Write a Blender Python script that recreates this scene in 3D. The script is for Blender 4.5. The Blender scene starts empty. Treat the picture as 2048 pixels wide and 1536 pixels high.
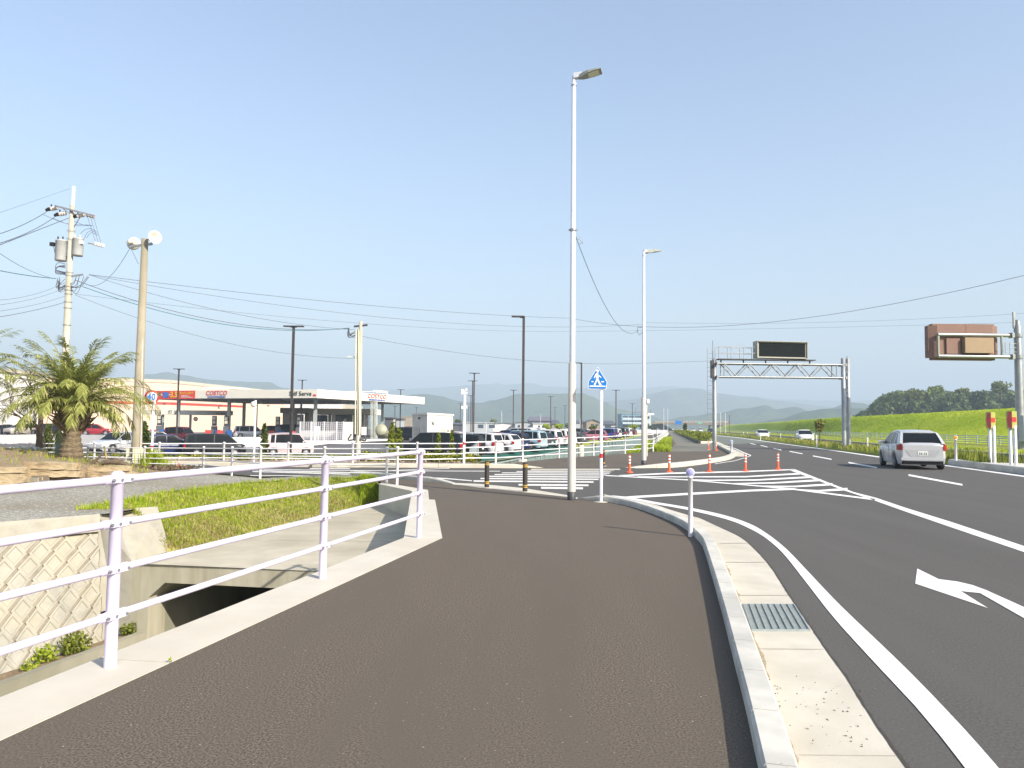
import bpy, bmesh, math, random
from mathutils import Vector, Matrix, geometry
random.seed(7)
SC = bpy.context.scene
COL = SC.collection
R = math.radians
# ------------------------------------------------------------------ camera
HAZE_D = 0.00055
F = 1479.0; PW, PH = 2048.0, 1536.0
CAMZ = 1.5; PITCH = math.atan(85.5 / F); ROLL = 0.0105
cam_d = bpy.data.cameras.new('camera'); cam = bpy.data.objects.new('camera', cam_d); COL.objects.link(cam)
cam_d.sensor_fit = 'HORIZONTAL'; cam_d.sensor_width = 36; cam_d.lens = F / PW * 36
cam_d.clip_start = 0.05; cam_d.clip_end = 30000
CM = Matrix.Translation((0, 0, CAMZ)) @ Matrix.Rotation(math.pi / 2 + PITCH, 4, 'X') @ Matrix.Rotation(ROLL, 4, 'Z')
cam.matrix_world = CM
SC.camera = cam
CI = CM.inverted(); CR = CM.to_3x3()
# ------------------------------------------------------------------ light
SUN_EL = R(33); SUN_AZ = (1.09, -0.98)          # horizontal direction towards the sun
w = bpy.data.worlds.new('World'); SC.world = w; w.use_nodes = True
nt = w.node_tree; nt.nodes.clear()
sky = nt.nodes.new('ShaderNodeTexSky'); sky.sky_type = 'NISHITA'; sky.sun_disc = False
sky.sun_elevation = SUN_EL; sky.sun_rotation = math.atan2(SUN_AZ[0], SUN_AZ[1])
sky.air_density = 1.35; sky.dust_density = 2.4; sky.ozone_density = 2.8; sky.altitude = 0
bg = nt.nodes.new('ShaderNodeBackground'); bg.inputs[1].default_value = 0.124
wo = nt.nodes.new('ShaderNodeOutputWorld')
tn = nt.nodes.new('ShaderNodeMix'); tn.data_type = 'RGBA'; tn.blend_type = 'MULTIPLY'; tn.inputs[0].default_value = 1.0; tn.inputs[7].default_value = (1.04, .97, 1.0, 1)
nt.links.new(sky.outputs[0], tn.inputs[6]); nt.links.new(tn.outputs[2], bg.inputs[0]); nt.links.new(bg.outputs[0], wo.inputs[0])
sd = bpy.data.lights.new('sun', 'SUN'); sun = bpy.data.objects.new('sun', sd); COL.objects.link(sun)
sd.energy = 5.0; sd.angle = R(0.53); sd.color = (1.0, 0.93, 0.82)
sv = Vector((SUN_AZ[0], SUN_AZ[1], 0)).normalized() * math.cos(SUN_EL) + Vector((0, 0, math.sin(SUN_EL)))
sun.rotation_euler = sv.to_track_quat('Z', 'Y').to_euler(); sun.location = (20, -20, 40)
SC.view_settings.view_transform = 'Standard'; SC.view_settings.look = 'None'
SC.view_settings.exposure = 0.95; SC.view_settings.gamma = 1.0
SC.view_settings.use_curve_mapping = False
SC.cycles.max_bounces = 6; SC.cycles.diffuse_bounces = 3; SC.cycles.glossy_bounces = 3
SC.cycles.transmission_bounces = 4; SC.cycles.transparent_max_bounces = 8; SC.cycles.volume_bounces = 0
SC.cycles.use_denoising = True
# ------------------------------------------------------------------ picture <-> world helpers
def ray(px, py):
    return (CR @ Vector(((px - PW / 2) / F, -(py - PH / 2) / F, -1))).normalized()
def G(px, py, z=0.0):
    d = ray(px, py); t = (z - CAMZ) / d.z
    return Vector((0, 0, CAMZ)) + d * t
def D(px, py, dist):                # the point seen at this pixel at forward distance dist
    d = ray(px, py); return Vector((0, 0, CAMZ)) + d * (dist / d.y)
def proj(p):
    q = CI @ Vector(p); return (PW / 2 + F * q.x / -q.z, PH / 2 - F * q.y / -q.z)
def HZ(py, x, y):                   # height at ground point (x, y) that shows at picture row py
    lo, hi = -10.0, 400.0
    for _ in range(50):
        m = (lo + hi) / 2
        if proj((x, y, m))[1] > py: lo = m
        else: hi = m
    return (lo + hi) / 2
# ------------------------------------------------------------------ materials
MATS = {}
def newmat(name):
    m = bpy.data.materials.new(name); m.use_nodes = True
    return m, m.node_tree, m.node_tree.nodes['Principled BSDF']
def srgb(r, g, b):
    f = lambda c: (c / 255 / 12.92) if c / 255 <= 0.04045 else ((c / 255 + 0.055) / 1.055) ** 2.4
    return (f(r), f(g), f(b))
def pm(name, c1, c2=None, scale=4.0, rough=0.7, bump=0.0, bscale=None, metal=0.0, speck=None, spscale=150, spth=0.72,
       c3=None, s3=0.4, stretch=None, coat=0.0, spec=0.5, trans=None, contrast=(0.35, 0.65), dist=0.02, st3=None):
    if name in MATS: return MATS[name]
    m, t, b = newmat(name); MATS[name] = m
    b.inputs['Roughness'].default_value = rough; b.inputs['Metallic'].default_value = metal
    b.inputs['Specular IOR Level'].default_value = spec
    if coat: b.inputs['Coat Weight'].default_value = coat; b.inputs['Coat Roughness'].default_value = 0.05
    tc = t.nodes.new('ShaderNodeTexCoord'); src = tc.outputs['Object']
    if stretch:
        mp = t.nodes.new('ShaderNodeMapping'); mp.inputs['Scale'].default_value = stretch
        t.links.new(src, mp.inputs[0]); src = mp.outputs[0]
    def noise(s, det=4, r=0.6):
        n = t.nodes.new('ShaderNodeTexNoise'); n.inputs['Scale'].default_value = s
        n.inputs['Detail'].default_value = det; n.inputs['Roughness'].default_value = r
        t.links.new(src, n.inputs['Vector']); return n.outputs['Fac']
    def ramp(v, a, bb):
        n = t.nodes.new('ShaderNodeMapRange'); n.inputs[1].default_value = a; n.inputs[2].default_value = bb
        t.links.new(v, n.inputs[0]); return n.outputs[0]
    def mix(fac, a, bb):
        n = t.nodes.new('ShaderNodeMix'); n.data_type = 'RGBA'
        t.links.new(fac, n.inputs[0])
        for v, i in ((a, 6), (bb, 7)):
            if isinstance(v, tuple): n.inputs[i].default_value = (*v[:3], 1)
            else: t.links.new(v, n.inputs[i])
        return n.outputs[2]
    if c2 is None: c2 = tuple(c * 0.86 for c in c1)
    col = mix(ramp(noise(scale), *contrast), c1, c2)
    if c3 and st3:
        mp3 = t.nodes.new('ShaderNodeMapping'); mp3.inputs['Scale'].default_value = st3; mp3.inputs['Rotation'].default_value = (0, 0, -.15)
        t.links.new(tc.outputs['Object'], mp3.inputs[0]); keep = src; src = mp3.outputs[0]; col = mix(ramp(noise(s3, 5, .65), 0.40, 0.66), col, c3); src = keep
    elif c3: col = mix(ramp(noise(s3, 3), 0.4, 0.68), col, c3)
    if speck: col = mix(ramp(noise(spscale, 2, 0.5), spth, spth + 0.03), col, speck)
    t.links.new(col, b.inputs['Base Color'])
    if bump:
        bn = t.nodes.new('ShaderNodeBump'); bn.inputs['Strength'].default_value = bump; bn.inputs['Distance'].default_value = dist
        t.links.new(noise(bscale or scale * 4, 3), bn.inputs['Height']); t.links.new(bn.outputs[0], b.inputs['Normal'])
    if trans:
        b.inputs['Transmission Weight'].default_value = trans
    return m
ASPH_W = pm('walk_asphalt', (0.172, 0.140, 0.106), (0.046, 0.037, 0.029), 85, 0.9, 0.16, 210, speck=(0.6, 0.56, 0.48), spscale=60, spth=0.735,
            c3=(0.106, 0.088, 0.066), s3=0.9, st3=(1.6, .28, 1), contrast=(0.40, 0.62), dist=0.006, spec=0.25)
ASPH_R = pm('road_asphalt', (0.128, 0.120, 0.107), (0.046, 0.043, 0.039), 80, 0.88, 0.16, 200, speck=(0.42, 0.4, 0.36), spscale=55, spth=0.75,
            c3=(0.098, 0.092, 0.083), s3=0.5, st3=(1.8, .10, 1), contrast=(0.3, 0.7), dist=0.006, spec=0.25, stretch=(1, 0.6, 1))
ASPH_OLD = pm('aged_asphalt', (0.20, 0.19, 0.155), (0.165, 0.158, 0.13), 8, 0.95, 0.2, 60, c3=(0.17, 0.165, 0.14), s3=0.3, spec=0.2)
ASPH_GREEN = pm('pale_road_asphalt', (0.16, 0.175, 0.145), (0.14, 0.152, 0.128), 5, 0.95, spec=0.2)
CONC = pm('concrete', (0.57, 0.53, 0.44), (0.51, 0.475, 0.39), 3.5, 0.9, 0.15, 60, c3=(0.46, 0.425, 0.345), s3=1.1, dist=0.004, speck=(0.2, 0.18, 0.14), spscale=38, spth=0.745, spec=0.25)
CONC_L = pm('ledge_concrete', (0.57, 0.535, 0.45), (0.52, 0.485, 0.41), 3.0, 0.9, 0.15, 50, c3=(0.50, 0.455, 0.37), s3=0.8, dist=0.004, speck=(0.3, 0.27, 0.2), spscale=30, spth=0.76, spec=0.25)
CONC_K = pm('kerb_concrete', (0.60, 0.58, 0.51), (0.53, 0.51, 0.45), 5, 0.85, 0.15, 50, c3=(0.43, 0.42, 0.375), s3=2.2, dist=0.004, speck=(0.25, 0.24, 0.2), spscale=42, spth=0.75, spec=0.25)
CONC_D = pm('weathered_concrete', (0.36, 0.335, 0.26), (0.28, 0.262, 0.20), 2.0, 0.92, 0.2, 40, c3=(0.23, 0.22, 0.16), s3=0.8, dist=0.006, stretch=(1, 1, 0.35), spec=0.2)
BLOCKC = pm('block_concrete', (0.38, 0.362, 0.305), (0.30, 0.285, 0.235), 4, 0.92, 0.2, 50, c3=(0.38, 0.35, 0.26), s3=1.3, dist=0.005, spec=0.2)
GROUTC = pm('grout', (0.30, 0.265, 0.20), (0.22, 0.19, 0.14), 8, 0.95)
PAINTW = pm('road_paint', (0.78, 0.77, 0.74), (0.70, 0.69, 0.66), 9, 0.75, 0.2, 110, speck=(0.36, 0.34, 0.31), spscale=48, spth=0.665, dist=0.004, spec=0.3, c3=(0.66, 0.645, 0.61), s3=1.5)
PAINTW2 = pm('worn_road_paint', (0.74, 0.72, 0.68), (0.60, 0.57, 0.52), 14, 0.8, 0.2, 110, speck=(0.2, 0.18, 0.16), spscale=45, spth=0.64, dist=0.004, spec=0.3)
GRAVEL = pm('gravel', (0.44, 0.42, 0.35), (0.20, 0.19, 0.16), 14, 0.95, 0.9, 30, speck=(0.75, 0.72, 0.62), spscale=17, spth=0.63, c3=(0.25, 0.22, 0.16), s3=0.35, dist=0.03, spec=0.2)
SOIL = pm('soil', (0.29, 0.215, 0.13), (0.20, 0.14, 0.085), 5, 0.95, 0.9, 14, c3=(0.31, 0.25, 0.16), s3=1.2, dist=0.04, speck=(0.42, 0.36, 0.26), spscale=22, spth=0.68, spec=0.15)
SOIL_D = pm('dark_soil', (0.12, 0.095, 0.06), (0.08, 0.062, 0.04), 6, 0.95, 0.8, 20, spec=0.15)
GRASSB = pm('grass_base', (0.29, 0.33, 0.04), (0.20, 0.25, 0.03), 1.3, 0.95, 0.7, 9, c3=(0.26, 0.23, 0.085), s3=0.5, dist=0.05, spec=0.1)
LEVEE = pm('levee_grass', (0.36, 0.44, 0.022), (0.27, 0.36, 0.016), 0.55, 0.95, 0.6, 2.2, c3=(0.46, 0.50, 0.05), s3=0.16, dist=0.2, stretch=(1.0, 0.4, 1.0), spec=0.05)
FIELD = pm('field', (0.22, 0.21, 0.12), (0.14, 0.17, 0.07), 0.02, 0.95, c3=(0.25, 0.22, 0.15), s3=0.006, spec=0.1)
LOTA = pm('lot_asphalt', (0.125, 0.12, 0.118), (0.105, 0.10, 0.10), 0.5, 0.9, 0.2, 40, c3=(0.14, 0.135, 0.13), s3=0.05, spec=0.2)
WHITE = pm('white_paint', (0.78, 0.77, 0.78), (0.74, 0.73, 0.75), 6, 0.38, spec=0.5)
RAILP = pm('rail_paint', (0.70, 0.64, 0.80), (0.66, 0.60, 0.76), 4, 0.36, 0.05, 90, c3=(0.62, 0.565, 0.70), s3=3, dist=0.001)
STEEL = pm('galvanised_steel', (0.31, 0.325, 0.33), (0.25, 0.265, 0.27), 7, 0.45, metal=0.55, c3=(0.36, 0.37, 0.36), s3=1.5)
POLEB = pm('beige_pole_paint', (0.54, 0.51, 0.45), (0.50, 0.47, 0.42), 3, 0.5)
POLEW = pm('silver_pole_paint', (0.68, 0.69, 0.72), (0.62, 0.63, 0.67), 3, 0.35, metal=0.15)
POLEC = pm('pole_concrete', (0.50, 0.485, 0.42), (0.42, 0.40, 0.34), 3, 0.9, 0.1, 30, c3=(0.34, 0.30, 0.21), s3=1.2, stretch=(1, 1, 0.25))
POLEO = pm('old_pole_concrete', (0.36, 0.325, 0.24), (0.27, 0.24, 0.17), 3, 0.92, 0.1, 30, c3=(0.22, 0.19, 0.12), s3=1.2, stretch=(1, 1, 0.25))
BROWNP = pm('brown_pole_paint', (0.055, 0.042, 0.040), (0.045, 0.035, 0.034), 3, 0.5)
BLACK = pm('black_rubber', (0.018, 0.018, 0.02), (0.012, 0.012, 0.014), 8, 0.6)
DGREY = pm('dark_grey', (0.05, 0.05, 0.052), (0.035, 0.035, 0.04), 6, 0.55)
YELL = pm('yellow_reflective', (0.55, 0.33, 0.05), (0.5, 0.3, 0.04), 6, 0.45)
ORANGE = pm('orange_plastic', (0.80, 0.115, 0.035), (0.72, 0.095, 0.03), 6, 0.5)
REFLW = pm('white_reflective', (0.85, 0.80, 0.76), None, 6, 0.4)
BROLL = pm('bollard_brown', (0.034, 0.028, 0.022), (0.026, 0.022, 0.017), 20, 0.7, 0.2, 60)
BLUE = pm('sign_blue', (0.006, 0.16, 0.48), (0.006, 0.15, 0.46), 3, 0.4)
RED = pm('sign_red', (0.62, 0.025, 0.03), (0.56, 0.02, 0.025), 3, 0.45)
YSIGN = pm('sign_yellow', (0.36, 0.36, 0.09), (0.32, 0.32, 0.08), 3, 0.45)
WSIGN = pm('sign_white', (0.80, 0.80, 0.80), (0.76, 0.76, 0.76), 3, 0.45)
LENS = pm('reflector_violet', (0.38, 0.38, 0.66), (0.33, 0.33, 0.6), 60, 0.3)
LENSO = pm('reflector_orange', (0.85, 0.33, 0.02), (0.8, 0.28, 0.02), 60, 0.3)
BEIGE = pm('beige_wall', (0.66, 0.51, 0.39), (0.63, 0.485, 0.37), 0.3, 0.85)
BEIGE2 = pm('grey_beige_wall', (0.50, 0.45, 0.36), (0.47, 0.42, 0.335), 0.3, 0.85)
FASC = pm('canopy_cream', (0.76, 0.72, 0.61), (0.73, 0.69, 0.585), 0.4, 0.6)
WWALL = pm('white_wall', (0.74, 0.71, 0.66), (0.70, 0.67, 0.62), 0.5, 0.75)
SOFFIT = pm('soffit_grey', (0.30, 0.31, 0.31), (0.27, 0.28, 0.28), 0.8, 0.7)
COLG = pm('column_grey', (0.36, 0.39, 0.37), (0.33, 0.36, 0.34), 1, 0.55)
STRIPE = pm('stripe_red', (0.66, 0.06, 0.045), (0.62, 0.055, 0.04), 1, 0.6)
LRED = pm('letter_red', (0.60, 0.02, 0.035), None, 1, 0.5)
LBLUE = pm('letter_blue', (0.03, 0.09, 0.38), None, 1, 0.5)
LYEL = pm('letter_yellow', (0.85, 0.55, 0.03), None, 1, 0.5)
LBLK = pm('letter_black', (0.03, 0.03, 0.03), None, 1, 0.5)
GLASS = pm('dark_glass', (0.010, 0.013, 0.015), (0.008, 0.011, 0.013), 1, 0.06, spec=0.16)
GLASSB = pm('window_glass', (0.06, 0.09, 0.12), (0.05, 0.07, 0.1), 1, 0.12, spec=0.8)
TYRE = pm('tyre', (0.022, 0.022, 0.023), None, 10, 0.85)
RIM = pm('rim_metal', (0.45, 0.45, 0.47), (0.4, 0.4, 0.42), 6, 0.35, metal=0.7)
TAIL = pm('tail_lamp_red', (0.34, 0.008, 0.014), (0.26, 0.006, 0.01), 10, 0.18, coat=0.6)
HEADL = pm('headlamp_clear', (0.65, 0.68, 0.70), (0.5, 0.53, 0.56), 20, 0.12, coat=0.6)
PLATE = pm('plate_white', (0.75, 0.75, 0.72), None, 4, 0.5)
PLATEY = pm('plate_yellow', (0.75, 0.55, 0.06), None, 4, 0.5)
PLATEG = pm('plate_green', (0.03, 0.16, 0.07), None, 4, 0.5)
BROWNS = pm('sign_back_brown', (0.215, 0.118, 0.088), (0.19, 0.105, 0.078), 1.2, 0.7, c3=(0.225, 0.128, 0.096), s3=0.6)
TANBOX = pm('tan_box', (0.33, 0.235, 0.14), (0.31, 0.22, 0.13), 1.2, 0.7)
SCREEN = pm('led_screen', (0.010, 0.013, 0.014), (0.016, 0.019, 0.018), 9, 0.9, spec=.05)
SFRAME = pm('screen_frame', (0.36, 0.36, 0.29), (0.33, 0.33, 0.27), 3, 0.6)
CABLE = pm('cable_black', (0.07, 0.075, 0.085), None, 3, 0.6)
CABLEG = pm('cable_teal', (0.02, 0.15, 0.17), (0.02, 0.10, 0.12), 3, 0.6)
INSUL = pm('insulator_white', (0.72, 0.66, 0.62), None, 9, 0.3)
TRANSF = pm('transformer_grey', (0.42, 0.43, 0.42), (0.37, 0.38, 0.37), 4, 0.5)
HORN = pm('horn_cream', (0.72, 0.69, 0.58), (0.66, 0.63, 0.53), 5, 0.5)
BOXC = pm('cream_box', (0.70, 0.69, 0.52), (0.66, 0.65, 0.48), 4, 0.6)
STONE = pm('sandstone', (0.46, 0.35, 0.20), (0.20, 0.145, 0.08), 6, 0.92, 0.9, 12, c3=(0.56, 0.45, 0.28), s3=2.2, dist=0.03, stretch=(0.5, 1, 2))
BARK = pm('bark', (0.17, 0.125, 0.08), (0.10, 0.075, 0.05), 9, 0.95, 1.0, 22, dist=0.03)
PALMT = pm('palm_trunk', (0.25, 0.195, 0.12), (0.12, 0.09, 0.055), 10, 0.95, 1.0, 24, dist=0.04, stretch=(1, 1, 2.5))
CANALG = pm('green_netting', (0.006, 0.095, 0.064), (0.005, 0.07, 0.05), 3.0, 0.8, 0.3, 12, stretch=(3, 1, 1))
CANALW = pm('canal_wall', (0.17, 0.235, 0.22), (0.14, 0.20, 0.185), 1.5, 0.85)
MESHG = pm('mesh_grey', (0.36, 0.42, 0.42), None, 3, 0.6)
def leafmat(name, a, b_, c, tr=0.25):
    if name in MATS: return MATS[name]
    m, t, b = newmat(name); MATS[name] = m
    g = t.nodes.new('ShaderNodeNewGeometry'); n = t.nodes.new('ShaderNodeValToRGB')
    n.color_ramp.elements[0].color = (*a, 1); n.color_ramp.elements[1].color = (*c, 1)
    e = n.color_ramp.elements.new(0.55); e.color = (*b_, 1)
    t.links.new(g.outputs['Random Per Island'], n.inputs[0])
    b.inputs['Roughness'].default_value = 0.7; b.inputs['Specular IOR Level'].default_value = 0.2
    t.links.new(n.outputs[0], b.inputs['Base Color'])
    tl = t.nodes.new('ShaderNodeBsdfTranslucent'); t.links.new(n.outputs[0], tl.inputs[0])
    mx = t.nodes.new('ShaderNodeMixShader'); mx.inputs[0].default_value = tr
    out = t.nodes['Material Output']
    t.links.new(b.outputs[0], mx.inputs[1]); t.links.new(tl.outputs[0], mx.inputs[2]); t.links.new(mx.outputs[0], out.inputs[0])
    return m
GRASSM = leafmat('grass_blade', (0.18, 0.25, 0.015), (0.32, 0.40, 0.03), (0.48, 0.50, 0.07), 0.4)
DRYG = leafmat('dry_grass', (0.36, 0.27, 0.12), (0.48, 0.40, 0.18), (0.22, 0.26, 0.04), 0.3)
LIMEG = leafmat('lime_grass', (0.23, 0.33, 0.015), (0.40, 0.50, 0.03), (0.56, 0.60, 0.08), 0.5)
SHRUBM = leafmat('shrub_leaf', (0.09, 0.12, 0.015), (0.18, 0.22, 0.025), (0.30, 0.31, 0.05), 0.3)
CONIF = leafmat('conifer_leaf', (0.03, 0.055, 0.012), (0.07, 0.10, 0.018), (0.14, 0.16, 0.03), 0.2)
WOODL = leafmat('wood_leaf', (0.05, 0.085, 0.04), (0.10, 0.15, 0.055), (0.18, 0.22, 0.08), 0.3)
WOODP = leafmat('pale_wood_leaf', (0.10, 0.14, 0.03), (0.17, 0.20, 0.05), (0.24, 0.27, 0.08), 0.25)
PALML = leafmat('palm_leaf', (0.17, 0.19, 0.04), (0.33, 0.36, 0.09), (0.50, 0.49, 0.18), 0.38)
HILLM = pm('hill_forest', (0.065, 0.095, 0.045), (0.035, 0.058, 0.028), 0.012, 0.95, 1.0, 0.02, c3=(0.075, 0.10, 0.04), s3=0.004, dist=15, spec=0.05)
# ------------------------------------------------------------------ mesh builder
class MB:
    def __init__(s): s.v = []; s.f = []; s.m = []; s.mats = []; s.cur = 0; s.sm = []
    def mat(s, m):
        if m not in s.mats: s.mats.append(m)
        s.cur = s.mats.index(m); return s
    def add(s, vs, fs, smooth=False):
        o = len(s.v); s.v += [tuple(v) for v in vs]
        for f in fs: s.f.append(tuple(i + o for i in f)); s.m.append(s.cur); s.sm.append(smooth)
        return s
    def quad(s, a, b, c, d): return s.add([a, b, c, d], [(0, 1, 2, 3)])
    def poly(s, pts): return s.add(pts, [tuple(range(len(pts)))])
    def sheet(s, loops):            # flat polygon with holes
        tris = geometry.tessellate_polygon([[Vector((p[0], p[1], 0)) for p in l] for l in loops])
        vs = [Vector(p) for l in loops for p in l]
        fs = []
        for t in tris:
            a, b, c = (vs[i] for i in t)
            n = (b - a).cross(c - a).z
            fs.append(tuple(t) if n > 0 else (t[0], t[2], t[1]))
        return s.add(vs, fs)
    def box(s, c, d, rot=None):
        x, y, z = d[0] / 2, d[1] / 2, d[2] / 2
        vs = [Vector((i * x, j * y, k * z)) for i in (-1, 1) for j in (-1, 1) for k in (-1, 1)]
        if rot is not None: vs = [rot @ v for v in vs]
        vs = [v + Vector(c) for v in vs]
        return s.add(vs, [(0, 1, 3, 2), (4, 6, 7, 5), (0, 4, 5, 1), (2, 3, 7, 6), (0, 2, 6, 4), (1, 5, 7, 3)])
    def bar(s, a, b, w_, h_):       # box between two points
        a, b = Vector(a), Vector(b); d = b - a
        q = d.to_track_quat('X', 'Z').to_matrix()
        return s.box((a + b) / 2, (d.length, w_, h_), q)
    def tube(s, pts, r, n=10, cap=True, smooth=True):
        pts = [Vector(p) for p in pts]; rs = r if isinstance(r, (list, tuple)) else [r] * len(pts)
        vs = []; fs = []; up = None
        for i, p in enumerate(pts):
            d = (pts[min(i + 1, len(pts) - 1)] - pts[max(i - 1, 0)])
            d = d.normalized() if d.length > 1e-9 else Vector((0, 0, 1))
            if up is None: up = Vector((0, 0, 1)) if abs(d.z) < 0.9 else Vector((1, 0, 0))
            x = d.cross(up); x = x.normalized() if x.length > 1e-6 else d.orthogonal().normalized()
            y = x.cross(d).normalized(); up = y if abs(d.z) < 0.98 or i else up
            for k in range(n):
                a = 2 * math.pi * k / n
                vs.append(p + (x * math.cos(a) + y * math.sin(a)) * rs[i])
        for i in range(len(pts) - 1):
            for k in range(n):
                k2 = (k + 1) % n
                fs.append((i * n + k, i * n + k2, (i + 1) * n + k2, (i + 1) * n + k))
        s.add(vs, fs, smooth)
        if cap:
            s.add(vs[:n], [tuple(range(n))[::-1]]); s.add(vs[-n:], [tuple(range(n))])
        return s
    def lathe(s, prof, c=(0, 0, 0), n=16, smooth=True, rot=None):   # prof: (radius, z)
        vs = []; fs = []
        for r, z in prof:
            for k in range(n):
                a = 2 * math.pi * k / n; v = Vector((r * math.cos(a), r * math.sin(a), z))
                vs.append((rot @ v if rot is not None else v) + Vector(c))
        for i in range(len(prof) - 1):
            for k in range(n):
                k2 = (k + 1) % n; fs.append((i * n + k, i * n + k2, (i + 1) * n + k2, (i + 1) * n + k))
        return s.add(vs, fs, smooth)
    def loft(s, rings, smooth=False, close=False, caps=False):
        n = len(rings[0]); vs = [p for r in rings for p in r]; fs = []
        for i in range(len(rings) - 1):
            for k in range(n if close else n - 1):
                k2 = (k + 1) % n; fs.append((i * n + k, (i + 1) * n + k, (i + 1) * n + k2, i * n + k2))
        s.add(vs, fs, smooth)
        if caps: s.add(rings[0], [tuple(range(n))]); s.add(rings[-1], [tuple(range(n))[::-1]])
        return s
    def leaves(s, n, c, rad, size, shell=0.5, squash=1.0, rnd=random):
        for _ in range(n):
            while True:
                p = Vector((rnd.uniform(-1, 1), rnd.uniform(-1, 1), rnd.uniform(-1, 1)))
                if shell < p.length < 1: break
            p = Vector((p.x * rad[0], p.y * rad[1], p.z * rad[2])) + Vector(c)
            a = Vector((rnd.gauss(0, 1), rnd.gauss(0, 1), rnd.gauss(0, 1))).normalized(); b = a.orthogonal().normalized()
            b = Matrix.Rotation(rnd.uniform(0, 6.28), 3, a) @ b
            q = a.cross(b); z = size * rnd.uniform(0.6, 1.4)
            s.add([p - b * z, p + q * z * 0.55 * squash, p + b * z, p - q * z * 0.55 * squash], [(0, 1, 2, 3)])
        return s
    def blade(s, p, h, wd, lean, ang):
        d = Vector((math.cos(ang), math.sin(ang), 0)); sd = Vector((-d.y, d.x, 0)) * wd
        p = Vector(p); t = p + Vector((0, 0, h)) + d * lean
        mpt = p + Vector((0, 0, h * 0.6)) + d * lean * 0.35
        s.add([p - sd, p + sd, mpt + sd * 0.7, t, mpt - sd * 0.7], [(0, 1, 2, 4), (4, 2, 3)])
        return s
    def build(s, name, m=None, parent=None, origin=None, smooth=None):
        me = bpy.data.meshes.new(name)
        o3 = Vector(origin) if origin is not None else (parent.location.copy() if (parent is not None and s_world(parent)) else None)
        vs = s.v
        if o3 is None and parent is None and vs:
            xs = [v[0] for v in vs]; ys = [v[1] for v in vs]; zs = [v[2] for v in vs]
            o3 = Vector(((min(xs) + max(xs)) / 2, (min(ys) + max(ys)) / 2, min(zs)))
        if o3 is not None: vs = [(v[0] - o3.x, v[1] - o3.y, v[2] - o3.z) for v in vs]
        me.from_pydata(vs, [], s.f)
        for mm in (s.mats or [m]): me.materials.append(mm)
        if s.mats: me.polygons.foreach_set('material_index', s.m)
        me.polygons.foreach_set('use_smooth', [bool(x) if smooth is None else smooth for x in s.sm])
        me.update()
        o = bpy.data.objects.new(name, me); COL.objects.link(o)
        if parent is not None:
            o.parent = parent
            if parent.type == 'MESH': o.location = (0, 0, 0)
        elif o3 is not None: o.location = o3
        return o
WORLDS = set()
def s_world(p): return p.name in WORLDS
def tag(o, label=None, cat=None, group=None, kind=None):
    if label: o['label'] = label
    if cat: o['category'] = cat
    if group: o['group'] = group
    if kind: o['kind'] = kind
    return o
def thing(name, label, cat, loc, group=None, world=True, rz=0):
    o = bpy.data.objects.new(name, None); COL.objects.link(o); o.location = loc; o.rotation_euler.z = rz
    o.empty_display_size = 0.2
    if world: WORLDS.add(o.name)
    return tag(o, label, cat, group)
def sub(name, mb, m, parent, root=None, label=None):    # part (or sub-part) given in world coordinates of root
    o = mb.build(name, m, parent, origin=(root or parent).location if (root or parent).name in WORLDS else (0, 0, 0))
    if label: o['label'] = label
    return o
def kids(o): return [c for c in bpy.data.objects if c.parent == o]
CH = {}
def copy_tree(o, parent=None):
    if parent is None and o.name not in CH:
        def walk(x): return [(c, walk(c)) for c in kids(x)]
        CH[o.name] = walk(o)
    def cp(x, sublist, par):
        c = x.copy(); COL.objects.link(c)
        if par is not None: c.parent = par
        for y, sl in sublist: cp(y, sl, c)
        return c
    return cp(o, CH[o.name], None)
def struct(name, mb, m, label=None):
    o = mb.build(name, m); o['kind'] = 'structure'
    if label: o['label'] = label
    return o
def text_mesh(txt, size, bold=0.0, shear=0.0, extrude=0.01, xs=1.0):
    cu = bpy.data.curves.new('lettering', 'FONT'); cu.body = txt; cu.size = size; cu.offset = bold; cu.shear = shear
    cu.space_character = 1.08; cu.extrude = extrude; cu.align_x = 'CENTER'; cu.align_y = 'CENTER'; cu.resolution_u = 3
    o = bpy.data.objects.new('lettering', cu); COL.objects.link(o)
    dg = bpy.context.evaluated_depsgraph_get(); me = bpy.data.meshes.new_from_object(o.evaluated_get(dg))
    vs = [Vector((v.co.x * xs, v.co.y, v.co.z)) for v in me.vertices]; fs = [tuple(p.vertices) for p in me.polygons]
    bpy.data.objects.remove(o); bpy.data.curves.remove(cu); bpy.data.meshes.remove(me)
    return vs, fs
def lettering(mb, txt, size, pos, right, up, **k):
    vs, fs = text_mesh(txt, size, **k); right = Vector(right).normalized(); up = Vector(up).normalized(); n = right.cross(up)
    mb.add([Vector(pos) + right * v.x + up * v.y + n * v.z for v in vs], fs); return mb
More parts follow.
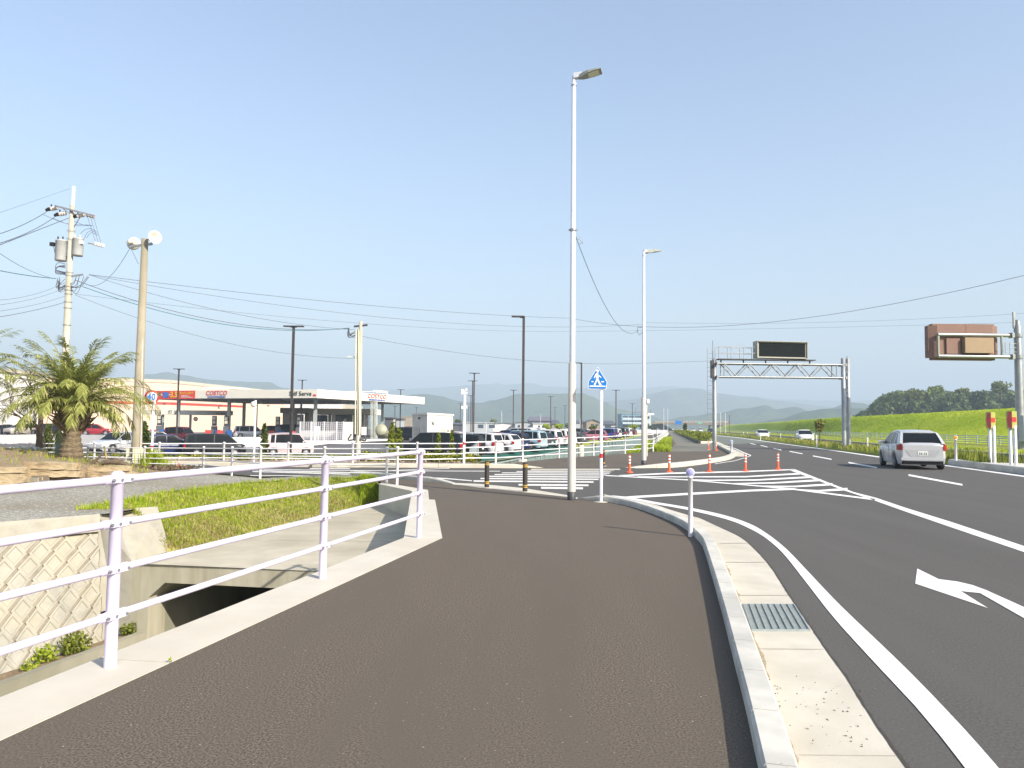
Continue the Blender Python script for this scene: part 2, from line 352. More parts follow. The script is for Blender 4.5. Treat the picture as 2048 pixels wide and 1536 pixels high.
# ================================================================== SETTING
def P2(l, z=0.0): return [G(x, y, z) for x, y in l]
def setz(l, z): return [Vector((p[0], p[1], z)) for p in l]
def ext(a, b, k): a, b = Vector(a), Vector(b); return b + (b - a) * k
def tail(a, b, total):
    a, b = Vector(a), Vector(b); u = (b - a).normalized(); return [b + u * total * f for f in (.06, .18, .45, 1)]
def smooth_path(pts, step=0.3):
    pts = [Vector(p) for p in pts]; q = [2 * pts[0] - pts[1]] + pts + [2 * pts[-1] - pts[-2]]; out = []
    for i in range(1, len(q) - 2):
        n = max(1, int((q[i + 1] - q[i]).length / step))
        for k in range(n):
            t = k / n
            out.append(0.5 * ((2 * q[i]) + (-q[i - 1] + q[i + 1]) * t + (2 * q[i - 1] - 5 * q[i] + 4 * q[i + 1] - q[i + 2]) * t * t
                              + (-q[i - 1] + 3 * q[i] - 3 * q[i + 1] + q[i + 2]) * t ** 3))
    out.append(pts[-1]); return out
def at_len(path, s):
    for i in range(len(path) - 1):
        l = (path[i + 1] - path[i]).length
        if s <= l or i == len(path) - 2:
            return path[i] + (path[i + 1] - path[i]) * (s / max(l, 1e-6)), (path[i + 1] - path[i]).normalized()
        s -= l
def plen(path): return sum((path[i + 1] - path[i]).length for i in range(len(path) - 1))
def kerb(mb, pts, side, wd, h, block=0.6, gap=0.006, z0=-0.02, s_in=0.0, s_out=0.0, bev=0.025, step=0.3):
    path = smooth_path(pts, step); L = plen(path); s = 0
    while s < L - 0.05:
        e = min(s + block, L); rings = []
        for t in (s + gap, (s + e) / 2, e - gap):
            p, d = at_len(path, t); n = Vector((d.y, -d.x, 0)) * side
            hh = h
            if s_in and t < s_in: hh = 0.012 + (h - 0.012) * t / s_in
            if s_out and L - t < s_out: hh = 0.012 + (h - 0.012) * (L - t) / s_out
            b = min(bev, hh * 0.4)
            prof = [(0, z0), (0, hh - b), (b * 0.6, hh), (wd - b * 0.6, hh), (wd, hh - b), (wd, z0)]
            rings.append([p + n * a + Vector((0, 0, z)) for a, z in prof])
        mb.loft(rings if side < 0 else [r[::-1] for r in rings], caps=True)
        s = e
    return mb
def vsheet(name, px, z, m, extra=()):
    return struct(name, MB().sheet([P2(px, z) + list(extra)]), m)
def lotz(y): return max(-1.05, min(-0.4, -1.05 + (y - 58) * 0.0085)) if y < 150 else min(-0.27, -0.27)
# ---- the pit beside the footpath
LEDZ = 0.017
LI = [G(0, 1395, LEDZ), G(651, 1136, LEDZ), G(808, 1075, LEDZ)]          # ledge, inner edge
LI0 = ext(LI[1], G(0, 1395, LEDZ), 1.6)
LA = [G(0, 1478, LEDZ), G(885, 1075, LEDZ)]; LA0 = ext(LA[1], LA[0], 1.1)
LI3 = G(824, 981.5, LEDZ); LI4 = G(758, 967.5, LEDZ)
LO = [G(870, 999, LEDZ), G(858, 998.5, LEDZ), G(856, 979.5, LEDZ), G(764, 964.5, LEDZ)]
W1 = Vector((-6.7, 12.1, 0)); W1B = Vector((-6.35, 11.75, -1.9)); W0T = Vector((-10.6, 7.3, 0)); W0B = Vector((-8.2, 5.9, -1.9))
HL = Vector((-6.05, 12.0, -.74)); HR = Vector((-1.5, 11.25, -.74))
GT = [Vector((-6.5, 12.95, 0)), G(155, 1020), G(250, 1002), G(340, 984), G(500, 966), G(620, 957), G(720, 956), G(752, 962)]
GB = [G(332, 1105, -.74), G(335, 1104, -.74), G(400, 1092, -.72), G(522, 1060, -.68), G(644, 1029, -.62), G(700, 1016, -.58), G(737, 1007, -.55), G(761, 1002, -.5)]
PIT = [LI0, LI[2], LI3, LI4] + GT[::-1] + [W1, W0T, Vector((-13, -3, 0))]
# ---- fence line and canal
FP = [Vector((-16.6, 26.85, .12)), Vector((-9.0, 27.3, .12)), G(927, 925, .12), G(991, 925, .1), G(1045, 922, .05), G(1118, 916.5), G(1187, 912), G(1250, 908), G(1306, 903.5)]
FE = FP[-1]; FD = Vector((32.8, 150, 0)).normalized()
E = [Vector((-1.3, 30.0, 0)), Vector((0.0, 31.6, 0)), Vector((1.9, 35.6, 0)), Vector((3.9, 39.3, 0)), Vector((6.1, 43.0, 0)), Vector((8.6, 47.6, 0))] + [FE + FD * k + Vector((-.5, 0, 0)) for k in (40, 90, 150, 290)]
WF = [Vector(p) for p in ((-3.2, 55, -1.55), (-.7, 62.8, -1.5), (2.0, 74, -1.45), (6.7, 87, -1.15), (12.7, 113, -1.1), (23.2, 159, -1.1), (42.4, 243, -1.1), (60, 330, -1.0))]
UG = [Vector((-3.8, 60, -1.02)), Vector((-.9, 67.6, -.98)), Vector((2.1, 80, -.87)), Vector((6.9, 91, -.77)), Vector((12.0, 116, -.58)), Vector((22.5, 162, -.3)), Vector((41.7, 246, -.3)), Vector((59.2, 333, -.3))]
# low ground, one sheet to the horizon
S_ = 9000
struct('ground', MB().sheet([setz([(-S_, -2000), (S_, -2000), (S_, S_), (-S_, S_)], -1.3), setz(E + WF[::-1], -1.3), setz(PIT, -1.3)]), FIELD)
HG = [Vector((-95, -40, 0)), Vector((-95, 30, 0))] + E + [Vector((110, 520, 0)), Vector((190, 900, 0)), Vector((420, 900, 0)), Vector((420, -40, 0))]
struct('upper_ground', MB().sheet([setz(HG, -.03), setz(PIT, -.03)]), FIELD)
mb = MB()
EL = [Vector((-95, 30, 0)), Vector((-1.3, 30, 0))]
mb.quad(Vector((-95, 30, -.03)), Vector((-95, 39, -1.3)), Vector((-1.9, 39, -1.3)), Vector((-1.3, 30, -.03)))
struct('planting_slope', mb, SOIL)
mb = MB(); rings = []
for i, p in enumerate(E):
    d = (E[min(i + 1, len(E) - 1)] - E[max(0, i - 1)]).normalized(); n = Vector((-d.y, d.x, 0)); k = 1 if i > 1 else 0.1
    rings.append([Vector((p.x, p.y, -.03)), p + n * 0.8 * k + Vector((0, 0, -.5)), p + n * 3.2 * k + Vector((0, 0, -1.9)), p + n * 5.6 * k + Vector((0, 0, -3.1))])
mb.loft(rings)
BANKM = pm('bank_soil', (0.36, 0.30, 0.19), (0.24, 0.20, 0.12), 0.6, 0.95, 0.6, 3, c3=(0.20, 0.22, 0.07), s3=0.25, stretch=(1, 0.35, 1), spec=.1)
struct('canal_bank', mb, BANKM)
struct('canal_bed', MB().sheet([setz(E + WF[::-1], -3.05)]), pm('canal_water', (0.10, 0.12, 0.10), (0.2, 0.19, 0.14), 0.3, 0.25))
mb = MB()
for i in range(len(WF) - 1):
    a, b = WF[i], WF[i + 1]; mb.quad(a, Vector((a.x, a.y, -3.1)), Vector((b.x, b.y, -3.1)), b)
a, b = E[0], WF[0]; mb.quad(Vector((a.x, a.y, -.4)), Vector((a.x, a.y, -3.1)), Vector((b.x, b.y, -3.1)), b)
cw = mb.build('canal_wall', CANALW); tag(cw, 'pale concrete channel wall below the green netted slope', 'channel wall')
WORLDS.add(cw.name)
mb = MB()
for i in range(4):
    a, b = WF[i], WF[i + 1]; n = int((b - a).length / 1.4)
    for k in range(n):
        p = a + (b - a) * (k / n); mb.box(p + Vector((.05, -.05, -.8)), (.1, .1, 1.62))
        q = a + (b - a) * ((k + 1) / n)
    mb.bar(a + Vector((.03, -.03, .03)), b + Vector((.03, -.03, .03)), .25, .1)
o = mb.build('coping', pm('rib_pale', (0.27, 0.33, 0.31), None, 3, .8), cw, origin=cw.location)
mb = MB().loft([[WF[i], UG[i]] for i in range(4)]); sl = mb.build('netted_slope', CANALG); sl['kind'] = 'structure'
mb = MB().loft([[WF[i], UG[i]] for i in range(3, 8)]); sl = mb.build('canal_verge', GRASSB); sl['kind'] = 'structure'
mb = MB(); ys = [30, 38, 55, 60, 67.6, 80, 91, 116, 162, 246, 333]; xr = [-1.35, -1.9, -3.2, -3.8, -.9, 2.1, 6.9, 12, 22.5, 41.7, 59.2]
rows = [[Vector((-260, y, lotz(y))), Vector((x, y, lotz(y)))] for x, y in zip(xr[1:], ys[1:])]
mb.loft(rows)
struct('parking_lot', mb, LOTA)
# ---- road
RB = [Vector((1.3, -12, 0)), Vector((1.1, 2, 0)), G(1390, 1100), G(1240, 1012), G(1140, 996), G(1040, 984), G(950, 974), G(880, 966.5), G(790, 958), G(745, 953), G(600, 951), G(522, 954), G(412, 944), G(330, 939), Vector((-60, 24, 0)), Vector((-90, 26.75, 0)),
      G(330, 930.5), G(600, 933), G(850, 935), G(1086, 935.5), G(1268, 935), G(1344, 930), G(1385, 926), G(1440, 917), G(1462, 909), G(1454, 903), G(1437, 891.5), G(1424, 883), G(1412, 873.5), G(1400, 866.5), G(1384, 862.2)]
ROADR = [G(1400, 862.4), G(1416, 865.5), G(1435, 870), G(1482, 874), G(1560, 884.5), G(1650, 896.5), G(1755, 909.5), G(1896, 929), G(2048, 949.5)]
last = ext(ROADR[-2], ROADR[-1], 1.3)
struct('road', MB().sheet([setz(RB, 0) + setz(ROADR, 0) + [last, Vector((last.x + 1, -12, 0))]]), ASPH_R)
struct('pale_road_surface', MB().sheet([P2([(1440, 890), (1412, 872.7), (1400, 866), (1384, 862), (1400, 862.5), (1435, 870.6), (1482, 875), (1560, 885.6), (1500, 886.6)], .004)]), ASPH_GREEN)
far = [Vector((G(1384, 862.2).x, G(1384, 862.2).y, 0)), Vector((G(1400, 862.4).x, G(1400, 862.4).y, 0))]
mb = MB().quad(Vector((far[0].x, far[0].y, .02)), Vector((far[1].x, far[1].y, .02)), Vector((far[1].x + 60, 900, .02)), Vector((far[0].x + 30, 900, .02))); struct('distant_road', mb, ASPH_OLD)
# ---- near footpath
mp = [LA0, LA[0], LA[1]] + LO[:3] + [LO[3], G(752, 960), G(813, 960.5), G(885, 966.5), G(905, 968.5), G(960, 975), G(1041.6, 983.5), G(1136, 993.6), G(1154, 997)]
KP = P2([(1154, 997), (1172, 1000.5), (1205, 1003.6), (1256, 1013), (1291, 1024), (1315, 1033), (1354, 1050), (1376, 1064), (1398, 1085), (1407, 1100), (1427, 1167), (1447, 1242), (1470, 1337), (1492, 1426), (1515, 1536)])
KP += tail(KP[-2], KP[-1], 7); KE = KP[-1]; KPS = smooth_path(KP, .3)
KMID = [p + Vector((.06, .0, 0)) for p in KPS]
struct('footpath', MB().sheet([setz(mp, .012) + setz(KMID, .012) + [Vector((KE.x, -9, .012)), Vector((LA0.x, -9, .012))]]), ASPH_W)
mb = MB().mat(CONC_K); kerb(mb, KP, -1, .15, .115, block=.62, s_in=.7); struct('kerb', mb, CONC_K)
GO = P2([(1206, 988.5), (1250, 997.5), (1306, 1008.5), (1341, 1020), (1385, 1033), (1400, 1037), (1437, 1054), (1475, 1072), (1501, 1091), (1539, 1132), (1576, 1189), (1614, 1245), (1655, 1305), (1692, 1357), (1737, 1429), (1775, 1485), (1812, 1536)])
GO += tail(GO[-2], GO[-1], 7)
gs = [p for p in KMID if p.y < KP[2].y]
struct('gutter', MB().sheet([setz(gs, .005) + setz(smooth_path(GO, .25)[::-1], .005)]), CONC)
mb = MB()
for a, b in (((1518, 1297), (1649, 1298)), ((1452, 1124), (1530, 1124)), ((1480, 1190), (1576, 1190)), ((1597, 1509), (1795, 1511)), ((1440, 1086), (1495, 1086))):
    mb.poly(P2([a, b, (b[0], b[1] + .55), (a[0], a[1] + .55)], .0085))
struct('gutter_joints', mb, GROUTC)
rg_ = random.Random(2); mb = MB(); gp2 = smooth_path(GO, .06); rs_ = []
for i, p in enumerate(gp2):
    d = (gp2[min(i + 1, len(gp2) - 1)] - gp2[max(0, i - 1)]).normalized(); n = Vector((-d.y, d.x, 0)); rs_.append([Vector((p.x, p.y, .0068)) - n * rg_.uniform(.002, .007), Vector((p.x, p.y, .0068)) + n * rg_.uniform(.004, .016)])
mb.loft(rs_); struct('gutter_seam', mb, pm('seam_tar', (.035, .03, .025), (.06, .05, .04), 60, .9))
mb = MB(); kp2 = smooth_path(KP, .05); rs_ = []
from mathutils import noise as NZ0
for i, p in enumerate(kp2):
    if p.y > KP[3].y: continue
    d = (kp2[min(i + 1, len(kp2) - 1)] - kp2[max(0, i - 1)]).normalized(); n = Vector((-d.y, d.x, 0)); w_ = .150 + .004 + max(0, .022 + .05 * NZ0.noise(p * 1.7) + .02 * NZ0.noise(p * 9))
    q = Vector((p.x, p.y, .0068)); rs_.append([q + n * .145, q + n * w_])
mb.loft(rs_); struct('gutter_dirt', mb, pm('gutter_dirt', (.40, .335, .22), (.27, .225, .14), 40, .95, .4, 90))
# ---- road markings
def strip(mb, pts, z=.0045):
    n = len(pts) // 2
    for i in range(n - 1): mb.poly(P2([pts[i], pts[i + 1], pts[2 * n - 2 - i], pts[2 * n - 1 - i]], z))
def line(mb, pts, t, z=.0045):
    if not isinstance(t, (list, tuple)): t = [t] * len(pts)
    for i in range(len(pts) - 1):
        (x0, y0), (x1, y1) = pts[i], pts[i + 1]
        mb.poly(P2([(x0, y0 + t[i]), (x1, y1 + t[i + 1]), (x1, y1 - t[i + 1]), (x0, y0 - t[i])], z))
mb = MB()
Lf = [(1221, 993), (1250, 997.3), (1312, 1009), (1345, 1014.5), (1372, 1019.5), (1402, 1026), (1435, 1034), (1467, 1043.5), (1500, 1058), (1530, 1075.5), (1565, 1106), (1610, 1162.5), (1662.5, 1230), (1722.5, 1297.5), (1775, 1354), (1831, 1414), (1884, 1477.5), (1929, 1536)]
Rt = [(1223, 991), (1254, 994), (1314, 1004.8), (1347, 1010), (1374, 1014.6), (1404, 1020.5), (1438, 1028), (1470, 1037), (1504, 1050), (1533, 1067), (1571, 1097), (1621, 1149), (1672, 1203), (1732, 1261), (1794, 1320), (1857.5, 1384), (1942, 1474), (1996, 1536)]
LfW = smooth_path(P2(Lf) + [ext(G(*Lf[-2]), G(*Lf[-1]), 6)], .3); RtW = P2(Rt) + [ext(G(*Rt[-2]), G(*Rt[-1]), 6)]
poly = setz(P2(Lf) + tail(G(*Lf[-2]), G(*Lf[-1]), 5), .0045); polr = setz(P2(Rt) + tail(G(*Rt[-2]), G(*Rt[-1]), 5), .0045)
pl, pr = smooth_path(poly, .25), smooth_path(polr, .25)
N = 90
def resamp(p, n):
    L = plen(p); return [at_len(p, L * i / (n - 1))[0] for i in range(n)]
a, b = resamp(pl, N), resamp(pr, N)
mb.loft([[a[i], b[i]] for i in range(N)])
struct('edge_line', mb, PAINTW)
mb = MB()
strip(mb, [(1590, 938.6), (1649, 962), (1707, 984), (1752.5, 995.6), (1812.5, 1016), (1900, 1043), (2048, 1092), (2300, 1175),
           (2300, 1192), (2048, 1104), (1895, 1052), (1805, 1021), (1748, 1000.6), (1687, 980.5), (1640, 962.6), (1578, 940)])
line(mb, [(1212, 951), (1370, 959.5), (1502, 970.5), (1581, 977.5), (1750, 999)], [.9, .9, 1.1, 1.5, 1.6])
line(mb, [(1238, 951.5), (1338, 946.6), (1490, 943), (1588, 939)], [1.2, 1.4, 1.3, 1.0])
line(mb, [(1275, 953.5), (1400, 953.6), (1490, 953.4), (1600, 947.3)], [.8, 1.1, 1.3, 1.6], .0055)
line(mb, [(1370, 959), (1420, 960.6), (1511, 960), (1623, 954)], [.8, 1.2, 1.4, 1.8], .0055)
line(mb, [(1461, 967.2), (1546, 965.8), (1642, 960.2)], [.9, 1.5, 2.0], .0055)
line(mb, [(1517, 972), (1590, 973), (1665, 968.4)], [.8, 1.6, 2.2], .0055)
line(mb, [(1590, 979), (1637, 981.8), (1695, 978)], [1.0, 1.8, 2.5], .0055)
line(mb, [(1212, 998), (1268, 994), (1385, 987.3), (1502, 981), (1590, 978)], [1.6, 2.2, 2.2, 2.0, 1.6], .0055)
struct('hatched_marking', mb, PAINTW)
mb = MB()
for l, y0, r, y1, t in ((1033, 943, 1222, 943.8, .75), (1004, 945.6, 1219, 946.6, .8), (989, 949, 1213.5, 950, .95), (977, 952.7, 1207, 954.2, 1.15), (961, 957, 1197, 958.6, 1.3), (947, 962, 1187, 964, 1.5), (1037, 969.5, 1177, 970.6, 1.7), (1082, 975.5, 1166, 976.6, 2.0)):
    line(mb, [(l, y0), (r, y1)], t)
struct('crosswalk_stripes', mb, PAINTW2)
mb = MB(); line(mb, [(1062, 938.6), (1240, 938.6)], 1.2, .006); line(mb, [(1050, 941.2), (1228, 941.4)], .6, .006)
mb2 = MB().sheet([P2([(905, 965.6), (960, 967.8), (1046, 976), (1136, 990.4), (1156, 995.5), (1154, 997.8), (1136, 993.8), (1041, 983.7), (960, 975.2), (905, 968.6)], .016)])
struct('flush_kerb', mb2, CONC_L); struct('flush_kerb_far', mb, CONC)
mb = MB()
line(mb, [(330, 936), (412, 936.6), (602, 939.8), (760, 941.4), (1000, 942.4)], .6)
line(mb, [(505, 943.2), (560, 944.5), (750, 949.8), (846, 955), (891, 957), (944, 961.5)], [.8, .9, 1.0, 1.0, 1.0, .9])
line(mb, [(770, 941.3), (830, 939), (899, 936.8)], .5)
line(mb, [(500, 951), (620, 951.6)], .6)
line(mb, [(620, 937.0), (700, 937.4)], .8)
struct('side_street_lines', mb, PAINTW2)
mb = MB()
line(mb, [(1434, 871), (1480, 875.6), (1560, 886.5), (1655, 899), (1755, 913.4), (1800, 918.4), (1896, 931.4), (2048, 952.4), (2200, 972)], [.35, .45, .7, .9, 1.1, 1.1, 1.2, 1.5, 1.8])
for q in (((1500.6, 886.6), (1511, 889.2), .5), ((1521, 890.6), (1535, 894), .6), ((1547, 896.6), (1563, 900), .7), ((1579, 902.6), (1605, 907.6), .8), ((1626, 911.8), (1663, 918.6), .95), ((1697, 925), (1754, 935.2), 1.2), ((1817, 950), (1925, 969.6), 1.7)):
    line(mb, [q[0], q[1]], q[2])
line(mb, [(1502, 911.5), (1470, 921.5), (1430, 927.5)], .5); line(mb, [(1441, 888), (1470, 897), (1488, 905.5), (1502, 911)], [.6, .7, .9, .9])
line(mb, [(1960, 919.6), (1979, 921.6)], .5)
struct('lane_lines', mb, PAINTW)
mb = MB()
ar = [[(1834.5, 1137), (1877, 1158), (1830.5, 1167)], [(1877, 1158), (1920, 1181), (1976, 1216), (1830.5, 1167)], [(1877, 1158), (1915, 1163), (1960, 1186), (1920, 1182)],
      [(1915, 1163), (1945, 1170), (1972, 1180), (1960, 1186)], [(1972, 1180), (2048, 1214), (2048, 1236), (1960, 1186)], [(2048, 1214), (2330, 1345), (2330, 1420), (2048, 1236)]]
for i, q in enumerate(ar): mb.poly(P2(q, .0045 + i * .0002))
struct('arrow_marking', mb, PAINTW)
# ---- far footpath, kerbs
fk = P2([(1258, 936.6), (1297, 936), (1344, 935.4), (1385, 931.3), (1432, 924.6), (1458, 919.5), (1471, 913), (1470, 908), (1460, 903), (1441, 893), (1427, 884), (1414, 874), (1403, 867.5), (1390, 863)])
mb = MB(); kerb(mb, fk, -1, .28, .17, block=1.2, s_in=1.6, step=.5); struct('corner_kerb', mb, CONC_L)
mb = MB(); gp = [p for p in smooth_path(fk[6:11], .5)]
mb.loft([[p + Vector((-.05, 0, .006)), p + Vector((.55, -.25, .006))] for p in gp]); struct('corner_gutter', mb, CONC)
fw = setz(P2([(1062, 937), (1150, 937), (1268, 936.6)]), .012) + setz([p + Vector((-.1, .15, 0)) for p in smooth_path(fk[1:], .5)], .012)
fedge = [FE + FD * 150 + Vector((.3, 0, 0))] + [Vector((p.x, p.y, 0)) for p in FP[:3:-1]]
struct('far_footpath', MB().sheet([fw + setz(fedge, .012) + [G(1000, 929)]]), ASPH_W)
struct('aged_path', MB().sheet([P2([(1328, 903.5), (1352, 888), (1343, 875), (1340, 868.5), (1343, 863.6), (1356, 863.6), (1358, 868.6), (1376, 877), (1400, 887.5), (1424, 887), (1432, 893), (1420, 902.5)], .017)]), ASPH_OLD)
mb = MB(); kp = [Vector((-90, 26.75, 0))] + [p for p in P2([(330, 931), (600, 933.5), (850, 935.5), (1049, 936.5), (1088, 936.2)])]
kerb(mb, kp, -1, .22, .15, block=1.8, s_out=1.0, step=2); struct('street_kerb', mb, CONC)
mb = MB(); kerb(mb, P2([(700, 950), (760, 955), (813, 960.5), (885, 966.5), (908, 968.8)]), -1, .15, .13, block=.8, s_out=.9); struct('side_kerb', mb, CONC_K)
# ---- median, island, opposite carriageway, verge and levee
mb = MB()
o1 = [Vector((70, 210, .02)), Vector((47, 110, .02)), Vector((33, 60, .02)), G(1894, 905, .02), G(2048, 918, .02)]
o1.append(ext(o1[-2], o1[-1], 4)); inn = P2([(2048, 934), (1950, 920), (1890, 915), (1760, 899), (1640, 886), (1560, 878)], .02)
inn.insert(0, ext(inn[1], inn[0], 3))
struct('opposite_road', MB().sheet([[p for p in o1] + inn]), ASPH_R)
mb = MB()
IS = [G(1896, 929.5), G(1970, 939.2), G(2048, 949.5)]; IS.append(ext(IS[-2], IS[-1], 2.5))
rings = []
for p in IS:
    q = p + Vector((2.3, 1.0, 0)); rings.append([p, p + Vector((.02, 0, .22)), p + Vector((.06, .02, .25)), q + Vector((0, 0, .25)), q])
mb.loft(rings[::-1], caps=True)
struct('traffic_island', mb, CONC_K)
MED = [G(2300, 985)] if 0 else []
ml = [G(1900, 929.6), G(1755, 911), G(1650, 898), G(1560, 886), G(1482, 875), G(1435, 870.6), G(1416, 866), G(1402, 862.8)]
mb = MB(); rings = []
for i, p in enumerate(ml):
    wdt = 2.4; k = .4
    q = p + Vector((wdt, .5, 0))
    hN = [.28, .36, .36, .36, .36, .5, .5, .5][i]
    rings.append([Vector((p.x, p.y, 0)), Vector((p.x + .05, p.y, .12)), Vector((p.x + .5, p.y, hN * .8)), Vector(((p.x + q.x) / 2, p.y + .2, hN)), Vector((q.x, q.y, .1))])
mb.loft(rings)
struct('median_strip', mb, GRASSB)
vin = [Vector((28.4, 41, 0)), Vector((30.3, 52, 0)), Vector((34, 66, 0)), Vector((41, 96, 0)), Vector((57, 160, 0)), Vector((104, 380, 0)), Vector((130, 520, 0))]
vin.insert(0, ext(vin[1], vin[0], 3))
mb = MB(); mb.loft([[p, p + Vector((.02, 0, .24)), p + Vector((.3, 0, .25))] for p in vin]); struct('verge_kerb', mb, CONC_D)
mb = MB(); gfl = [p + Vector((5.8 + .004 * p.y, 0, .5)) for p in vin]
mb.loft([[p + Vector((.28, 0, .24)), p + Vector((2.5, 0, .34)), q] for p, q in zip(vin, gfl)])
struct('verge', mb, GRASSB)
cr = [Vector((46, 10, 4)), Vector((52.5, 77, 4)), Vector((65, 144, 4)), Vector((116.6, 377, 4)), Vector((150, 520, 4.2)), Vector((175, 640, 4.2))]
def along(pts, y):
    for i in range(len(pts) - 1):
        if y <= pts[i + 1].y or i == len(pts) - 2:
            t = (y - pts[i].y) / (pts[i + 1].y - pts[i].y); return pts[i] + (pts[i + 1] - pts[i]) * t
mb = MB(); rings = []; rr = random.Random(3)
y = 12
while y < 600:
    a = along(gfl, y); b = along(cr, y); rg = []
    for k in range(9):
        t = k / 8; z = a.z + (b.z - a.z) * (t * t * (3 - 2 * t) * .6 + t * .4) + (rr.uniform(-.07, .07) if 0 < k < 8 else 0)
        rg.append(Vector((a.x + (b.x - a.x) * t, y, z)))
    rg += [Vector((b.x + 4, y, b.z)), Vector((b.x + 22, y, -1.3))]
    rings.append(rg); y += 2.2 if y < 150 else 12
mb.loft(rings, smooth=True)
struct('grass_levee', mb, LEVEE)
# ---- gravel lot
gl = [W1 + Vector((.05, .1, 0)), Vector((-6.5, 12.95, 0))] + GT[1:] + [G(700, 950.5), G(600, 952.5), G(522, 958), G(412, 948), G(330, 942), Vector((-60, 23, 0)), Vector((-90, 22, 0)), Vector((-90, -30, 0)), Vector((-14, -30, 0)), Vector((-13, -3, 0)), W0T]
struct('gravel_lot', MB().sheet([setz(gl, .008)]), GRAVEL)
# ---- hills
def ridge(name, pts, dist, depth, m, jag, seed):
    rr = random.Random(seed); rings = []; P = []
    x0, x1 = pts[0][0], pts[-1][0]; n = 130
    from mathutils import noise
    for i in range(n):
        px = x0 + (x1 - x0) * i / (n - 1)
        for k in range(len(pts) - 1):
            if px <= pts[k + 1][0]: break
        t = (px - pts[k][0]) / (pts[k + 1][0] - pts[k][0]); t = t * t * (3 - 2 * t)
        py = pts[k][1] + (pts[k + 1][1] - pts[k][1]) * t
        c = D(px, py, dist); H = c.z; rg = []
        dirv = Vector((c.x, c.y, 0)).normalized()
        for j in range(15):
            u = j / 14 * 2 - 1                       # -1 near foot .. 1 far foot
            prof = max(0.0, 1 - abs(u) ** 1.25); nn = noise.noise(Vector((c.x * .004 + seed, u * 2.3, dist * .001))) + .5 * noise.noise(Vector((c.x * .012, u * 5 + seed, 0)))
            z = -1.4 + (H + 1.4) * prof * (1 + nn * .30 * (abs(u) > .06) * min(1, abs(u) * 3)) + (noise.noise(Vector((c.x * .03, seed, 5))) * jag if abs(u) < .5 else 0)
            z = min(z, H + jag)
            rg.append(Vector((c.x, c.y, 0)) + dirv * u * depth + Vector((0, 0, max(-1.4, z))))
        rings.append(rg)
    return struct(name, MB().loft(rings, smooth=True), m)
ridge('hills', [(-300, 790), (60, 770), (240, 760), (300, 748), (335, 744), (360, 750), (430, 760), (475, 763), (540, 764), (562, 775), (640, 790), (760, 800), (860, 806)], 2300, 450, HILLM, 2, 1)
ridge('hills', [(430, 772), (700, 785), (800, 779), (860, 776), (905, 773), (935, 770), (975, 769), (990, 766), (1010, 770), (1040, 767), (1065, 767), (1090, 773), (1180, 776), (1240, 779), (1290, 776), (1335, 772), (1390, 777), (1420, 785), (1500, 793), (1560, 799), (1660, 801), (1700, 802), (1745, 800), (1800, 806), (1900, 815), (2400, 830)], 4300, 700, HILLM, 4, 2)
ridge('hills', [(560, 800), (760, 796), (850, 788), (880, 792), (915, 802), (960, 806), (985, 800), (1040, 788), (1100, 787), (1165, 787), (1185, 793), (1205, 803), (1240, 818), (1290, 830), (1340, 842)], 1900, 380, HILLM, 2, 3)
ridge('hills', [(1000, 812), (1150, 810), (1260, 800), (1300, 788), (1340, 779), (1372, 776), (1400, 777), (1432, 787), (1500, 794), (1560, 802), (1640, 812), (1760, 826)], 3000, 500, HILLM, 3, 4)
ridge('hills', [(1300, 846), (1380, 832), (1440, 826), (1480, 817), (1535, 811), (1552, 818), (1590, 814), (1625, 822), (1660, 817), (1700, 804), (1720, 806), (1760, 816), (1900, 826), (2400, 835)], 1700, 300, HILLM, 2, 5)
ridge('hills', [(1500, 846), (1560, 838), (1610, 822), (1660, 818), (1700, 816), (1760, 818), (1900, 822), (2300, 830)], 1150, 200, HILLM, 2, 6)
# ================================================================== THE PIT: ledge, culvert, walls, grass
def prism(mb, pts, z0, z1, m=None):
    if m: mb.mat(m)
    lo = setz(pts, z0); hi = setz(pts, z1); n = len(pts)
    mb.sheet([hi])
    for i in range(n): j = (i + 1) % n; mb.quad(lo[i], lo[j], hi[j], hi[i])
    return mb
J0i, J0o = G(195, 1317, LEDZ), G(338, 1325.5, LEDZ); J1i, J1o = J0i + Vector((.003, .012, 0)), J0o + Vector((.003, .012, 0))
t = thing('retaining_ledge', 'pale concrete ledge along the footpath edge carrying the lilac railing', 'concrete ledge', LI[2])
sub('ledge_section', prism(MB(), [LI0, J0i, J0o, LA0], -2.6, LEDZ), CONC_L, t)
sub('ledge_section', prism(MB(), [J1i, LI[2], LA[1], J1o], -2.6, LEDZ), CONC_L, t)
c1 = LI[2] + Vector((-.004, .012, 0)); c2 = LA[1] + Vector((-.004, .012, 0))
sub('ledge_section', prism(MB(), [c1, LI3, LI4, LO[3], LO[2], LO[1], LO[0], c2], -2.6, LEDZ - .004), CONC_L, t)
struct('channel_bed', MB().sheet([setz([LI0, LI[2], Vector((-1.5, 11.4, 0)), Vector((-7, 12.2, 0)), Vector((-14, 8, 0)), Vector((-14, -3, 0))], -2.62)]), CONC_D)
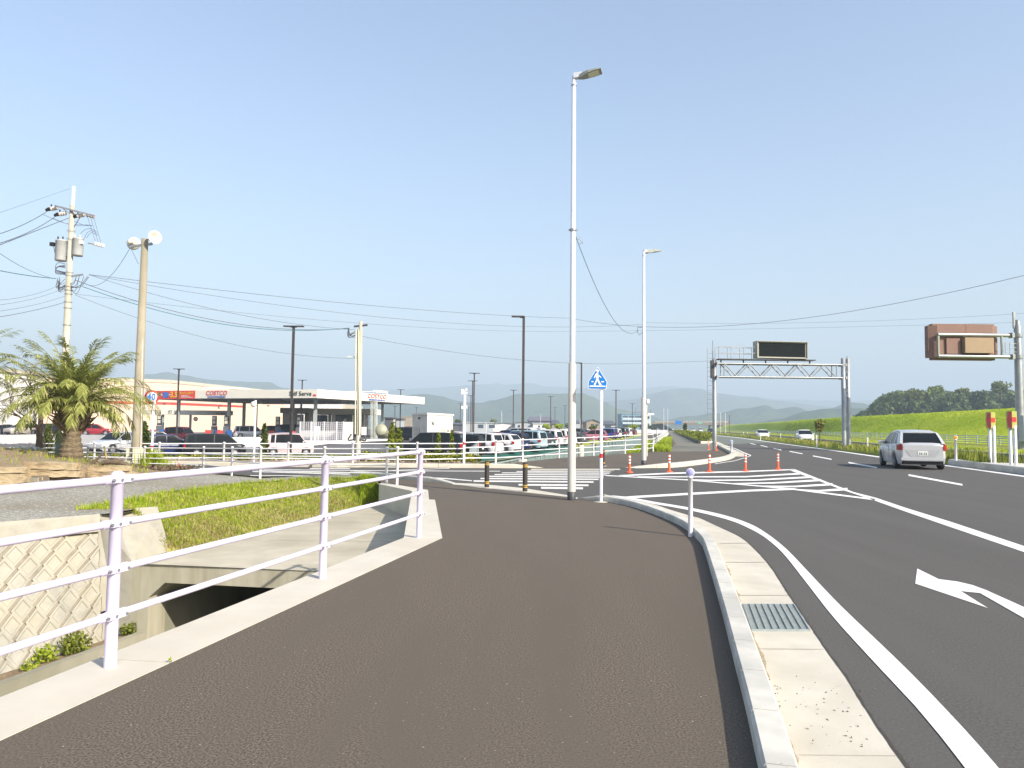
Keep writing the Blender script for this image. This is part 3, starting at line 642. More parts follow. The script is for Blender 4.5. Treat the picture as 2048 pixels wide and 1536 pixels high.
# culvert slab + headwall
t = thing('box_culvert', 'low concrete box culvert with a black opening under the railing', 'culvert', Vector((-3.8, 11.6, -2.6)))
mb = MB(); sp = [HL + Vector((-.3, 0, 0)), HR, Vector((-1.3, 13, -.7)), Vector((LI3.x, LI3.y, -.62)), Vector((LI4.x, LI4.y, -.53)), Vector((-3.6, 20.6, -.5))] + GB[::-1][0:] + [Vector((-6.6, 12.9, -.74))]
mb.sheet([sp]); sub('slab', mb, CONC_D if 0 else pm('slab_concrete', (0.50, 0.455, 0.35), (0.44, 0.40, 0.305), 2.2, .92, .15, 50, c3=(0.37, 0.335, 0.25), s3=.7, spec=.2), t)
mb = MB()
for (a, b) in (((-5.6, 14.2), (-1.6, 14.0)), ((-5.3, 16.4), (-1.9, 16.3)), ((-4.5, 18.2), (-2.3, 18.1))):
    za = -.74 + (a[1] - 12) * .028 + .004
    sub('joint', MB().poly([Vector((a[0], a[1], za)), Vector((b[0], b[1], za)), Vector((b[0], b[1] + .02, za)), Vector((a[0], a[1] + .02, za))]), GROUTC, t)
ux = (HR - HL).normalized(); Lh = (HR - HL).length
def hp(s, z, off=0.0): p = HL + ux * s; return Vector((p.x - ux.y * off, p.y + ux.x * off, z))
so = .30; zt = -1.03; zh = -1.28
mb = MB()
mb.poly([hp(-.0, -.74), hp(-.0, -2.6), hp(so, -2.6), hp(so, zh), hp(so + .28, zt), hp(so + .28, -.74)])
mb.poly([hp(so + .28, -.74), hp(so + .28, zt), hp(Lh, zt), hp(Lh, -.74)])
mb.quad(hp(so, -2.6), hp(so, -2.6, .45), hp(so, zh, .45), hp(so, zh)); mb.quad(hp(so, zh), hp(so, zh, .45), hp(so + .28, zt, .45), hp(so + .28, zt))
sub('headwall', mb, pm('headwall_concrete', (0.44, 0.41, 0.315), (0.36, 0.335, 0.25), 3, .92, .15, 50, c3=(0.30, 0.275, 0.19), s3=1.2, stretch=(2, 2, .3), spec=.2), t)
mb = MB(); mb.quad(hp(so, zh, .45), hp(so, zh, 9), hp(so, -2.6, 9), hp(so, -2.6, .45)); mb.quad(hp(so + .28, zt, .45), hp(so + .28, zt, 9), hp(so, zh, 9), hp(so, zh, .45))
mb.quad(hp(so + .28, zt, 0), hp(Lh, zt, 0), hp(Lh, zt, 9), hp(so + .28, zt, 9)); mb.quad(hp(so, -2.6, 9), hp(Lh, -2.6, 9), hp(Lh, zt, 9), hp(so, zt, 9)); mb.quad(hp(so, -2.6, 0), hp(Lh, -2.6, 0), hp(Lh, -2.6, 9), hp(so, -2.6, 9))
mb.quad(hp(Lh, -2.6, 0), hp(Lh, zt, 0), hp(Lh, zt, 9), hp(Lh, -2.6, 9))
sub('barrel', mb, CONC_D, t)
# wing between block wall and headwall
t = tag(MB().quad(W1, W1B + Vector((0, 0, -.75)), Vector((HL.x, HL.y, -2.6)), HL).poly([W1, HL, GB[0] + Vector((.02, .1, .01)), Vector((-6.3, 13.3, .012)), Vector((-6.85, 12.8, .012))]).build('wing_wall', BLOCKC), 'sloping concrete wing wall joining the block wall to the culvert', 'wing wall')
# block wall
def bw(u, v, off=0.0):                     # u along from the right end, v down
    tp = W1 + (W0T - W1) * u; bt = W1B + (W0B - W1B) * u; p = tp + (bt - tp) * v
    n = (W0T - W1).cross(W1B - W1).normalized(); n = n if n.x > 0 else -n
    return p + n * off
t = thing('block_retaining_wall', 'sloped retaining wall of diamond concrete blocks left of the culvert', 'retaining wall', W1B)
mb = MB().loft([[bw(i / 24, .1 + .92 * k / 12) for k in range(13)] for i in range(25)]); sub('wall_face', mb, GROUTC, t)
mb = MB(); mb.quad(bw(0, 0, .10), bw(1, 0, .10), bw(1, .14, .07), bw(0, .14, .07)); mb.quad(bw(0, .14, .07), bw(1, .14, .07), bw(1, .14, -.06), bw(0, .14, -.06))
mb.quad(bw(0, 0, .10), bw(0, 0, -.42), bw(1, 0, -.42), bw(1, 0, .10)); mb.quad(bw(0, 0, .1), bw(0, .14, .07), bw(0, .14, -.3), bw(0, 0, -.3)); sub('coping', mb, BLOCKC, t)
mb = MB(); Lw = 7.0; Hw = 2.05; cw_, chh = .40, .46
def uvp(x, y, off): return bw(max(0, min(1, x / Lw)), .15 + .85 * max(0, min(1, y / Hw)), off)
r3 = random.Random(5)
for i in range(-1, 20):
    for j in range(-1, 11):
        cx = i * cw_ + (j % 2) * cw_ / 2; cy = j * chh / 2
        sk = .05; g_ = .962; o_ = r3.uniform(.026, .036)
        def ring(k, off): return [uvp(cx + dx * cw_ / 2 * k + dy * sk * k, cy + dy * chh / 2 * k, off) for dx, dy in ((0, -1), (1, 0), (0, 1), (-1, 0))]
        if cx < -.05 or cx > Lw + .1 or cy < -.02 or cy > Hw + .05: continue
        r0, r1, r2, r4 = ring(g_, .0), ring(g_ * .97, o_), ring(.68, o_ + .004), ring(.58, o_ - .014)
        for a, b in ((r0, r1), (r1, r2), (r2, r4)):
            for k in range(4): mb.quad(a[k], a[(k + 1) % 4], b[(k + 1) % 4], b[k])
        mb.poly(r4)
sub('diamond_blocks', mb, BLOCKC, t)
for px, py in ((79, 1144), (205, 1227)):
    p = ray(px, py); C0 = Vector((0, 0, CAMZ)); n = (W0T - W1).cross(W1B - W1).normalized(); k = (W1 - C0).dot(n) / p.dot(n); q = C0 + p * k
    n = n if n.x > 0 else -n
    mb = MB().mat(DGREY); mb.tube([q, q + n * .09], .035, 12, cap=False).tube([q + n * .09, q], .026, 12, cap=False); mb.poly([q + n * .03 + Vector((math.cos(a) * .026, 0, math.sin(a) * .026)) for a in [k_ * .785 for k_ in range(8)]])
    sub('weep_pipe', mb, DGREY, t)
# soil strip + ditch kerb below the wall
K0 = Vector((-5.9, 12.0, -1.85)); K1 = Vector((-6.57, 9.5, -1.85)); K2 = ext(K0, K1, 1.6)
mb = MB().sheet([[W1B + Vector((.05, .2, 0)), K0, K1, K2, W0B + Vector((0, -.8, 0)), W0B + Vector((-.1, 0, 0))]]); struct('soil_strip', mb, SOIL)
mb = MB()
for a, b in ((K0, K1), (K1, K2)):
    q = Vector((.13, -.02, 0)); mb.loft([[Vector((p.x, p.y, -1.95)), p + Vector((0, 0, .03)), p + q + Vector((0, 0, .03)), p + q + Vector((0, 0, -.78))] for p in (a, b)])
tag(mb.build('channel_kerb', CONC_D), 'weathered concrete kerb under the diamond block wall beside weeds', 'channel kerb')
# grass slope
mb = MB(); rr = random.Random(11); rows = []
def lerp_path(p, t): return at_len(p, plen(p) * t)[0]
def gp_(t, s):
    a, b = lerp_path(GT, t), lerp_path(GB, t); q = a + (b - a) * s
    q.z += .05 * math.sin(s * math.pi) * (0.6 + .4 * math.sin(t * 23)); return q
for i in range(41):
    rows.append([gp_(i / 40, -0.04 + 1.06 * k / 8) + Vector((0, 0, rr.uniform(-.03, .03) - .01)) for k in range(9)])
mb.loft(rows, smooth=True); struct('grass_slope', mb, pm('slope_earth', (0.24, 0.26, 0.05), (0.34, 0.29, 0.12), 2.5, .95, .8, 12, spec=.1))
g1, g2 = MB(), MB()
from mathutils import noise as NZ
for _ in range(34000):
    t, s = rr.random(), rr.random() ** .9; p = gp_(t, s * 1.02 - .03)
    dry = NZ.noise(p * .9) * .5 + .5; dry = dry * .8 + s * .55 - .22
    (g2 if rr.random() < dry - .12 else g1).blade(p + Vector((rr.uniform(-.05, .05), rr.uniform(-.05, .05), -.02)), rr.uniform(.03, .10) * (1.3 if s < .10 else 1), rr.uniform(.006, .012), rr.uniform(0, .1), rr.uniform(0, 6.28))
for _ in range(2600):                     # taller tufts at the right-hand end
    t = rr.uniform(.90, 1); s = rr.random(); p = gp_(t, s); g1.blade(p, rr.uniform(.10, .24), .012, rr.uniform(0, .1), rr.uniform(0, 6.28))
tag(g1.build('grass', LIMEG), kind='stuff'); tag(g2.build('dry_grass', DRYG), kind='stuff')
def weed(px, py, z, r, n, lab, m=SHRUBM, nm='weed', grp=None):
    p = G(px, py, z); mb = MB().leaves(n, p + Vector((0, 0, r * .6)), (r, r, r * .85), min(.03, r * .6), .2, rnd=rr); o = mb.build(nm, m); return tag(o, lab, 'weed', grp)
weed(150, 1305, -1.87, .22, 420, 'round green weed clump at the foot of the diamond wall')
weed(92, 1322, -1.87, .16, 200, 'small pale weed clump left of the round one by the wall foot', GRASSM)
weed(252, 1235, -1.87, .20, 300, 'tall reddish green weed in the corner beside the culvert')
weed(262, 1268, -1.87, .16, 260, 'dark weed clump behind the first railing post near the culvert')
weed(60, 1340, -1.87, .10, 90, 'tiny weed sprig at the far left of the soil strip', GRASSM)
weed(341, 1324, .02, .018, 7, 'tiny sprig growing from the joint in the ledge', GRASSM)
# ================================================================== NEAR RAILING
RZ = (1.150, .882, .604, .326)
post_xy = [ext(G(645, 1157, LEDZ), G(220, 1334, LEDZ), 2.0), ext(G(645, 1157, LEDZ), G(220, 1334, LEDZ), 1.0), G(220, 1334, LEDZ), G(645, 1157, LEDZ), G(838, 1075, LEDZ)]
t = thing('lilac_railing', 'near lilac-white four-rail railing standing on the concrete ledge', 'railing', post_xy[2])
def rail_post(par, p, h, r, nm='post', m=RAILP, dome=True):
    b = Vector((p.x, p.y, p.z))
    mb = MB().mat(m).lathe([(r, -.02), (r, h - .05), (r * 1.08, h - .048), (r * 1.1, h - .03), (r * 1.08, h - .018), (r * .95, h - .010), (r * .55, h - .001), (0.0, h)], b, 18)
    return sub(nm, mb, m, par)
for p in post_xy: rail_post(t, p, 1.185, .037)
side = Vector((.24, 1, 0)).normalized(); nrm = Vector((side.y, -side.x, 0))
for k, z in enumerate(RZ):
    pts = [Vector((p.x, p.y, z)) for p in post_xy]
    r = .024 if k == 0 else .0215
    for a, b in zip(pts[:-1], pts[1:]):
        sub('rail', MB().tube([a, b], r, 14), RAILP, t)
    for i, q in enumerate(pts[1:]):
        d = side
        mb = MB().mat(RAILP).lathe([(.0375, -.024), (.0415, -.022), (.0415, .022), (.0375, .024)], q, 18)
        mb.tube([q - d * .105, q - d * .03], r + .006, 14).tube([q + d * .03, q + d * .105], r + .006, 14)
        mb.box(q + nrm * (.036) , (.012, .15, .034), Matrix.Rotation(math.atan2(side.y, side.x) - math.pi / 2, 3, 'Z'))
        mb.mat(STEEL)
        for s_ in (-.075, -.012, .07): mb.tube([q + d * s_ + nrm * .034, q + d * s_ + nrm * .05], .009, 8)
        sub('bracket', mb, RAILP, t)
# railing returning along the ledge
def fence_run(name, label, cat, bases, tops_z, nr, r_post, r_rail, m, group=None, rail_lo=.2, dome=True, first=None):
    t = thing(name, label, cat, bases[0], group)
    for p, h in zip(bases, tops_z):
        mb = MB().lathe([(r_post, -.05), (r_post, h - .04), (r_post * 1.25, h - .035), (r_post * 1.3, h - .01), (r_post * .7, h), (0, h + .004)], p, 8)
        sub('post', mb, m, t)
    for k in range(nr):
        f = 1 - k / max(1, nr - 1) * (1 - rail_lo); pts = [Vector((p.x, p.y, p.z + (h - .06) * f)) for p, h in zip(bases, tops_z)]
        sub('rail', MB().tube(pts, r_rail, 6), m, t)
    return t
pa, pb = G(794, 969, LEDZ), G(773, 965, LEDZ)
nb = [pa, pb, G(648, 961), G(520, 957.5), G(463, 949.5), G(406, 941), Vector((-12.0, 24.3, 0)), Vector((-14.2, 24.9, 0))]
nt_ = [HZ(893 if i < 6 else 892, p.x, p.y) - p.z for i, p in enumerate(nb)]
fence_run('white_street_railing', 'white four-rail street railing between the gravel lot and the side street', 'railing', nb, nt_, 4, .034, .02, WHITE, rail_lo=.26)
# grate
t = thing('drain_grate', 'square galvanised drain grate set in the pale gutter', 'drain grate', G(1550, 1240))
Q = P2([(1485, 1212.7), (1587.6, 1212.7), (1619, 1264), (1502, 1264)], .0)
def q2(u, v, z): a = Q[0] + (Q[1] - Q[0]) * u; b = Q[3] + (Q[2] - Q[3]) * u; p = a + (b - a) * v; return Vector((p.x, p.y, z))
sub('pit_shade_sheet', MB().quad(q2(0, 0, .0075), q2(1, 0, .0075), q2(1, 1, .0075), q2(0, 1, .0075)), pm('grate_shade', (.09, .105, .10), (.06, .07, .07), 6, .8), t)  # flat dark sheet; its colour stands in for the shade below the bars
GALV = pm('grate_zinc', (0.34, 0.385, 0.38), (0.28, 0.32, 0.315), 20, .5, metal=.3)
mb = MB()
for i in range(9): mb.bar(q2((i + .02) / 8 * .98 + .01, .01, .018), q2((i + .02) / 8 * .98 + .01, .99, .018), .006, .014)
for i in range(24): mb.bar(q2(.01, (i + .5) / 24, .0145), q2(.99, (i + .5) / 24, .0145), .007, .010)
sub('bars', mb, GALV, t)
mb = MB()
for a, b in (((0, 0), (1, 0)), ((1, 0), (1, 1)), ((1, 1), (0, 1)), ((0, 1), (0, 0))): mb.bar(q2(*a, .012), q2(*b, .012), .012, .018)
sub('frame', mb, GALV, t)
mb = MB()
for _ in range(110):
    x = rr.gauss(0, 1); p = G(1600 + rr.uniform(-60, 150), 1420 + rr.uniform(-75, 75), .006)
    if _ > 80: a = G(1498 + (_ - 80) * 1.8, 1290 + (_ - 80) * 3.6, .006); p = a + Vector((rr.uniform(-.01, .05), rr.uniform(-.02, .02), 0))
    mb.leaves(2, p, (.006, .006, .003), .005 * rr.uniform(.5, 1.6), .1, rnd=rr)
tag(mb.build('grit', pm('grit', (0.10, 0.085, 0.06), (0.2, 0.17, 0.12), 40, .95)), kind='stuff')
# ================================================================== MOUND, STONES, LEFT SIDE
def interp(tb, x):
    if x <= tb[0][0]: return tb[0][1]
    for (x0, y0), (x1, y1) in zip(tb[:-1], tb[1:]):
        if x <= x1: return y0 + (y1 - y0) * (x - x0) / (x1 - x0)
    return tb[-1][1]
M_F = [(-300, 17.4), (0, 17.5), (41, 17.5), (48, 19.1), (150, 19.2), (176, 19.9), (262, 20.1), (345, 20.8)]
M_T = [(-300, .40), (41, .38), (60, .42), (150, .40), (176, .26), (262, .2), (300, .02), (345, -.03)]
M_C = [(-300, .72), (0, .72), (35, .66), (80, .60), (105, .48), (160, .37), (200, .24), (262, .14), (300, .06), (345, .0)]
def mound_pt(px, f):
    d0 = interp(M_F, px); d = d0 + (27.0 - d0) * f; q = D(px, 900, d); zc = interp(M_C, px); z0 = interp(M_T, px); fc = .45
    z = z0 + (zc - z0) * math.sin(f / fc * math.pi / 2) if f < fc else zc * math.cos((f - fc) / (1 - fc) * math.pi / 2)
    z += (.07 * NZ.noise(Vector((q.x * 1.1, q.y * 1.1, 1))) + .03 * NZ.noise(Vector((q.x * 4, q.y * 4, 1)))) * min(1, zc * 4)
    return Vector((q.x, q.y, z))
mb = MB(); rings = []
for i in range(110):
    px = -300 + 645 * i / 109; p0 = mound_pt(px, 0); rings.append([Vector((p0.x, p0.y - .02, -.05))] + [mound_pt(px, k / 26) for k in range(27)])
mb.loft(rings, smooth=True); struct('soil_mound', mb, SOIL)
def slab(x0, x1, y0, y1, d, depth, lab, tilt=0):    # a rough stone beam seen between these pixels
    a, b = D(x0, y1, d), D(x1, y1 + tilt, d); hgt = (y1 - y0) / F * d; mb = MB(); L = (b - a).length; n = max(3, int(L / .25)); r5 = random.Random(int(x0 * 7 + y0)); rings = []
    u = (b - a).normalized(); v = Vector((-u.y, u.x, 0)).normalized()
    for i in range(n + 1):
        p = a + u * (L * i / n); j = lambda: r5.uniform(-.022, .022)
        rings.append([p + Vector((0, 0, j())), p + Vector((0, 0, hgt + j())) + v * j(), p + v * depth + Vector((0, 0, hgt + j())), p + v * depth + Vector((0, 0, j()))])
    mb.loft(rings, close=True, caps=True); return tag(mb.build('stone_beam', STONE), lab, 'stone beam', 'rough stone beams edging the soil mound')
slab(-60, 41, 935, 945, 17.35, .35, 'thin top stone beam of the leftmost stack', 2)
slab(-60, 41, 946, 954, 17.3, .35, 'middle stone beam of the leftmost stack', 3)
slab(-60, 40, 955, 966, 17.25, .35, 'lower stone beam of the leftmost stack', 0)
slab(-60, 33, 967, 977, 17.2, .35, 'bottom stone beam at the left edge touching the gravel', -1)
slab(46, 145, 924, 937, 19.05, .35, 'long upper stone beam below the palm tree', 4)
slab(44, 150, 939, 951.5, 19.0, .35, 'long lower stone beam below the palm tree', 4)
slab(47, 66, 950, 962, 18.9, .3, 'small broken stone block wedged at the left end of the long beams')
slab(174, 250, 933, 944, 19.85, .35, 'upper stone beam at the right end of the mound')
slab(175, 262, 945, 958, 19.8, .35, 'lower stone beam at the right end of the mound')
slab(70, 82, 954, 960, 18.9, .2, 'small loose stone under the long lower beam')
tag(MB().box(D(63, 968, 18.0) + Vector((0, 0, .05)), (.32, .06, .2)).build('concrete_edging', CONC_D), 'short flat concrete board below the stone beams', 'edging')
mb = MB()
for i in range(7):
    a = G(64 + i * 16, 962 - i * .8); mb.box(a + Vector((.11, .0, .06)), (.235, .05 + .01 * (i % 2), .14 + .01 * (i % 2)))
tag(mb.build('board_edging', pm('old_board', (0.20, 0.165, 0.12), (0.14, 0.12, 0.09), 6, .95)), 'low row of dark boards between mound and gravel', 'edging')
tag(MB().tube([D(182, 929, 22), D(192, 920, 22), D(197, 916, 22), D(205, 907, 22)], [.05, .05, .04, .03], 8).build('dead_branch', BARK), 'short upright dark dead branch beside the palm', 'branch')
tag(MB().tube([D(195, 932, 22), D(208, 925, 22), D(222, 923.5, 22), D(240, 924.5, 22), D(252, 929, 22), D(262, 933, 22)], [.04, .07, .08, .08, .07, .05], 8).build('fallen_branch', BARK), 'long dark fallen branch lying across the top of the mound', 'branch')
mb = MB()
for i in range(30): mb.leaves(6, D(40 + rr.uniform(-8, 32), 898 + rr.uniform(-1.5, 2), 24), (.3, .2, .05), .09, .1, rnd=rr)
tag(mb.build('white_sheet', WHITE), 'crumpled white sheet lying on top of the soil mound', 'sheet')
for px, py, n, hh, lab in ((303, 936, 330, .62, 'bright green tuft of long leaves beside the cream box'), (120, 921, 130, .2, 'small green tuft left of the palm trunk'), (325, 932, 90, .35, 'smaller green tuft right of the cream box')):
    mb = MB(); c = G(px, py, .02) if px > 200 else D(px, py, 22.5)
    for _ in range(n): mb.blade(c + Vector((rr.gauss(0, .16), rr.gauss(0, .12), 0)), rr.uniform(.4, 1.15) * hh, .016, rr.uniform(0, .35) * hh, rr.uniform(0, 6.28))
    tag(mb.build('grass_tuft', LIMEG), lab, 'grass tuft')
mb = MB()
for _ in range(700):
    mb.blade(mound_pt(rr.uniform(-100, 300), rr.uniform(.05, .9)) + Vector((0, 0, -.01)), rr.uniform(.05, .16), .012, rr.uniform(0, .08), rr.uniform(0, 6.28))
tag(mb.build('sparse_grass', GRASSM), kind='stuff')
mb = MB()
for _ in range(1500):
    x, y = rr.uniform(-13.6, -10.2), rr.uniform(22.8, 24.4); mb.leaves(1, (x, y, rr.uniform(0, .12)), (.05, .05, .04), .06, 0, rnd=rr)
tag(mb.build('leaf_litter', pm('dead_leaves', (0.16, 0.11, 0.07), (0.09, 0.07, 0.04), 20, .95)), kind='stuff')
# ---- palm trees
def palm(base, h, label, n_f=46, seed=1, s=1.0):
    t = thing('palm_tree', label, 'palm tree', base, 'palm trees on the mound', world=False); r6 = random.Random(seed)
    mb = MB().mat(PALMT); prof = []
    nn = 26
    for i in range(nn):
        f = i / (nn - 1); r = (.27 + .05 * math.sin(f * 9)) * s * (1.0 + .30 * max(0, f - .55)); prof.append((r * (1.06 if i % 2 else .94), -.3 + (h + .3) * f))
    prof.append((0, h + .15)); mb.lathe(prof, (0, 0, 0), 14, smooth=False)
    for i in range(70):                              # old frond stubs round the head
        a = r6.uniform(0, 6.28); z = r6.uniform(h * .45, h + .05); d = Vector((math.cos(a), math.sin(a), 0)); p = d * .26 * s + Vector((0, 0, z))
        mb.tube([p, p + d * .12 * s + Vector((0, 0, .16)), p + d * .34 * s * r6.uniform(.6, 1.2) + Vector((0, 0, r6.uniform(.2, .5)))], [.045, .03, .014], 5)
    mb.build('trunk', PALMT, t, origin=(0, 0, 0))
    for i in range(n_f):
        f = (i + .5) / n_f; az = i * 2.39996 + r6.uniform(-.2, .2); el0 = R(87 - 74 * f ** .9 + r6.uniform(-8, 8)); Lf = s * (1.85 + .35 * math.sin(f * 3.1)) * r6.uniform(.88, 1.1)
        p = Vector((math.cos(az) * .16, math.sin(az) * .16, h + .18 - f * .35)); el = el0; pts = [p.copy()]; n = 16
        droop = r6.uniform(.05, .08) * (.82 if f > .4 else .5)
        for k in range(n):
            el -= droop * (1 + k * .10); p = p + Vector((math.cos(az) * math.cos(el), math.sin(az) * math.cos(el), math.sin(el))) * (Lf / n); pts.append(p.copy())
        mb = MB().tube(pts, [.022 * s * (1 - .8 * k / n) for k in range(n + 1)], 4)
        sidev = Vector((-math.sin(az), math.cos(az), 0))
        for k in range(4, n * 3 + 1):
            if r6.random() < .05: continue
            q, d = at_len(pts, Lf * min(.999, k / (n * 3))); up = sidev.cross(d).normalized(); fr = k / (n * 3)
            ll = s * .52 * (math.sin(min(1, fr * 1.25 + .12) * math.pi) ** .6 if fr < .75 else (1.25 - fr) * 1.4 + .08) * r6.uniform(.85, 1.1)
            for sg in (-1, 1):
                dr = (d * r6.uniform(.7, 1.1) + sidev * sg * r6.uniform(.4, .7) + up * r6.uniform(.1, .6)).normalized(); e = q + dr * ll * .55; e2 = e + (dr * .85 + Vector((0, 0, -.42))).normalized() * ll * .5
                wv = up.cross(dr).normalized() * r6.uniform(.010, .016) * s
                mb.add([q - wv * .6, q + wv * .6, e + wv, e2, e - wv], [(0, 1, 2, 4), (4, 2, 3)])
        mb.build('frond', PALML, t, origin=(0, 0, 0))
    return t
pp = D(142, 917, 22.6); palm(Vector((pp.x, pp.y, pp.z)), 1.7, 'stout palm with arching fronds on the soil mound', 72, 2, 1.06)
p2 = D(-88, 905, 24.0); palm(Vector((p2.x, p2.y, p2.z)), 2.5, 'second palm whose fronds reach in at the left edge', 30, 5, .95)
# bare shrub/tree behind the palm
def bare_tree(base, h, lab, seed, spread=.7):
    t = thing('bare_tree', lab, 'tree', base, world=False); r7 = random.Random(seed); mb = MB()
    mb.tube([(0, 0, -.1), (.04, 0, h * .3), (0, .05, h * .55)], [.11, .085, .06], 7); tr = mb.build('trunk', BARK, t, origin=(0, 0, 0))
    mb = MB()
    def br(p, d, l, r, dep):
        q = p + d * l; mid = p + d * l * .5 + Vector((r7.uniform(-.05, .05), r7.uniform(-.05, .05), .02)); mb.tube([p, mid, q], [r, r * .8, r * .55], 4, cap=False)
        if dep:
            for _ in range(3): br(p + d * l * r7.uniform(.5, 1), (d + Vector((r7.uniform(-1, 1), r7.uniform(-1, 1), r7.uniform(-.4, .9))) * spread).normalized(), l * r7.uniform(.55, .8), r * .55, dep - 1)
    for i in range(7): br(Vector((0, 0, h * r7.uniform(.25, .55))), Vector((r7.uniform(-1, 1), r7.uniform(-1, 1), r7.uniform(.3, 1.2))).normalized(), h * .3, .035, 3)
    mb.build('branches', BARK, t, origin=(0, 0, 0)); return t
bp = D(76, 905, 25.5); bare_tree(Vector((bp.x, bp.y, bp.z)), 3.2, 'bare twiggy tree with a dark trunk left of the palm', 3)
o = bp + Vector((0.5, .5, 0)); mb = MB()
for i in range(9):
    a = D(70 + i * 3, 905, 25.6); mb.tube([a, a + Vector((rr.uniform(-.3, .3), 0, 1.5)), a + Vector((rr.uniform(-.9, .6), rr.uniform(-.3, .3), rr.uniform(2.6, 4.2)))], [.02, .012, .005], 4)
tag(mb.build('dry_stems', pm('dry_stem', (0.33, 0.25, 0.17), None, 5, .9)), 'thin dry stems rising behind the palm crown', 'dry shrub')
def conifer(base, h, r, lab, grp=None, nm='conifer', m=CONIF, n=500, ls=.09):
    t = thing(nm, lab, 'tree', base, grp, world=False); r8 = random.Random(int(base.x * 100) + 9)
    MB().tube([(0, 0, -.1), (0, 0, h * .9)], [.035, .01], 6).build('trunk', BARK, t, origin=(0, 0, 0)); mb = MB()
    for _ in range(n):
        z = r8.random() ** 1.1; rad = r * (1 - z) ** .7 * r8.uniform(.3, 1.08); a = r8.uniform(0, 6.28)
        mb.leaves(1, (rad * math.cos(a), rad * math.sin(a), .12 * h + z * h * .88), (.03, .03, .05), ls, 0, rnd=r8)
    mb.build('crown', m, t, origin=(0, 0, 0)); return t
for px, pt, pbm, d, r_, lab in ((94, 852, 910, 29.6, .30, 'narrow dark conifer behind the mound left of the palm'), (287, 845, 905, 30.5, .35, 'dark conifer behind the concrete speaker pole'), (527, 850, 922, 31, .2, 'slim dark conifer beside the round sign post'),
                       (783, 848, 922, 30.8, .24, 'slim yellow-green sapling left of the black van'), (797, 858, 922, 31.2, .2, 'shorter yellow-green sapling touching the first sapling')):
    b = D(px, pbm, d); conifer(Vector((b.x, b.y, min(b.z, 0))), HZ(pt, b.x, b.y) - min(b.z, 0), r_, lab, 'small trees along the street planting', m=CONIF if px < 600 else SHRUBM, n=520)
for px, pt, d, lab in ((876, 866, 31, 'thin leafy sapling in front of the black van door'), (903, 860, 31.3, 'thin leafy sapling in front of the black van rear')):
    b = D(px, 922, d); conifer(Vector((b.x, b.y, -.1)), HZ(pt, b.x, b.y) + .1, .17, lab, 'small trees along the street planting', 'sapling', SHRUBM, 300, .07)
# ================================================================== POLES, SIGNS, LAMPS
def pole_base(px, py, z=0): return G(px, py, z)
# silver street lamps
def street_lamp(px, py, ytop, ysplit, lab, rb=.082, rt=.05, headrot=0.0, box=False, hs_=.92, grp='silver street lamps along the footpath'):
    b = G(px, py, .012); H_ = HZ(ytop, b.x, b.y) - b.z; hs = HZ(ysplit, b.x, b.y) - b.z
    t = thing('street_lamp', lab, 'street lamp', b, grp)
    sub('base_band', MB().lathe([(rb + .004, 0), (rb + .004, .17), (rb, .172)], b, 16), DGREY, t)
    sub('lower_pole', MB().lathe([(rb, .17), (rb * .93, hs), (rt * 1.1, hs + .03)], b, 16), POLEB, t)
    sub('upper_pole', MB().lathe([(rt * 1.15, hs), (rt * .82, H_), (0, H_ + .01)], b, 16), POLEW, t)
    top = b + Vector((0, 0, H_)); q = Matrix.Rotation(headrot, 3, 'Z')
    mb = MB().lathe([(rt * .9 + .012, -.14), (rt * .9 + .012, -.1), (rt * .7, -.09), (rt * .7, .06), (0, .07)], top, 12)
    mb.add([top + q @ Vector(v) for v in ((0, -.06, .0), (.16, -.06, .02), (.16, .06, .02), (0, .06, .0), (0, -.06, .11), (.18, -.06, .12), (.18, .06, .12), (0, .06, .11))], [(0, 3, 2, 1), (4, 5, 6, 7), (0, 1, 5, 4), (1, 2, 6, 5), (2, 3, 7, 6), (3, 0, 4, 7)])
    arm = sub('arm', mb, POLEW, t)
    HG_ = pm('lamp_head_grey', (0.30, 0.32, 0.29), (0.26, 0.28, 0.25), 4, .5)
    prof = [(.10, .055, .00, .10), (.22, .10, .01, .13), (.34, .15, .05, .145), (.52, .16, .09, .145), (.64, .145, .115, .138)]
    prof = [(x * hs_, w_ * hs_, z0 * hs_, z1 * hs_) for x, w_, z0, z1 in prof]; rings = [[top + q @ Vector(v) for v in ((x, -w_, z0), (x, -w_, z0 + (z1 - z0) * .6), (x, -w_ * .6, z1), (x, w_ * .6, z1), (x, w_, z0 + (z1 - z0) * .6), (x, w_, z0))] for x, w_, z0, z1 in prof]
    hd = sub('lamp_head', MB().loft(rings, close=True, caps=True), HG_, t)
    mb = MB().poly([top + q @ Vector(v) for v in ((.31, -.10, .030), (.31, .10, .030), (.53, .105, .084), (.53, -.105, .084))])
    p0 = [top + q @ Vector(v) for v in ((.31, -.10, .030), (.31, .10, .030), (.53, .105, .084), (.53, -.105, .084))]
    mb = MB().loft([p0, [v + Vector((0, 0, .05)) for v in p0]], close=True, caps=True)
    ln = sub('lens', mb, pm('lamp_lens', (0.70, 0.70, 0.50), None, 30, .3), hd, root=t)
    return t, b, H_
hr1 = math.atan2(.10, 1)
TL1 = street_lamp(1143, 1000, 158, 728, 'tallest silver street lamp with a beige lower half in the centre', .084, .052, -.25)
TL2 = street_lamp(1287.6, 929, 505, 797, 'second silver street lamp farther along on the far kerb corner', .105, .062, .55, hs_=1.35)
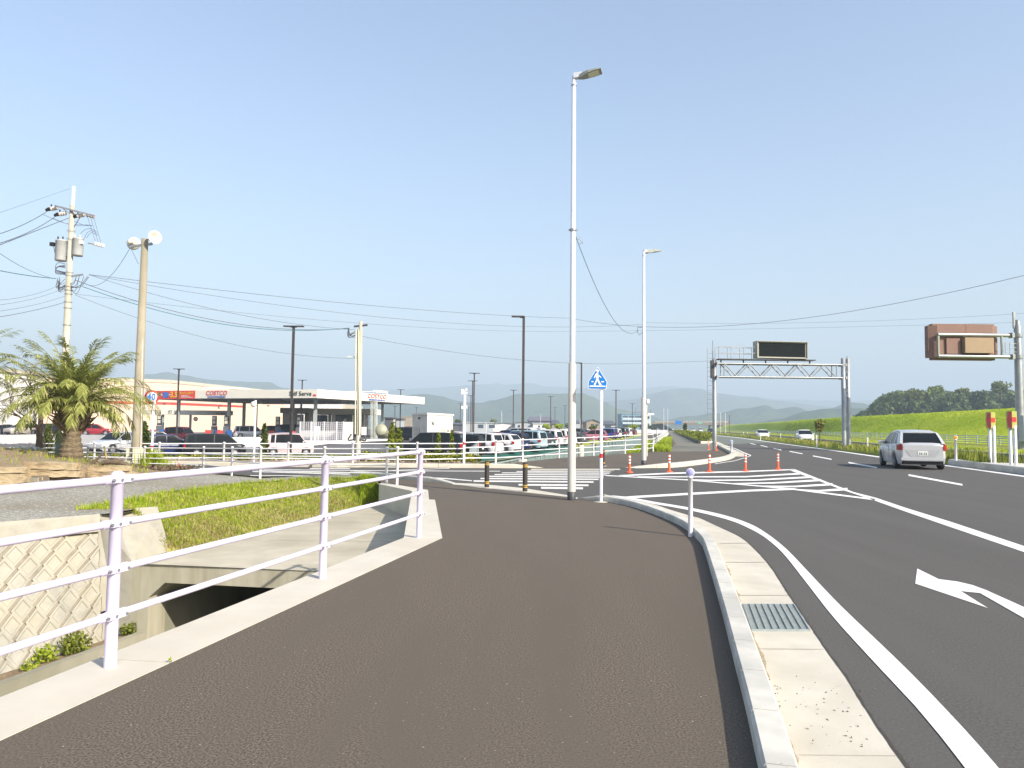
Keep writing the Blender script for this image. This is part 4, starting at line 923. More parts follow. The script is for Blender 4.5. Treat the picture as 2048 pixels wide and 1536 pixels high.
# small fittings on the near lamp
b1 = TL1[1]; z1 = HZ(461, b1.x, b1.y); mb = MB().lathe([(.075, -.02), (.075, .02)], b1 + Vector((0, 0, z1)), 12).box(b1 + Vector((0, 0, z1)), (.2, .02, .03))
zz = HZ(480, b1.x, b1.y); mb.tube([b1 + Vector((.04, 0, zz)), b1 + Vector((.13, 0, zz + .01)), b1 + Vector((.21, 0, zz - .08)), b1 + Vector((.13, 0, zz - .09))], .008, 6).tube([b1 + Vector((.21, 0, zz - .08)), b1 + Vector((.17, 0, zz + .04)), b1 + Vector((.06, 0, zz + .08))], .003, 4)
sub('cable_bracket', mb, STEEL, TL1[0])
b2 = TL2[1]; z2 = HZ(803, b2.x, b2.y); sub('camera_box', MB().box(b2 + Vector((.17, -.03, z2)), (.09, .14, .17)), WHITE, TL2[0])
sub('conduit', MB().tube([b2 + Vector((.125, -.02, HZ(913, b2.x, b2.y))), b2 + Vector((.11, -.02, z2 - .1))], .03, 8), POLEB, TL2[0])
zz = HZ(665, b2.x, b2.y); sub('cable_loop', MB().tube([b2 + Vector((0, 0, zz + .2)), b2 + Vector((-.25, 0, zz + .2)), b2 + Vector((-.28, 0, zz + .02)), b2 + Vector((-.18, 0, zz - .12)), b2 + Vector((-.05, 0, zz))], .012, 5), CABLE, TL2[0])
# crossing sign
b = G(1202, 1003.5, .012); t = thing('crossing_sign', 'blue pentagonal pedestrian crossing sign on a white post with a red band', 'road sign', b)
Hs = HZ(738, b.x, b.y) - b.z
sub('post', MB().lathe([(.032, 0), (.032, Hs - .15), (0, Hs - .148)], b, 14), WHITE, t)
zr0, zr1 = HZ(916, b.x, b.y) - b.z, HZ(907, b.x, b.y) - b.z
sub('red_band', MB().lathe([(.0335, zr0), (.0335, zr1)], b, 14), RED, t); sub('footing', MB().lathe([(.0, .006), (.16, .006), (.16, -.02)], b, 14), CONC_L, t)
sgn = b + Vector((0, -.05, 0)); k_ = (sgn - Vector((0, 0, 0))).y / F
def SP(px, py): return D(px, py, sgn.y)
def plate(pts, th=.012, dv=Vector((0, 1, 0))):
    mb = MB(); n = len(pts); mb.poly(pts); mb.poly([p + dv * th for p in pts][::-1])
    for i in range(n): j = (i + 1) % n; mb.quad(pts[j], pts[i], pts[i] + dv * th, pts[j] + dv * th)
    return mb
pent = [(1195.7, 734), (1214.5, 764.5), (1212.3, 778.7), (1177.3, 777.5), (1176.7, 763)]
ci = Vector((sum(p[0] for p in pent) / 5, sum(p[1] for p in pent) / 5))
bd = sub('board', plate([SP(*p) for p in pent]), WSIGN, t)
def shr(p, k): k = k + .02; return SP(ci.x + (p[0] - ci.x) * k, ci.y + (p[1] - ci.y) * k)
def shr_old(p, k): return SP(ci.x + (p[0] - ci.x) * k, ci.y + (p[1] - ci.y) * k)
sub('blue_face', MB().poly([shr(p, .93) + Vector((0, -.003, 0)) for p in pent]), BLUE, bd, root=t)
fig = MB(); off = Vector((0, -.006, 0))
def S2(zx, zy): return SP(1080 + zx / 6.827, 720 + zy / 6.827) + off
for pl in ([(772, 150), (800, 148), (803, 165), (790, 172), (775, 168)], [(768, 135), (786, 128), (805, 140), (803, 150), (772, 152)], [(765, 178), (795, 178), (800, 215), (798, 262), (765, 262), (768, 215)],
           [(770, 180), (752, 200), (735, 245), (745, 250), (765, 215)], [(790, 180), (805, 205), (838, 235), (832, 243), (800, 222)], [(765, 255), (785, 258), (775, 295), (752, 345), (733, 340), (738, 325), (760, 290)],
           [(775, 258), (798, 255), (815, 300), (842, 342), (815, 348), (790, 300)], [(703, 288), (732, 288), (728, 302), (701, 302)], [(836, 290), (872, 290), (874, 304), (835, 304)], [(680, 348), (892, 352), (892, 367), (678, 365)]):
    fig.poly([S2(*p) for p in pl])
sub('walking_figure', fig, WSIGN, bd, root=t)
# delineators
def delin(px, py, ytop, lab, m=WHITE, lens=LENS, r=.03, rl=.052, z=0.0, grp='reflector posts', ori=(-.3, -1)):
    b = G(px, py, z); h = HZ(ytop, b.x, b.y) - b.z; t = thing('reflector_post', lab, 'reflector post', b, grp)
    sub('post', MB().lathe([(r, 0), (r, h - rl * 2.3), (r * 1.12, h - rl * 2.28), (r * 1.12, h - rl * 1.9), (0, h - rl * 1.88)], b, 14), m, t)
    d = Vector((ori[0], ori[1], 0)).normalized(); c = b + Vector((0, 0, h - rl)); q = d.to_track_quat('Z', 'Y').to_matrix()
    hd = sub('housing', MB().lathe([(0, -.018), (rl * .9, -.018), (rl, -.01), (rl, .012), (rl * .9, .016), (0, .016)], c, 22, rot=q), m, t)
    sub('reflector', MB().lathe([(rl * .86, .0165), (rl * .8, .020), (0, .022)], c, 22, rot=q), lens, hd, root=t); return t
delin(1381, 1075, 936.5, 'white reflector post with a round violet lens on the near kerb', r=.033, rl=.0585)
t0 = delin(1463, 909, 880, 'white reflector post with a pale lens at the far kerb corner', rl=.09, r=.06)
delin(1912, 921.5, 871, 'white post with a round orange reflector on the traffic island', lens=LENSO, rl=.085, r=.05, z=.25)
def mpost(px, y0, y1, d, lab):
    b = D(px, y0, d); h = HZ(y1, b.x, b.y); t = thing('marker_post', lab, 'marker post', Vector((b.x, b.y, .1)), 'white marker posts in the median')
    sub('post', MB().lathe([(.05, 0), (.05, h - .12), (.055, h - .11), (.055, h), (0, h + .02)], (b.x, b.y, .0), 8), WHITE, t)
    sub('reflector', MB().lathe([(.056, h - .28), (.056, h - .16)], (b.x, b.y, .0), 8), REFLW, t)
for px, y0, y1, d, lab in ((1735, 891, 876, 50, 'marker post just left of the silver hatchback'), (1633, 889, 871, 58, 'marker post between the white car and the right gantry leg'), (1561, 875, 867, 95, 'marker post between the two oncoming white cars'),
                           (1521, 876, 868, 98, 'marker post at the nose of the farther oncoming white car'), (1495, 870, 864.5, 150, 'far marker post left of the oncoming cars'), (1487, 869.5, 864.5, 170, 'very far marker post on the green median')):
    mpost(px, y0, y1, d, lab)
# orange lane posts
def cone(px, py, ytop, lab=None):
    b = G(px, py, .005); h = HZ(ytop, b.x, b.y) - b.z
    t = thing('lane_post', lab, 'lane post', b, 'orange lane posts')
    sub('base', MB().lathe([(.13, 0), (.13, .018), (.10, .035), (.055, .05), (0, .05)], b, 14), ORANGE, t)
    sub('post', MB().lathe([(.052, .045), (.043, .1), (.038, h * .96), (.030, h), (0, h + .003)], b, 14), ORANGE, t)
    for f in (.52, .69, .86): sub('reflective_band', MB().lathe([(.0445, h * f), (.0435, h * f + .05)], b, 14), REFLW, t)
for px, py, yt, lab in ((1259, 945.5, 910, 'leftmost orange lane post in the hatched row beside the crosswalk'), (1338.5, 944.5, 908.5, 'second orange lane post from the crosswalk in the hatched row'), (1419, 944, 908, 'third orange lane post behind the violet reflector post'),
                        (1491, 942.5, 907.5, 'fourth orange lane post from the crosswalk'), (1556, 939.5, 906, 'rightmost orange lane post at the tip of the hatching'), (1417, 899.5, 881, 'far orange lane post on the path left of the gantry leg'),
                        (1432.5, 901.5, 883, 'far orange lane post right against the gantry leg'), (358, 938, 913, 'lone orange lane post on the side street at left')):
    cone(px, py, yt, lab)
# black bollards
def bollard(px, py, ytop, lab):
    b = G(px, py, .012); h = HZ(ytop, b.x, b.y) - b.z; r = .057; t = thing('bollard', lab, 'bollard', b, 'dark bollards by the crosswalk')
    sub('post', MB().lathe([(r, 0), (r, h - .03), (r * .9, h - .008), (0, h)], b, 16), BROLL, t)
    for f in (.14, .20, .84, .90): sub('yellow_band', MB().lathe([(r + .002, h * f), (r + .002, h * f + .022)], b, 16), YELL, t)
    sub('footing', MB().lathe([(0, .005), (.13, .005), (.13, -.02)], b, 14), CONC_L, t)
bollard(973.5, 975, 921.5, 'dark bollard with yellow bands at the left of the crosswalk'); bollard(1050, 983.3, 925, 'dark bollard with yellow bands nearest the tall lamp'); bollard(1207, 932, 899, 'dark bollard across the street behind the blue crossing sign')
# far railing along the side street and the channel
fb = [p.copy() for p in FP[2:]]
ft = [HZ(y, p.x, p.y) - p.z for y, p in zip((882, 879.8, 877, 874.5, 872.5, 869, 867.2), fb)]
fence_run('white_channel_railing', 'white four-rail railing beside the green netted channel, bending away behind the lamps', 'railing', fb, ft, 4, .045, .024, WHITE, rail_lo=.22)
fb = [Vector((-34 + k * 2.35, 26.9 + (k * .022), .12)) for k in range(15)] ; fb = [p for p in fb if p.x < -2.2] + [FP[2] + Vector((-.0, 0, 0))]
ft = [HZ(884 - .1 * i / len(fb), p.x, p.y) - p.z for i, p in enumerate(fb)]
fence_run('white_kerb_railing', 'white four-rail railing on the far kerb of the side street before the parked cars', 'railing', fb, ft, 4, .04, .022, WHITE, rail_lo=.2)
fb = [FE + FD * (k * 3.0) + Vector((.0, .3, 0)) for k in range(0, 50)]
fence_run('white_path_railing', 'white railing receding along the left side of the far path', 'railing', fb, [.82] * 50, 4, .05, .026, WHITE, rail_lo=.2)
# round white sign on the street, speed sign, pole with cameras
def post_sign(px, ybase, ytop, d, lab, nm='road_sign', rad=0, disc=None, bandy=None, r=.035):
    b = D(px, ybase, d); b.z = max(b.z, -.3); h = HZ(ytop, b.x, b.y) - b.z; t = thing(nm, lab, 'road sign', b)
    sub('post', MB().lathe([(r, 0), (r, h), (0, h + .005)], b, 10), WHITE, t)
    if bandy: sub('red_band', MB().lathe([(r + .003, HZ(bandy + 2.5, b.x, b.y) - b.z), (r + .003, HZ(bandy - 2.5, b.x, b.y) - b.z)], b, 10), RED, t)
    return t, b, h
t, b, h = post_sign(303, 921, 790, 25.2, 'round red and white speed limit sign reading 40 with a small plate below', bandy=893.5)
c = D(303.5, 794, b.y - .05); q = Vector((.12, -1, 0)).normalized().to_track_quat('Z', 'Y').to_matrix()
rs = 14.2 / F * b.y * 1.0 * .98
dk = sub('disc', MB().lathe([(0, -.01), (rs, -.01), (rs, .004), (0, .004)], c, 28, rot=q), RED, t)
sub('white_face', MB().lathe([(0, .006), (rs * .74, .006), (rs * .74, .004)], c, 28, rot=q), WSIGN, dk, root=t)
mb = MB(); lettering(mb, '40', rs * 1.25, c + Vector((0, -.018, 0)), (1, .12, 0), (0, 0, 1), bold=.008, extrude=.002, xs=.85); sub('numerals', mb, pm('numeral_blue', (.06, .22, .6), None, 1, .5), dk, root=t)
pc = D(303.5, 805.3, b.y - .04); sub('lower_plate', MB().box(pc, (16 / F * b.y, .01, 8.2 / F * b.y)), WSIGN, t)
t, b, h = post_sign(507.5, 924, 801, 27.6, 'slim white post with the pale back of a round sign before the fuel station', bandy=None, r=.04)
c = D(507.5, 808.5, b.y - .05); q = Vector((.2, -1, 0)).normalized().to_track_quat('Z', 'Y').to_matrix()
SB = pm('sign_back_grey', (0.60, 0.61, 0.59), None, 3, .5)
sub('disc_back', MB().lathe([(0, -.008), (6.0 / F * b.y, -.008), (6.0 / F * b.y, .006), (0, .006)], c, 24, rot=q), SB, t); sub('lower_disc_back', MB().box(D(507.5, 819.5, b.y - .05), (8.5 / F * b.y, .012, 6 / F * b.y)), SB, t)
t, b, h = post_sign(927.5, 927, 782, 27.9, 'white pole with camera boxes at its top standing in the street railing', 'camera_pole', bandy=887, r=.05); t['category'] = 'camera pole'
for y, n in ((781, 3), (786, 2), (815, 3)):
    p = D(929, y, b.y); sub('camera', MB().box(p + Vector((-.08, 0, 0)), (.07, .12, .1)).box(p + Vector((.07, 0, .02)), (.07, .12, .12)).box(p, (.2, .05, .04)), WHITE, t)
# arrow signs on the island
def arrow_sign(pxl, pxr, py, ytop, ybot, xl, xr, lab):
    b = G((pxl + pxr) / 2, py, .25); t = thing('arrow_sign', lab, 'arrow sign', b, 'red arrow signs on the island')
    z0, z1 = HZ(ybot, b.x, b.y), HZ(ytop, b.x, b.y)
    for p in (G(pxl, py - .3, .25), G(pxr, py + .3, .25)): sub('post', MB().lathe([(.055, 0), (.055, z0 - .25 + .1), (0, z0 - .14)], p, 10), WHITE, t)
    s_ = b.y / F; a = D(xl, 840, b.y + .12); c = D((xl + xr) / 2 + .5, 840, b.y - .28); e = D(xr, 840, b.y + .12)
    for nm_, u, v in (('left_panel', a, c), ('right_panel', c, e)):
        mb = MB(); n = Vector((v.y - u.y, -(v.x - u.x), 0)).normalized() * .02
        P = [Vector((u.x, u.y, z0)), Vector((v.x, v.y, z0)), Vector((v.x, v.y, z1)), Vector((u.x, u.y, z1))]
        pn = sub('panel', plate(P, .02, Vector((0, 1, 0))), YSIGN, t)
        zc = (z0 + z1) / 2; hh = (z1 - z0) / 2; f = MB(); off = Vector((-.004, -.006, 0))
        def W(k, z): return u + (v - u) * k + off + Vector((0, 0, z - u.z))
        if nm_ == 'left_panel':
            f.poly([W(.04, zc), W(.30, zc + hh * .94), W(1.0, zc + hh * .94), W(.80, zc + hh * .18), W(.98, zc + hh * .14), W(.98, zc - hh * .14), W(.80, zc - hh * .18), W(1.0, zc - hh * .94), W(.30, zc - hh * .94)])
        else: f.poly([W(.0, zc - hh * .30), W(.90, zc - hh * .30), W(.90, zc + hh * .30), W(.0, zc + hh * .30)])
        sub('arrow', f, RED, pn, root=t)
arrow_sign(1981, 1989.5, 925.3, 824.5, 856.5, 1972, 1991, 'red left-pointing arrow sign on two white posts, the one nearer the silver hatchback')
arrow_sign(2022, 2032, 930, 822.5, 856.5, 2013, 2034, 'red left-pointing arrow sign on two white posts at the right edge by the grey cabinet')
# sign gantry
gb = G(1429.5, 899.7); gr = Vector((.4505 * 55.5 + .0, 55.5, .1)); gr = G(1691, 901.5); gr.z = .1
t = thing('sign_gantry', 'grey truss sign gantry spanning the road with a dark message board', 'sign gantry', gb)
zt_ = HZ(718, gb.x, gb.y); sub('left_column', MB().lathe([(.155, 0), (.145, zt_), (0, zt_ + .05)], gb, 14), STEEL, t)
g2 = gr + Vector((.42, .35, 0)); g1_ = gr + Vector((-.22, -.3, 0))
for p, nm_ in ((g1_, 'column'), (g2, 'column')):
    sub('right_column', MB().lathe([(.15, 0), (.145, HZ(717, p.x, p.y)), (0, HZ(717, p.x, p.y) + .05)], Vector((p.x, p.y, 0)), 12), STEEL, t)
mb = MB(); nL = 9
for i in range(nL): z = .6 + i * .7; mb.bar(g1_ + Vector((0, 0, z if i % 2 else z + .1)), g2 + Vector((0, 0, z + .7 if i % 2 == 0 else z + .6)) if i % 2 == 0 else g2 + Vector((0, 0, z + .1)), .05, .05) if i % 2 == 0 else mb.bar(g2 + Vector((0, 0, z)), g1_ + Vector((0, 0, z + .7)), .05, .05)
sub('lacing', mb, STEEL, t)
uy = (gr - gb).normalized(); vy = Vector((-uy.y, uy.x, 0))
zu, zl = HZ(727.5, gb.x, gb.y), HZ(754, gb.x, gb.y); Lg = (gr - gb).length - .1
for off_ in (-.32, .32):
    for z in (zu, zl): sub('chord', MB().tube([gb + vy * off_ + uy * .1 + Vector((0, 0, z)), gb + vy * off_ + uy * Lg + Vector((0, 0, z))], .062, 10), STEEL, t)
    mb = MB(); nb_ = 9; xs = [.6 + (Lg - 1.3) * i / nb_ for i in range(nb_ + 1)]
    for i in range(nb_): mb.tube([gb + vy * off_ + uy * xs[i] + Vector((0, 0, zu if i % 2 == 0 else zl)), gb + vy * off_ + uy * xs[i + 1] + Vector((0, 0, zl if i % 2 == 0 else zu))], .04, 6)
    for x in (xs[0], xs[-1]): mb.tube([gb + vy * off_ + uy * x + Vector((0, 0, zl)), gb + vy * off_ + uy * x + Vector((0, 0, zu))], .035, 6)
    sub('truss_brace', mb, STEEL, t)
mb = MB()
for x in (.1, Lg):
    for z in (zu, zl): mb.box(gb + uy * x + Vector((0, 0, z)), (.16, .9, .18), Matrix.Rotation(math.atan2(uy.y, uy.x), 3, 'Z'))
sub('end_plate', mb, STEEL, t)
mb = MB(); zc = zu + .32; mb.bar(gb + uy * .2 + Vector((0, 0, zc)), gb + uy * 7.6 + Vector((0, 0, zc)), .7, .07)
for i in range(5): mb.bar(gb + uy * (.5 + i * 1.7) + Vector((0, 0, zu + .05)), gb + uy * (.5 + i * 1.7) + Vector((0, 0, zc)), .08, .08)
sub('walkway', mb, DGREY, t)
mb = MB(); zh = HZ(694, gb.x, gb.y)
for off_ in (-.33, .33):
    for z in (zh, (zh + zc) / 2): mb.tube([gb + vy * off_ + uy * .2 + Vector((0, 0, z)), gb + vy * off_ + uy * 3.0 + Vector((0, 0, z))], .02, 5)
    for i in range(4): mb.tube([gb + vy * off_ + uy * (.2 + .93 * i) + Vector((0, 0, zc)), gb + vy * off_ + uy * (.2 + .93 * i) + Vector((0, 0, zh))], .02, 5)
sub('handrail', mb, STEEL, t)
dB = (gb + uy * 4.5).y; xa, xb = D(1507, 700, dB), D(1613.5, 700, dB); cB = (xa + xb) / 2; wB = (xb - xa).length; zb0, zb1 = HZ(717.5, cB.x, cB.y), HZ(684, cB.x, cB.y)
rot = Matrix.Rotation(math.atan2(uy.y, uy.x), 3, 'Z'); bc = Vector((cB.x, cB.y, (zb0 + zb1) / 2))
bx = sub('message_board', MB().box(bc, (wB, .6, zb1 - zb0), rot), SFRAME, t)
sub('screen', MB().box(bc + rot @ Vector((0, -.303, 0)), (wB * .91, .02, (zb1 - zb0) * .82), rot), SCREEN, bx, root=t)
sub('visor', MB().box(bc + rot @ Vector((0, -.38, (zb1 - zb0) / 2 - .02)), (wB, .16, .04), rot).box(bc + rot @ Vector((0, -.35, -(zb1 - zb0) / 2 + .02)), (wB, .1, .04), rot).box(bc + rot @ Vector((-wB / 2 + .03, -.35, 0)), (.05, .1, zb1 - zb0 - .09), rot).box(bc + rot @ Vector((wB / 2 - .03, -.35, 0)), (.05, .1, zb1 - zb0 - .09), rot), SFRAME, bx, root=t)
mb = MB(); lx = gb + Vector((-.33, -.05, 0))
for dx in (-.18, .18): mb.tube([lx + Vector((dx, 0, 2.2)), lx + Vector((dx, 0, HZ(697, gb.x, gb.y)))], .02, 5)
for i in range(15): mb.tube([lx + Vector((-.18, 0, 2.3 + i * .33)), lx + Vector((.18, 0, 2.3 + i * .33))], .012, 4)
for z in (3.1, 4.6, 6.0): mb.bar(lx + Vector((.1, 0, z)), gb + Vector((0, 0, z)), .04, .04)
mb.tube([gb + Vector((-.1, 0, zt_ - .5)), gb + Vector((-.1, 0, HZ(681, gb.x, gb.y)))], .03, 6)
sub('ladder', mb, STEEL, t); sub('control_box', MB().box(gb + Vector((-.16, 0, zt_ - .75)), (.2, .3, 1.3)), DGREY, t)
# roadside cantilever sign seen from behind
cb = D(2042, 903, 49.0); cb.z = .3
t = thing('cantilever_sign', 'brown backed overhead sign held by an arm on a grey pole at right', 'overhead sign', cb)
h0 = HZ(655, cb.x, cb.y) - cb.z; sub('pole', MB().lathe([(.27, 0), (.22, h0), (.16, h0 + .25), (.16, h0 + .5), (0, h0 + .52)], cb, 16), STEEL, t)
sub('antenna_mast', MB().box(cb + Vector((-.22, 0, HZ(640, cb.x, cb.y) - .3)), (.12, .12, 1.1)), STEEL, t)
mb = MB()
for i in range(26): mb.tube([cb + Vector((.2, 0, 1.2 + i * .26)), cb + Vector((.37, 0, 1.2 + i * .26))], .012, 4)
sub('step_bolts', mb, STEEL, t)
def zz_(y): return HZ(y, cb.x, cb.y)
def xx_(px): return D(px, 680, cb.y).x
xl, xr_ = xx_(1862), xx_(2001.5); zb, ztp = zz_(720.5), zz_(648)
mb = MB(); y0 = cb.y
mb.loft([[Vector((xl, y0 + .35, z)), Vector((xl + .5, y0 + .12, z)), Vector((xr_ - .45, y0 + .12, z)), Vector((xr_, y0 + .35, z)), Vector((xr_, y0 + .75, z)), Vector((xl, y0 + .75, z))] for z in (zb + .15, ztp - .12)], close=True, caps=True)
mb.loft([[Vector((xl + .25, y0 + .25, z)), Vector((xr_ - .25, y0 + .25, z)), Vector((xr_ - .25, y0 + .7, z)), Vector((xl + .25, y0 + .7, z))] for z in (zb, ztp)], close=True, caps=True)
sbk = sub('sign_box', mb, BROWNS, t)
sub('panel_seam', MB().box(Vector((xx_(1935), y0 + .115, (zz_(668) + ztp) / 2)), (.025, .02, (ztp - zz_(668)) * .8)), pm('seam', (.25, .14, .11), None, 2, .8), sbk, root=t)
sub('tan_cabinet', MB().box(Vector(((xx_(1925) + xx_(1982)) / 2, y0 - .08, (zz_(677) + zz_(707.5)) / 2)), (xx_(1982) - xx_(1925), .42, zz_(677) - zz_(707.5))), TANBOX, sbk, root=t)
sub('service_hatch', MB().box(Vector(((xx_(1893) + xx_(1920)) / 2, y0 + .07, (zz_(678) + zz_(709)) / 2)), (xx_(1920) - xx_(1893), .14, zz_(678) - zz_(709))), BROWNS, sbk, root=t)
sub('edge_hatch', MB().box(Vector((xl - .02, y0 + .45, (zz_(679) + zz_(703)) / 2)), (.06, .4, zz_(679) - zz_(703))), BROWNS, sbk, root=t)
for y in (671, 714):
    sub('arm', MB().tube([cb + Vector((-.1, 0, zz_(y) - cb.z)), Vector((xl + .42, y0 - .05, zz_(y)))], .125, 12), STEEL, t)
sub('arm_strut', MB().box(Vector((xl + .45, y0 - .05, (zz_(671) + zz_(714)) / 2)), (.12, .16, zz_(671) - zz_(714) + .2)).box(Vector((xr_ + .02, y0 - .05, (zz_(671) + zz_(714)) / 2)), (.09, .12, zz_(671) - zz_(714) + .1)), pm('strut_green', (.28, .30, .22), None, 3, .6), t)
mb = MB()
for z in (zz_(671), zz_(714)): mb.box(Vector((cb.x - .42, y0 - .02, z)), (.16, .42, .34)).lathe([(.29, -.12), (.29, .12)], Vector((cb.x, cb.y, z)), 14)
sub('flange', mb, STEEL, t)
mb = MB()
for k in range(3): z = zz_(688) + k * -.28; mb.tube([Vector((xr_ + .15, y0 - .2, z)), Vector((cb.x - .25, y0 - .2, z))], .018, 5)
for k in range(4): x = xr_ + .15 + k * .3; mb.tube([Vector((x, y0 - .2, zz_(708))), Vector((x, y0 - .2, zz_(686)))], .018, 5)
sub('service_rail', mb, STEEL, t)
sub('cabinet', MB().box(cb + Vector((.18, -.45, (HZ(831, cb.x, cb.y) + HZ(883, cb.x, cb.y)) / 2 - cb.z)), (.85, .5, HZ(831, cb.x, cb.y) - HZ(883, cb.x, cb.y))), pm('cabinet_grey', (.40, .45, .46), (.36, .41, .42), 2, .5), t)
sub('plinth', MB().lathe([(.42, -.2), (.40, .06), (0, .06)], cb, 14), CONC, t)
# guard fence before the levee
t = thing('roadside_guard_fence', 'low grey pipe guard fence along the foot of the green levee', 'guard fence', gfl[1])
gpts = smooth_path([p + Vector((-.35, 0, 0)) for p in gfl[1:]], 2.5)
for z in (.15, .32, .5, .66): sub('rail', MB().tube([p + Vector((0, 0, z)) for p in gpts[::3]], .035, 5), MESHG, t)
mb = None; L = plen(gpts)
pr_ = MB().lathe([(.05, -.3), (.05, .72), (0, .73)], gpts[0], 6); p0 = sub('post', pr_, MESHG, t)
for k in range(1, 90):
    q, _d = at_len(gpts, k * 2.6)
    c = p0.copy(); COL.objects.link(c); c.location = p0.location + (q - gpts[0]); c.parent = t
# ================================================================== UTILITY POLES AND WIRES
ub = D(122.5, 900, 33.0); ub.z = -.1; uz = lambda y: HZ(y, ub.x, ub.y)
t = thing('utility_pole', 'pale concrete power pole with transformers and crossarms behind the palm', 'utility pole', ub, 'poles at the left')
h = uz(411) - ub.z; sub('pole', MB().lathe([(.175, 0), (.105, h), (0, h + .02)], ub, 14), POLEC, t)
top = Vector((ub.x, ub.y, 0))
def UX(px, py): p = D(px, py, ub.y); return p
sub('top_mast', MB().box(UX(146.5, 400), (.10, .07, uz(373) - uz(428))), WHITE, t)
sub('crossarm', MB().bar(UX(114, 413.5) + Vector((0, -.16, 0)), UX(192, 433.5) + Vector((0, -.16, 0)), .07, .07).bar(UX(128, 418) + Vector((0, -.1, 0)), UX(141, 428) + Vector((0, -.1, 0)), .03, .03).bar(UX(163, 430), UX(146, 457), .03, .03), STEEL, t)
sub('lower_crossarm', MB().bar(UX(176, 486.5), UX(206, 491.5), .05, .05).bar(UX(143, 552), UX(166, 549), .07, .07), STEEL, t)
for px, py in ((103, 417.5), (120, 428), (156, 431.5)):
    a = UX(px, py); ins = MB().mat(INSUL)
    for k in range(3): ins.lathe([(0, -.05), (.10, -.04), (.10, .04), (0, .05)], a + Vector((.02 + .10 * k, 0, .02 * k)), 10, rot=Matrix.Rotation(math.pi / 2, 3, 'Y'))
    ins.mat(BLACK).tube([a + Vector((-.25, 0, -.08)), a + Vector((-.12, 0, -.02)), a + Vector((.0, 0, 0))], [.06, .09, .09], 8).tube([a + Vector((-.02, 0, 0)), a + Vector((-.01, 0, .2))], .03, 5)
    sub('strain_insulator', ins, None, t)
for i, (px, py) in enumerate(((175, 430), (181, 431.5), (187, 433), (191, 487.5), (196.5, 489), (201, 490), (206, 491.5))):
    sub('pin_insulator', MB().lathe([(.03, -.09), (.075, -.05), (.05, 0), (.07, .04), (.02, .09), (0, .09)], UX(px, py), 8), INSUL if i > 2 else pm('rust_cap', (.3, .18, .15), (.5, .42, .4), 9, .5), t)
for (x0, x1, y0, y1, lab) in ((110.5, 132, 481, 522, 'l'), (145, 165, 477, 512, 'r')):
    a, b_ = UX((x0 + x1) / 2, y1), UX((x0 + x1) / 2, y0); r = (x1 - x0) / 2 / F * 33
    tr_ = sub('transformer', MB().lathe([(0, 0), (r * .93, .0), (r, .05), (r, (b_ - a).length - .05), (r * 1.05, (b_ - a).length - .04), (r * 1.0, (b_ - a).length), (r * .4, (b_ - a).length + .05), (0, (b_ - a).length + .05)], a, 18), TRANSF, t)
    sub('bushing', MB().tube([b_ + Vector((-.12, 0, .02)), b_ + Vector((-.12, 0, .18))], .03, 6).tube([b_ + Vector((.1, 0, .02)), b_ + Vector((.1, 0, .18))], .03, 6).box(b_ + Vector((-.3 if lab == 'l' else .22, -.1, -.2)), (.18, .14, .16)), BLACK if lab == 'l' else INSUL, tr_, root=t)
    sub('hanger', MB().box((a + b_) / 2 + Vector((.24 if lab == 'l' else -.24, 0, 0)), (.15, .1, .5)), STEEL, t)
mb = MB()
for i in range(10):
    a = UX(115 + rr.uniform(-2, 6), 556 + rr.uniform(-3, 10)); b_ = UX(130, 552 + rr.uniform(0, 30)); m_ = (a + b_) / 2 + Vector((rr.uniform(-.15, .05), -.15, -rr.uniform(.15, .5))); mb.tube(smooth_path([a, m_, b_], .08), .013, 4)
for i in range(7):
    a = UX(150 + rr.uniform(0, 30), 551 + rr.uniform(0, 4)); b_ = UX(138, 566 + rr.uniform(0, 12)); m_ = (a + b_) / 2 + Vector((.15, -.15, -rr.uniform(.1, .5))); mb.tube(smooth_path([a, m_, b_], .08), .012, 4)
for i in range(5):
    a = UX(118, 533 + i * 2); mb.tube(smooth_path([UX(131, 528 + i * 2), a + Vector((0, -.1, rr.uniform(0, .15))), a + Vector((-.08, -.1, -.15)), UX(131, 545 + i)], .08), .013, 4)
mb.tube(smooth_path([UX(107, 490), UX(112, 512), UX(125, 520), UX(137, 514)], .1), .014, 4)
sub('service_loops', mb, CABLE, t)
mb = MB()
for y in (462, 478, 545, 551, 573, 580, 588, 604, 616, 650): mb.lathe([(.17, -.012), (.17, .012)], Vector((ub.x + .0, ub.y, uz(y))), 12)
sub('band', mb, STEEL, t)
mb = MB()
for k in range(3):
    a = UX(175 + k * 6, 434); b_ = UX(192 + k * 5, 486); mb.tube([a, b_], .008, 4)
for k, (x0, y0_, x1, y1_) in enumerate(((155, 476, 180, 457), (168, 478, 182, 461), (173, 476, 183, 465))): mb.tube(smooth_path([UX(x0, y0_), UX((x0 + x1) / 2, y1_ + 4), UX(x1, y1_), UX(x1 + 13, y1_ + 6)], .1), .01, 4)
for (a_, b__, s_) in (((84, 428), (180, 450), 8), ((104, 436), (185, 451), 7), ((146, 441), (185, 452), 3)): mb.tube(smooth_path([UX(*a_), UX((a_[0] + b__[0]) / 2, (a_[1] + b__[1]) / 2 + s_), UX(*b__)], .3), .008, 4)
sub('jumper_wires', mb, CABLE, t)
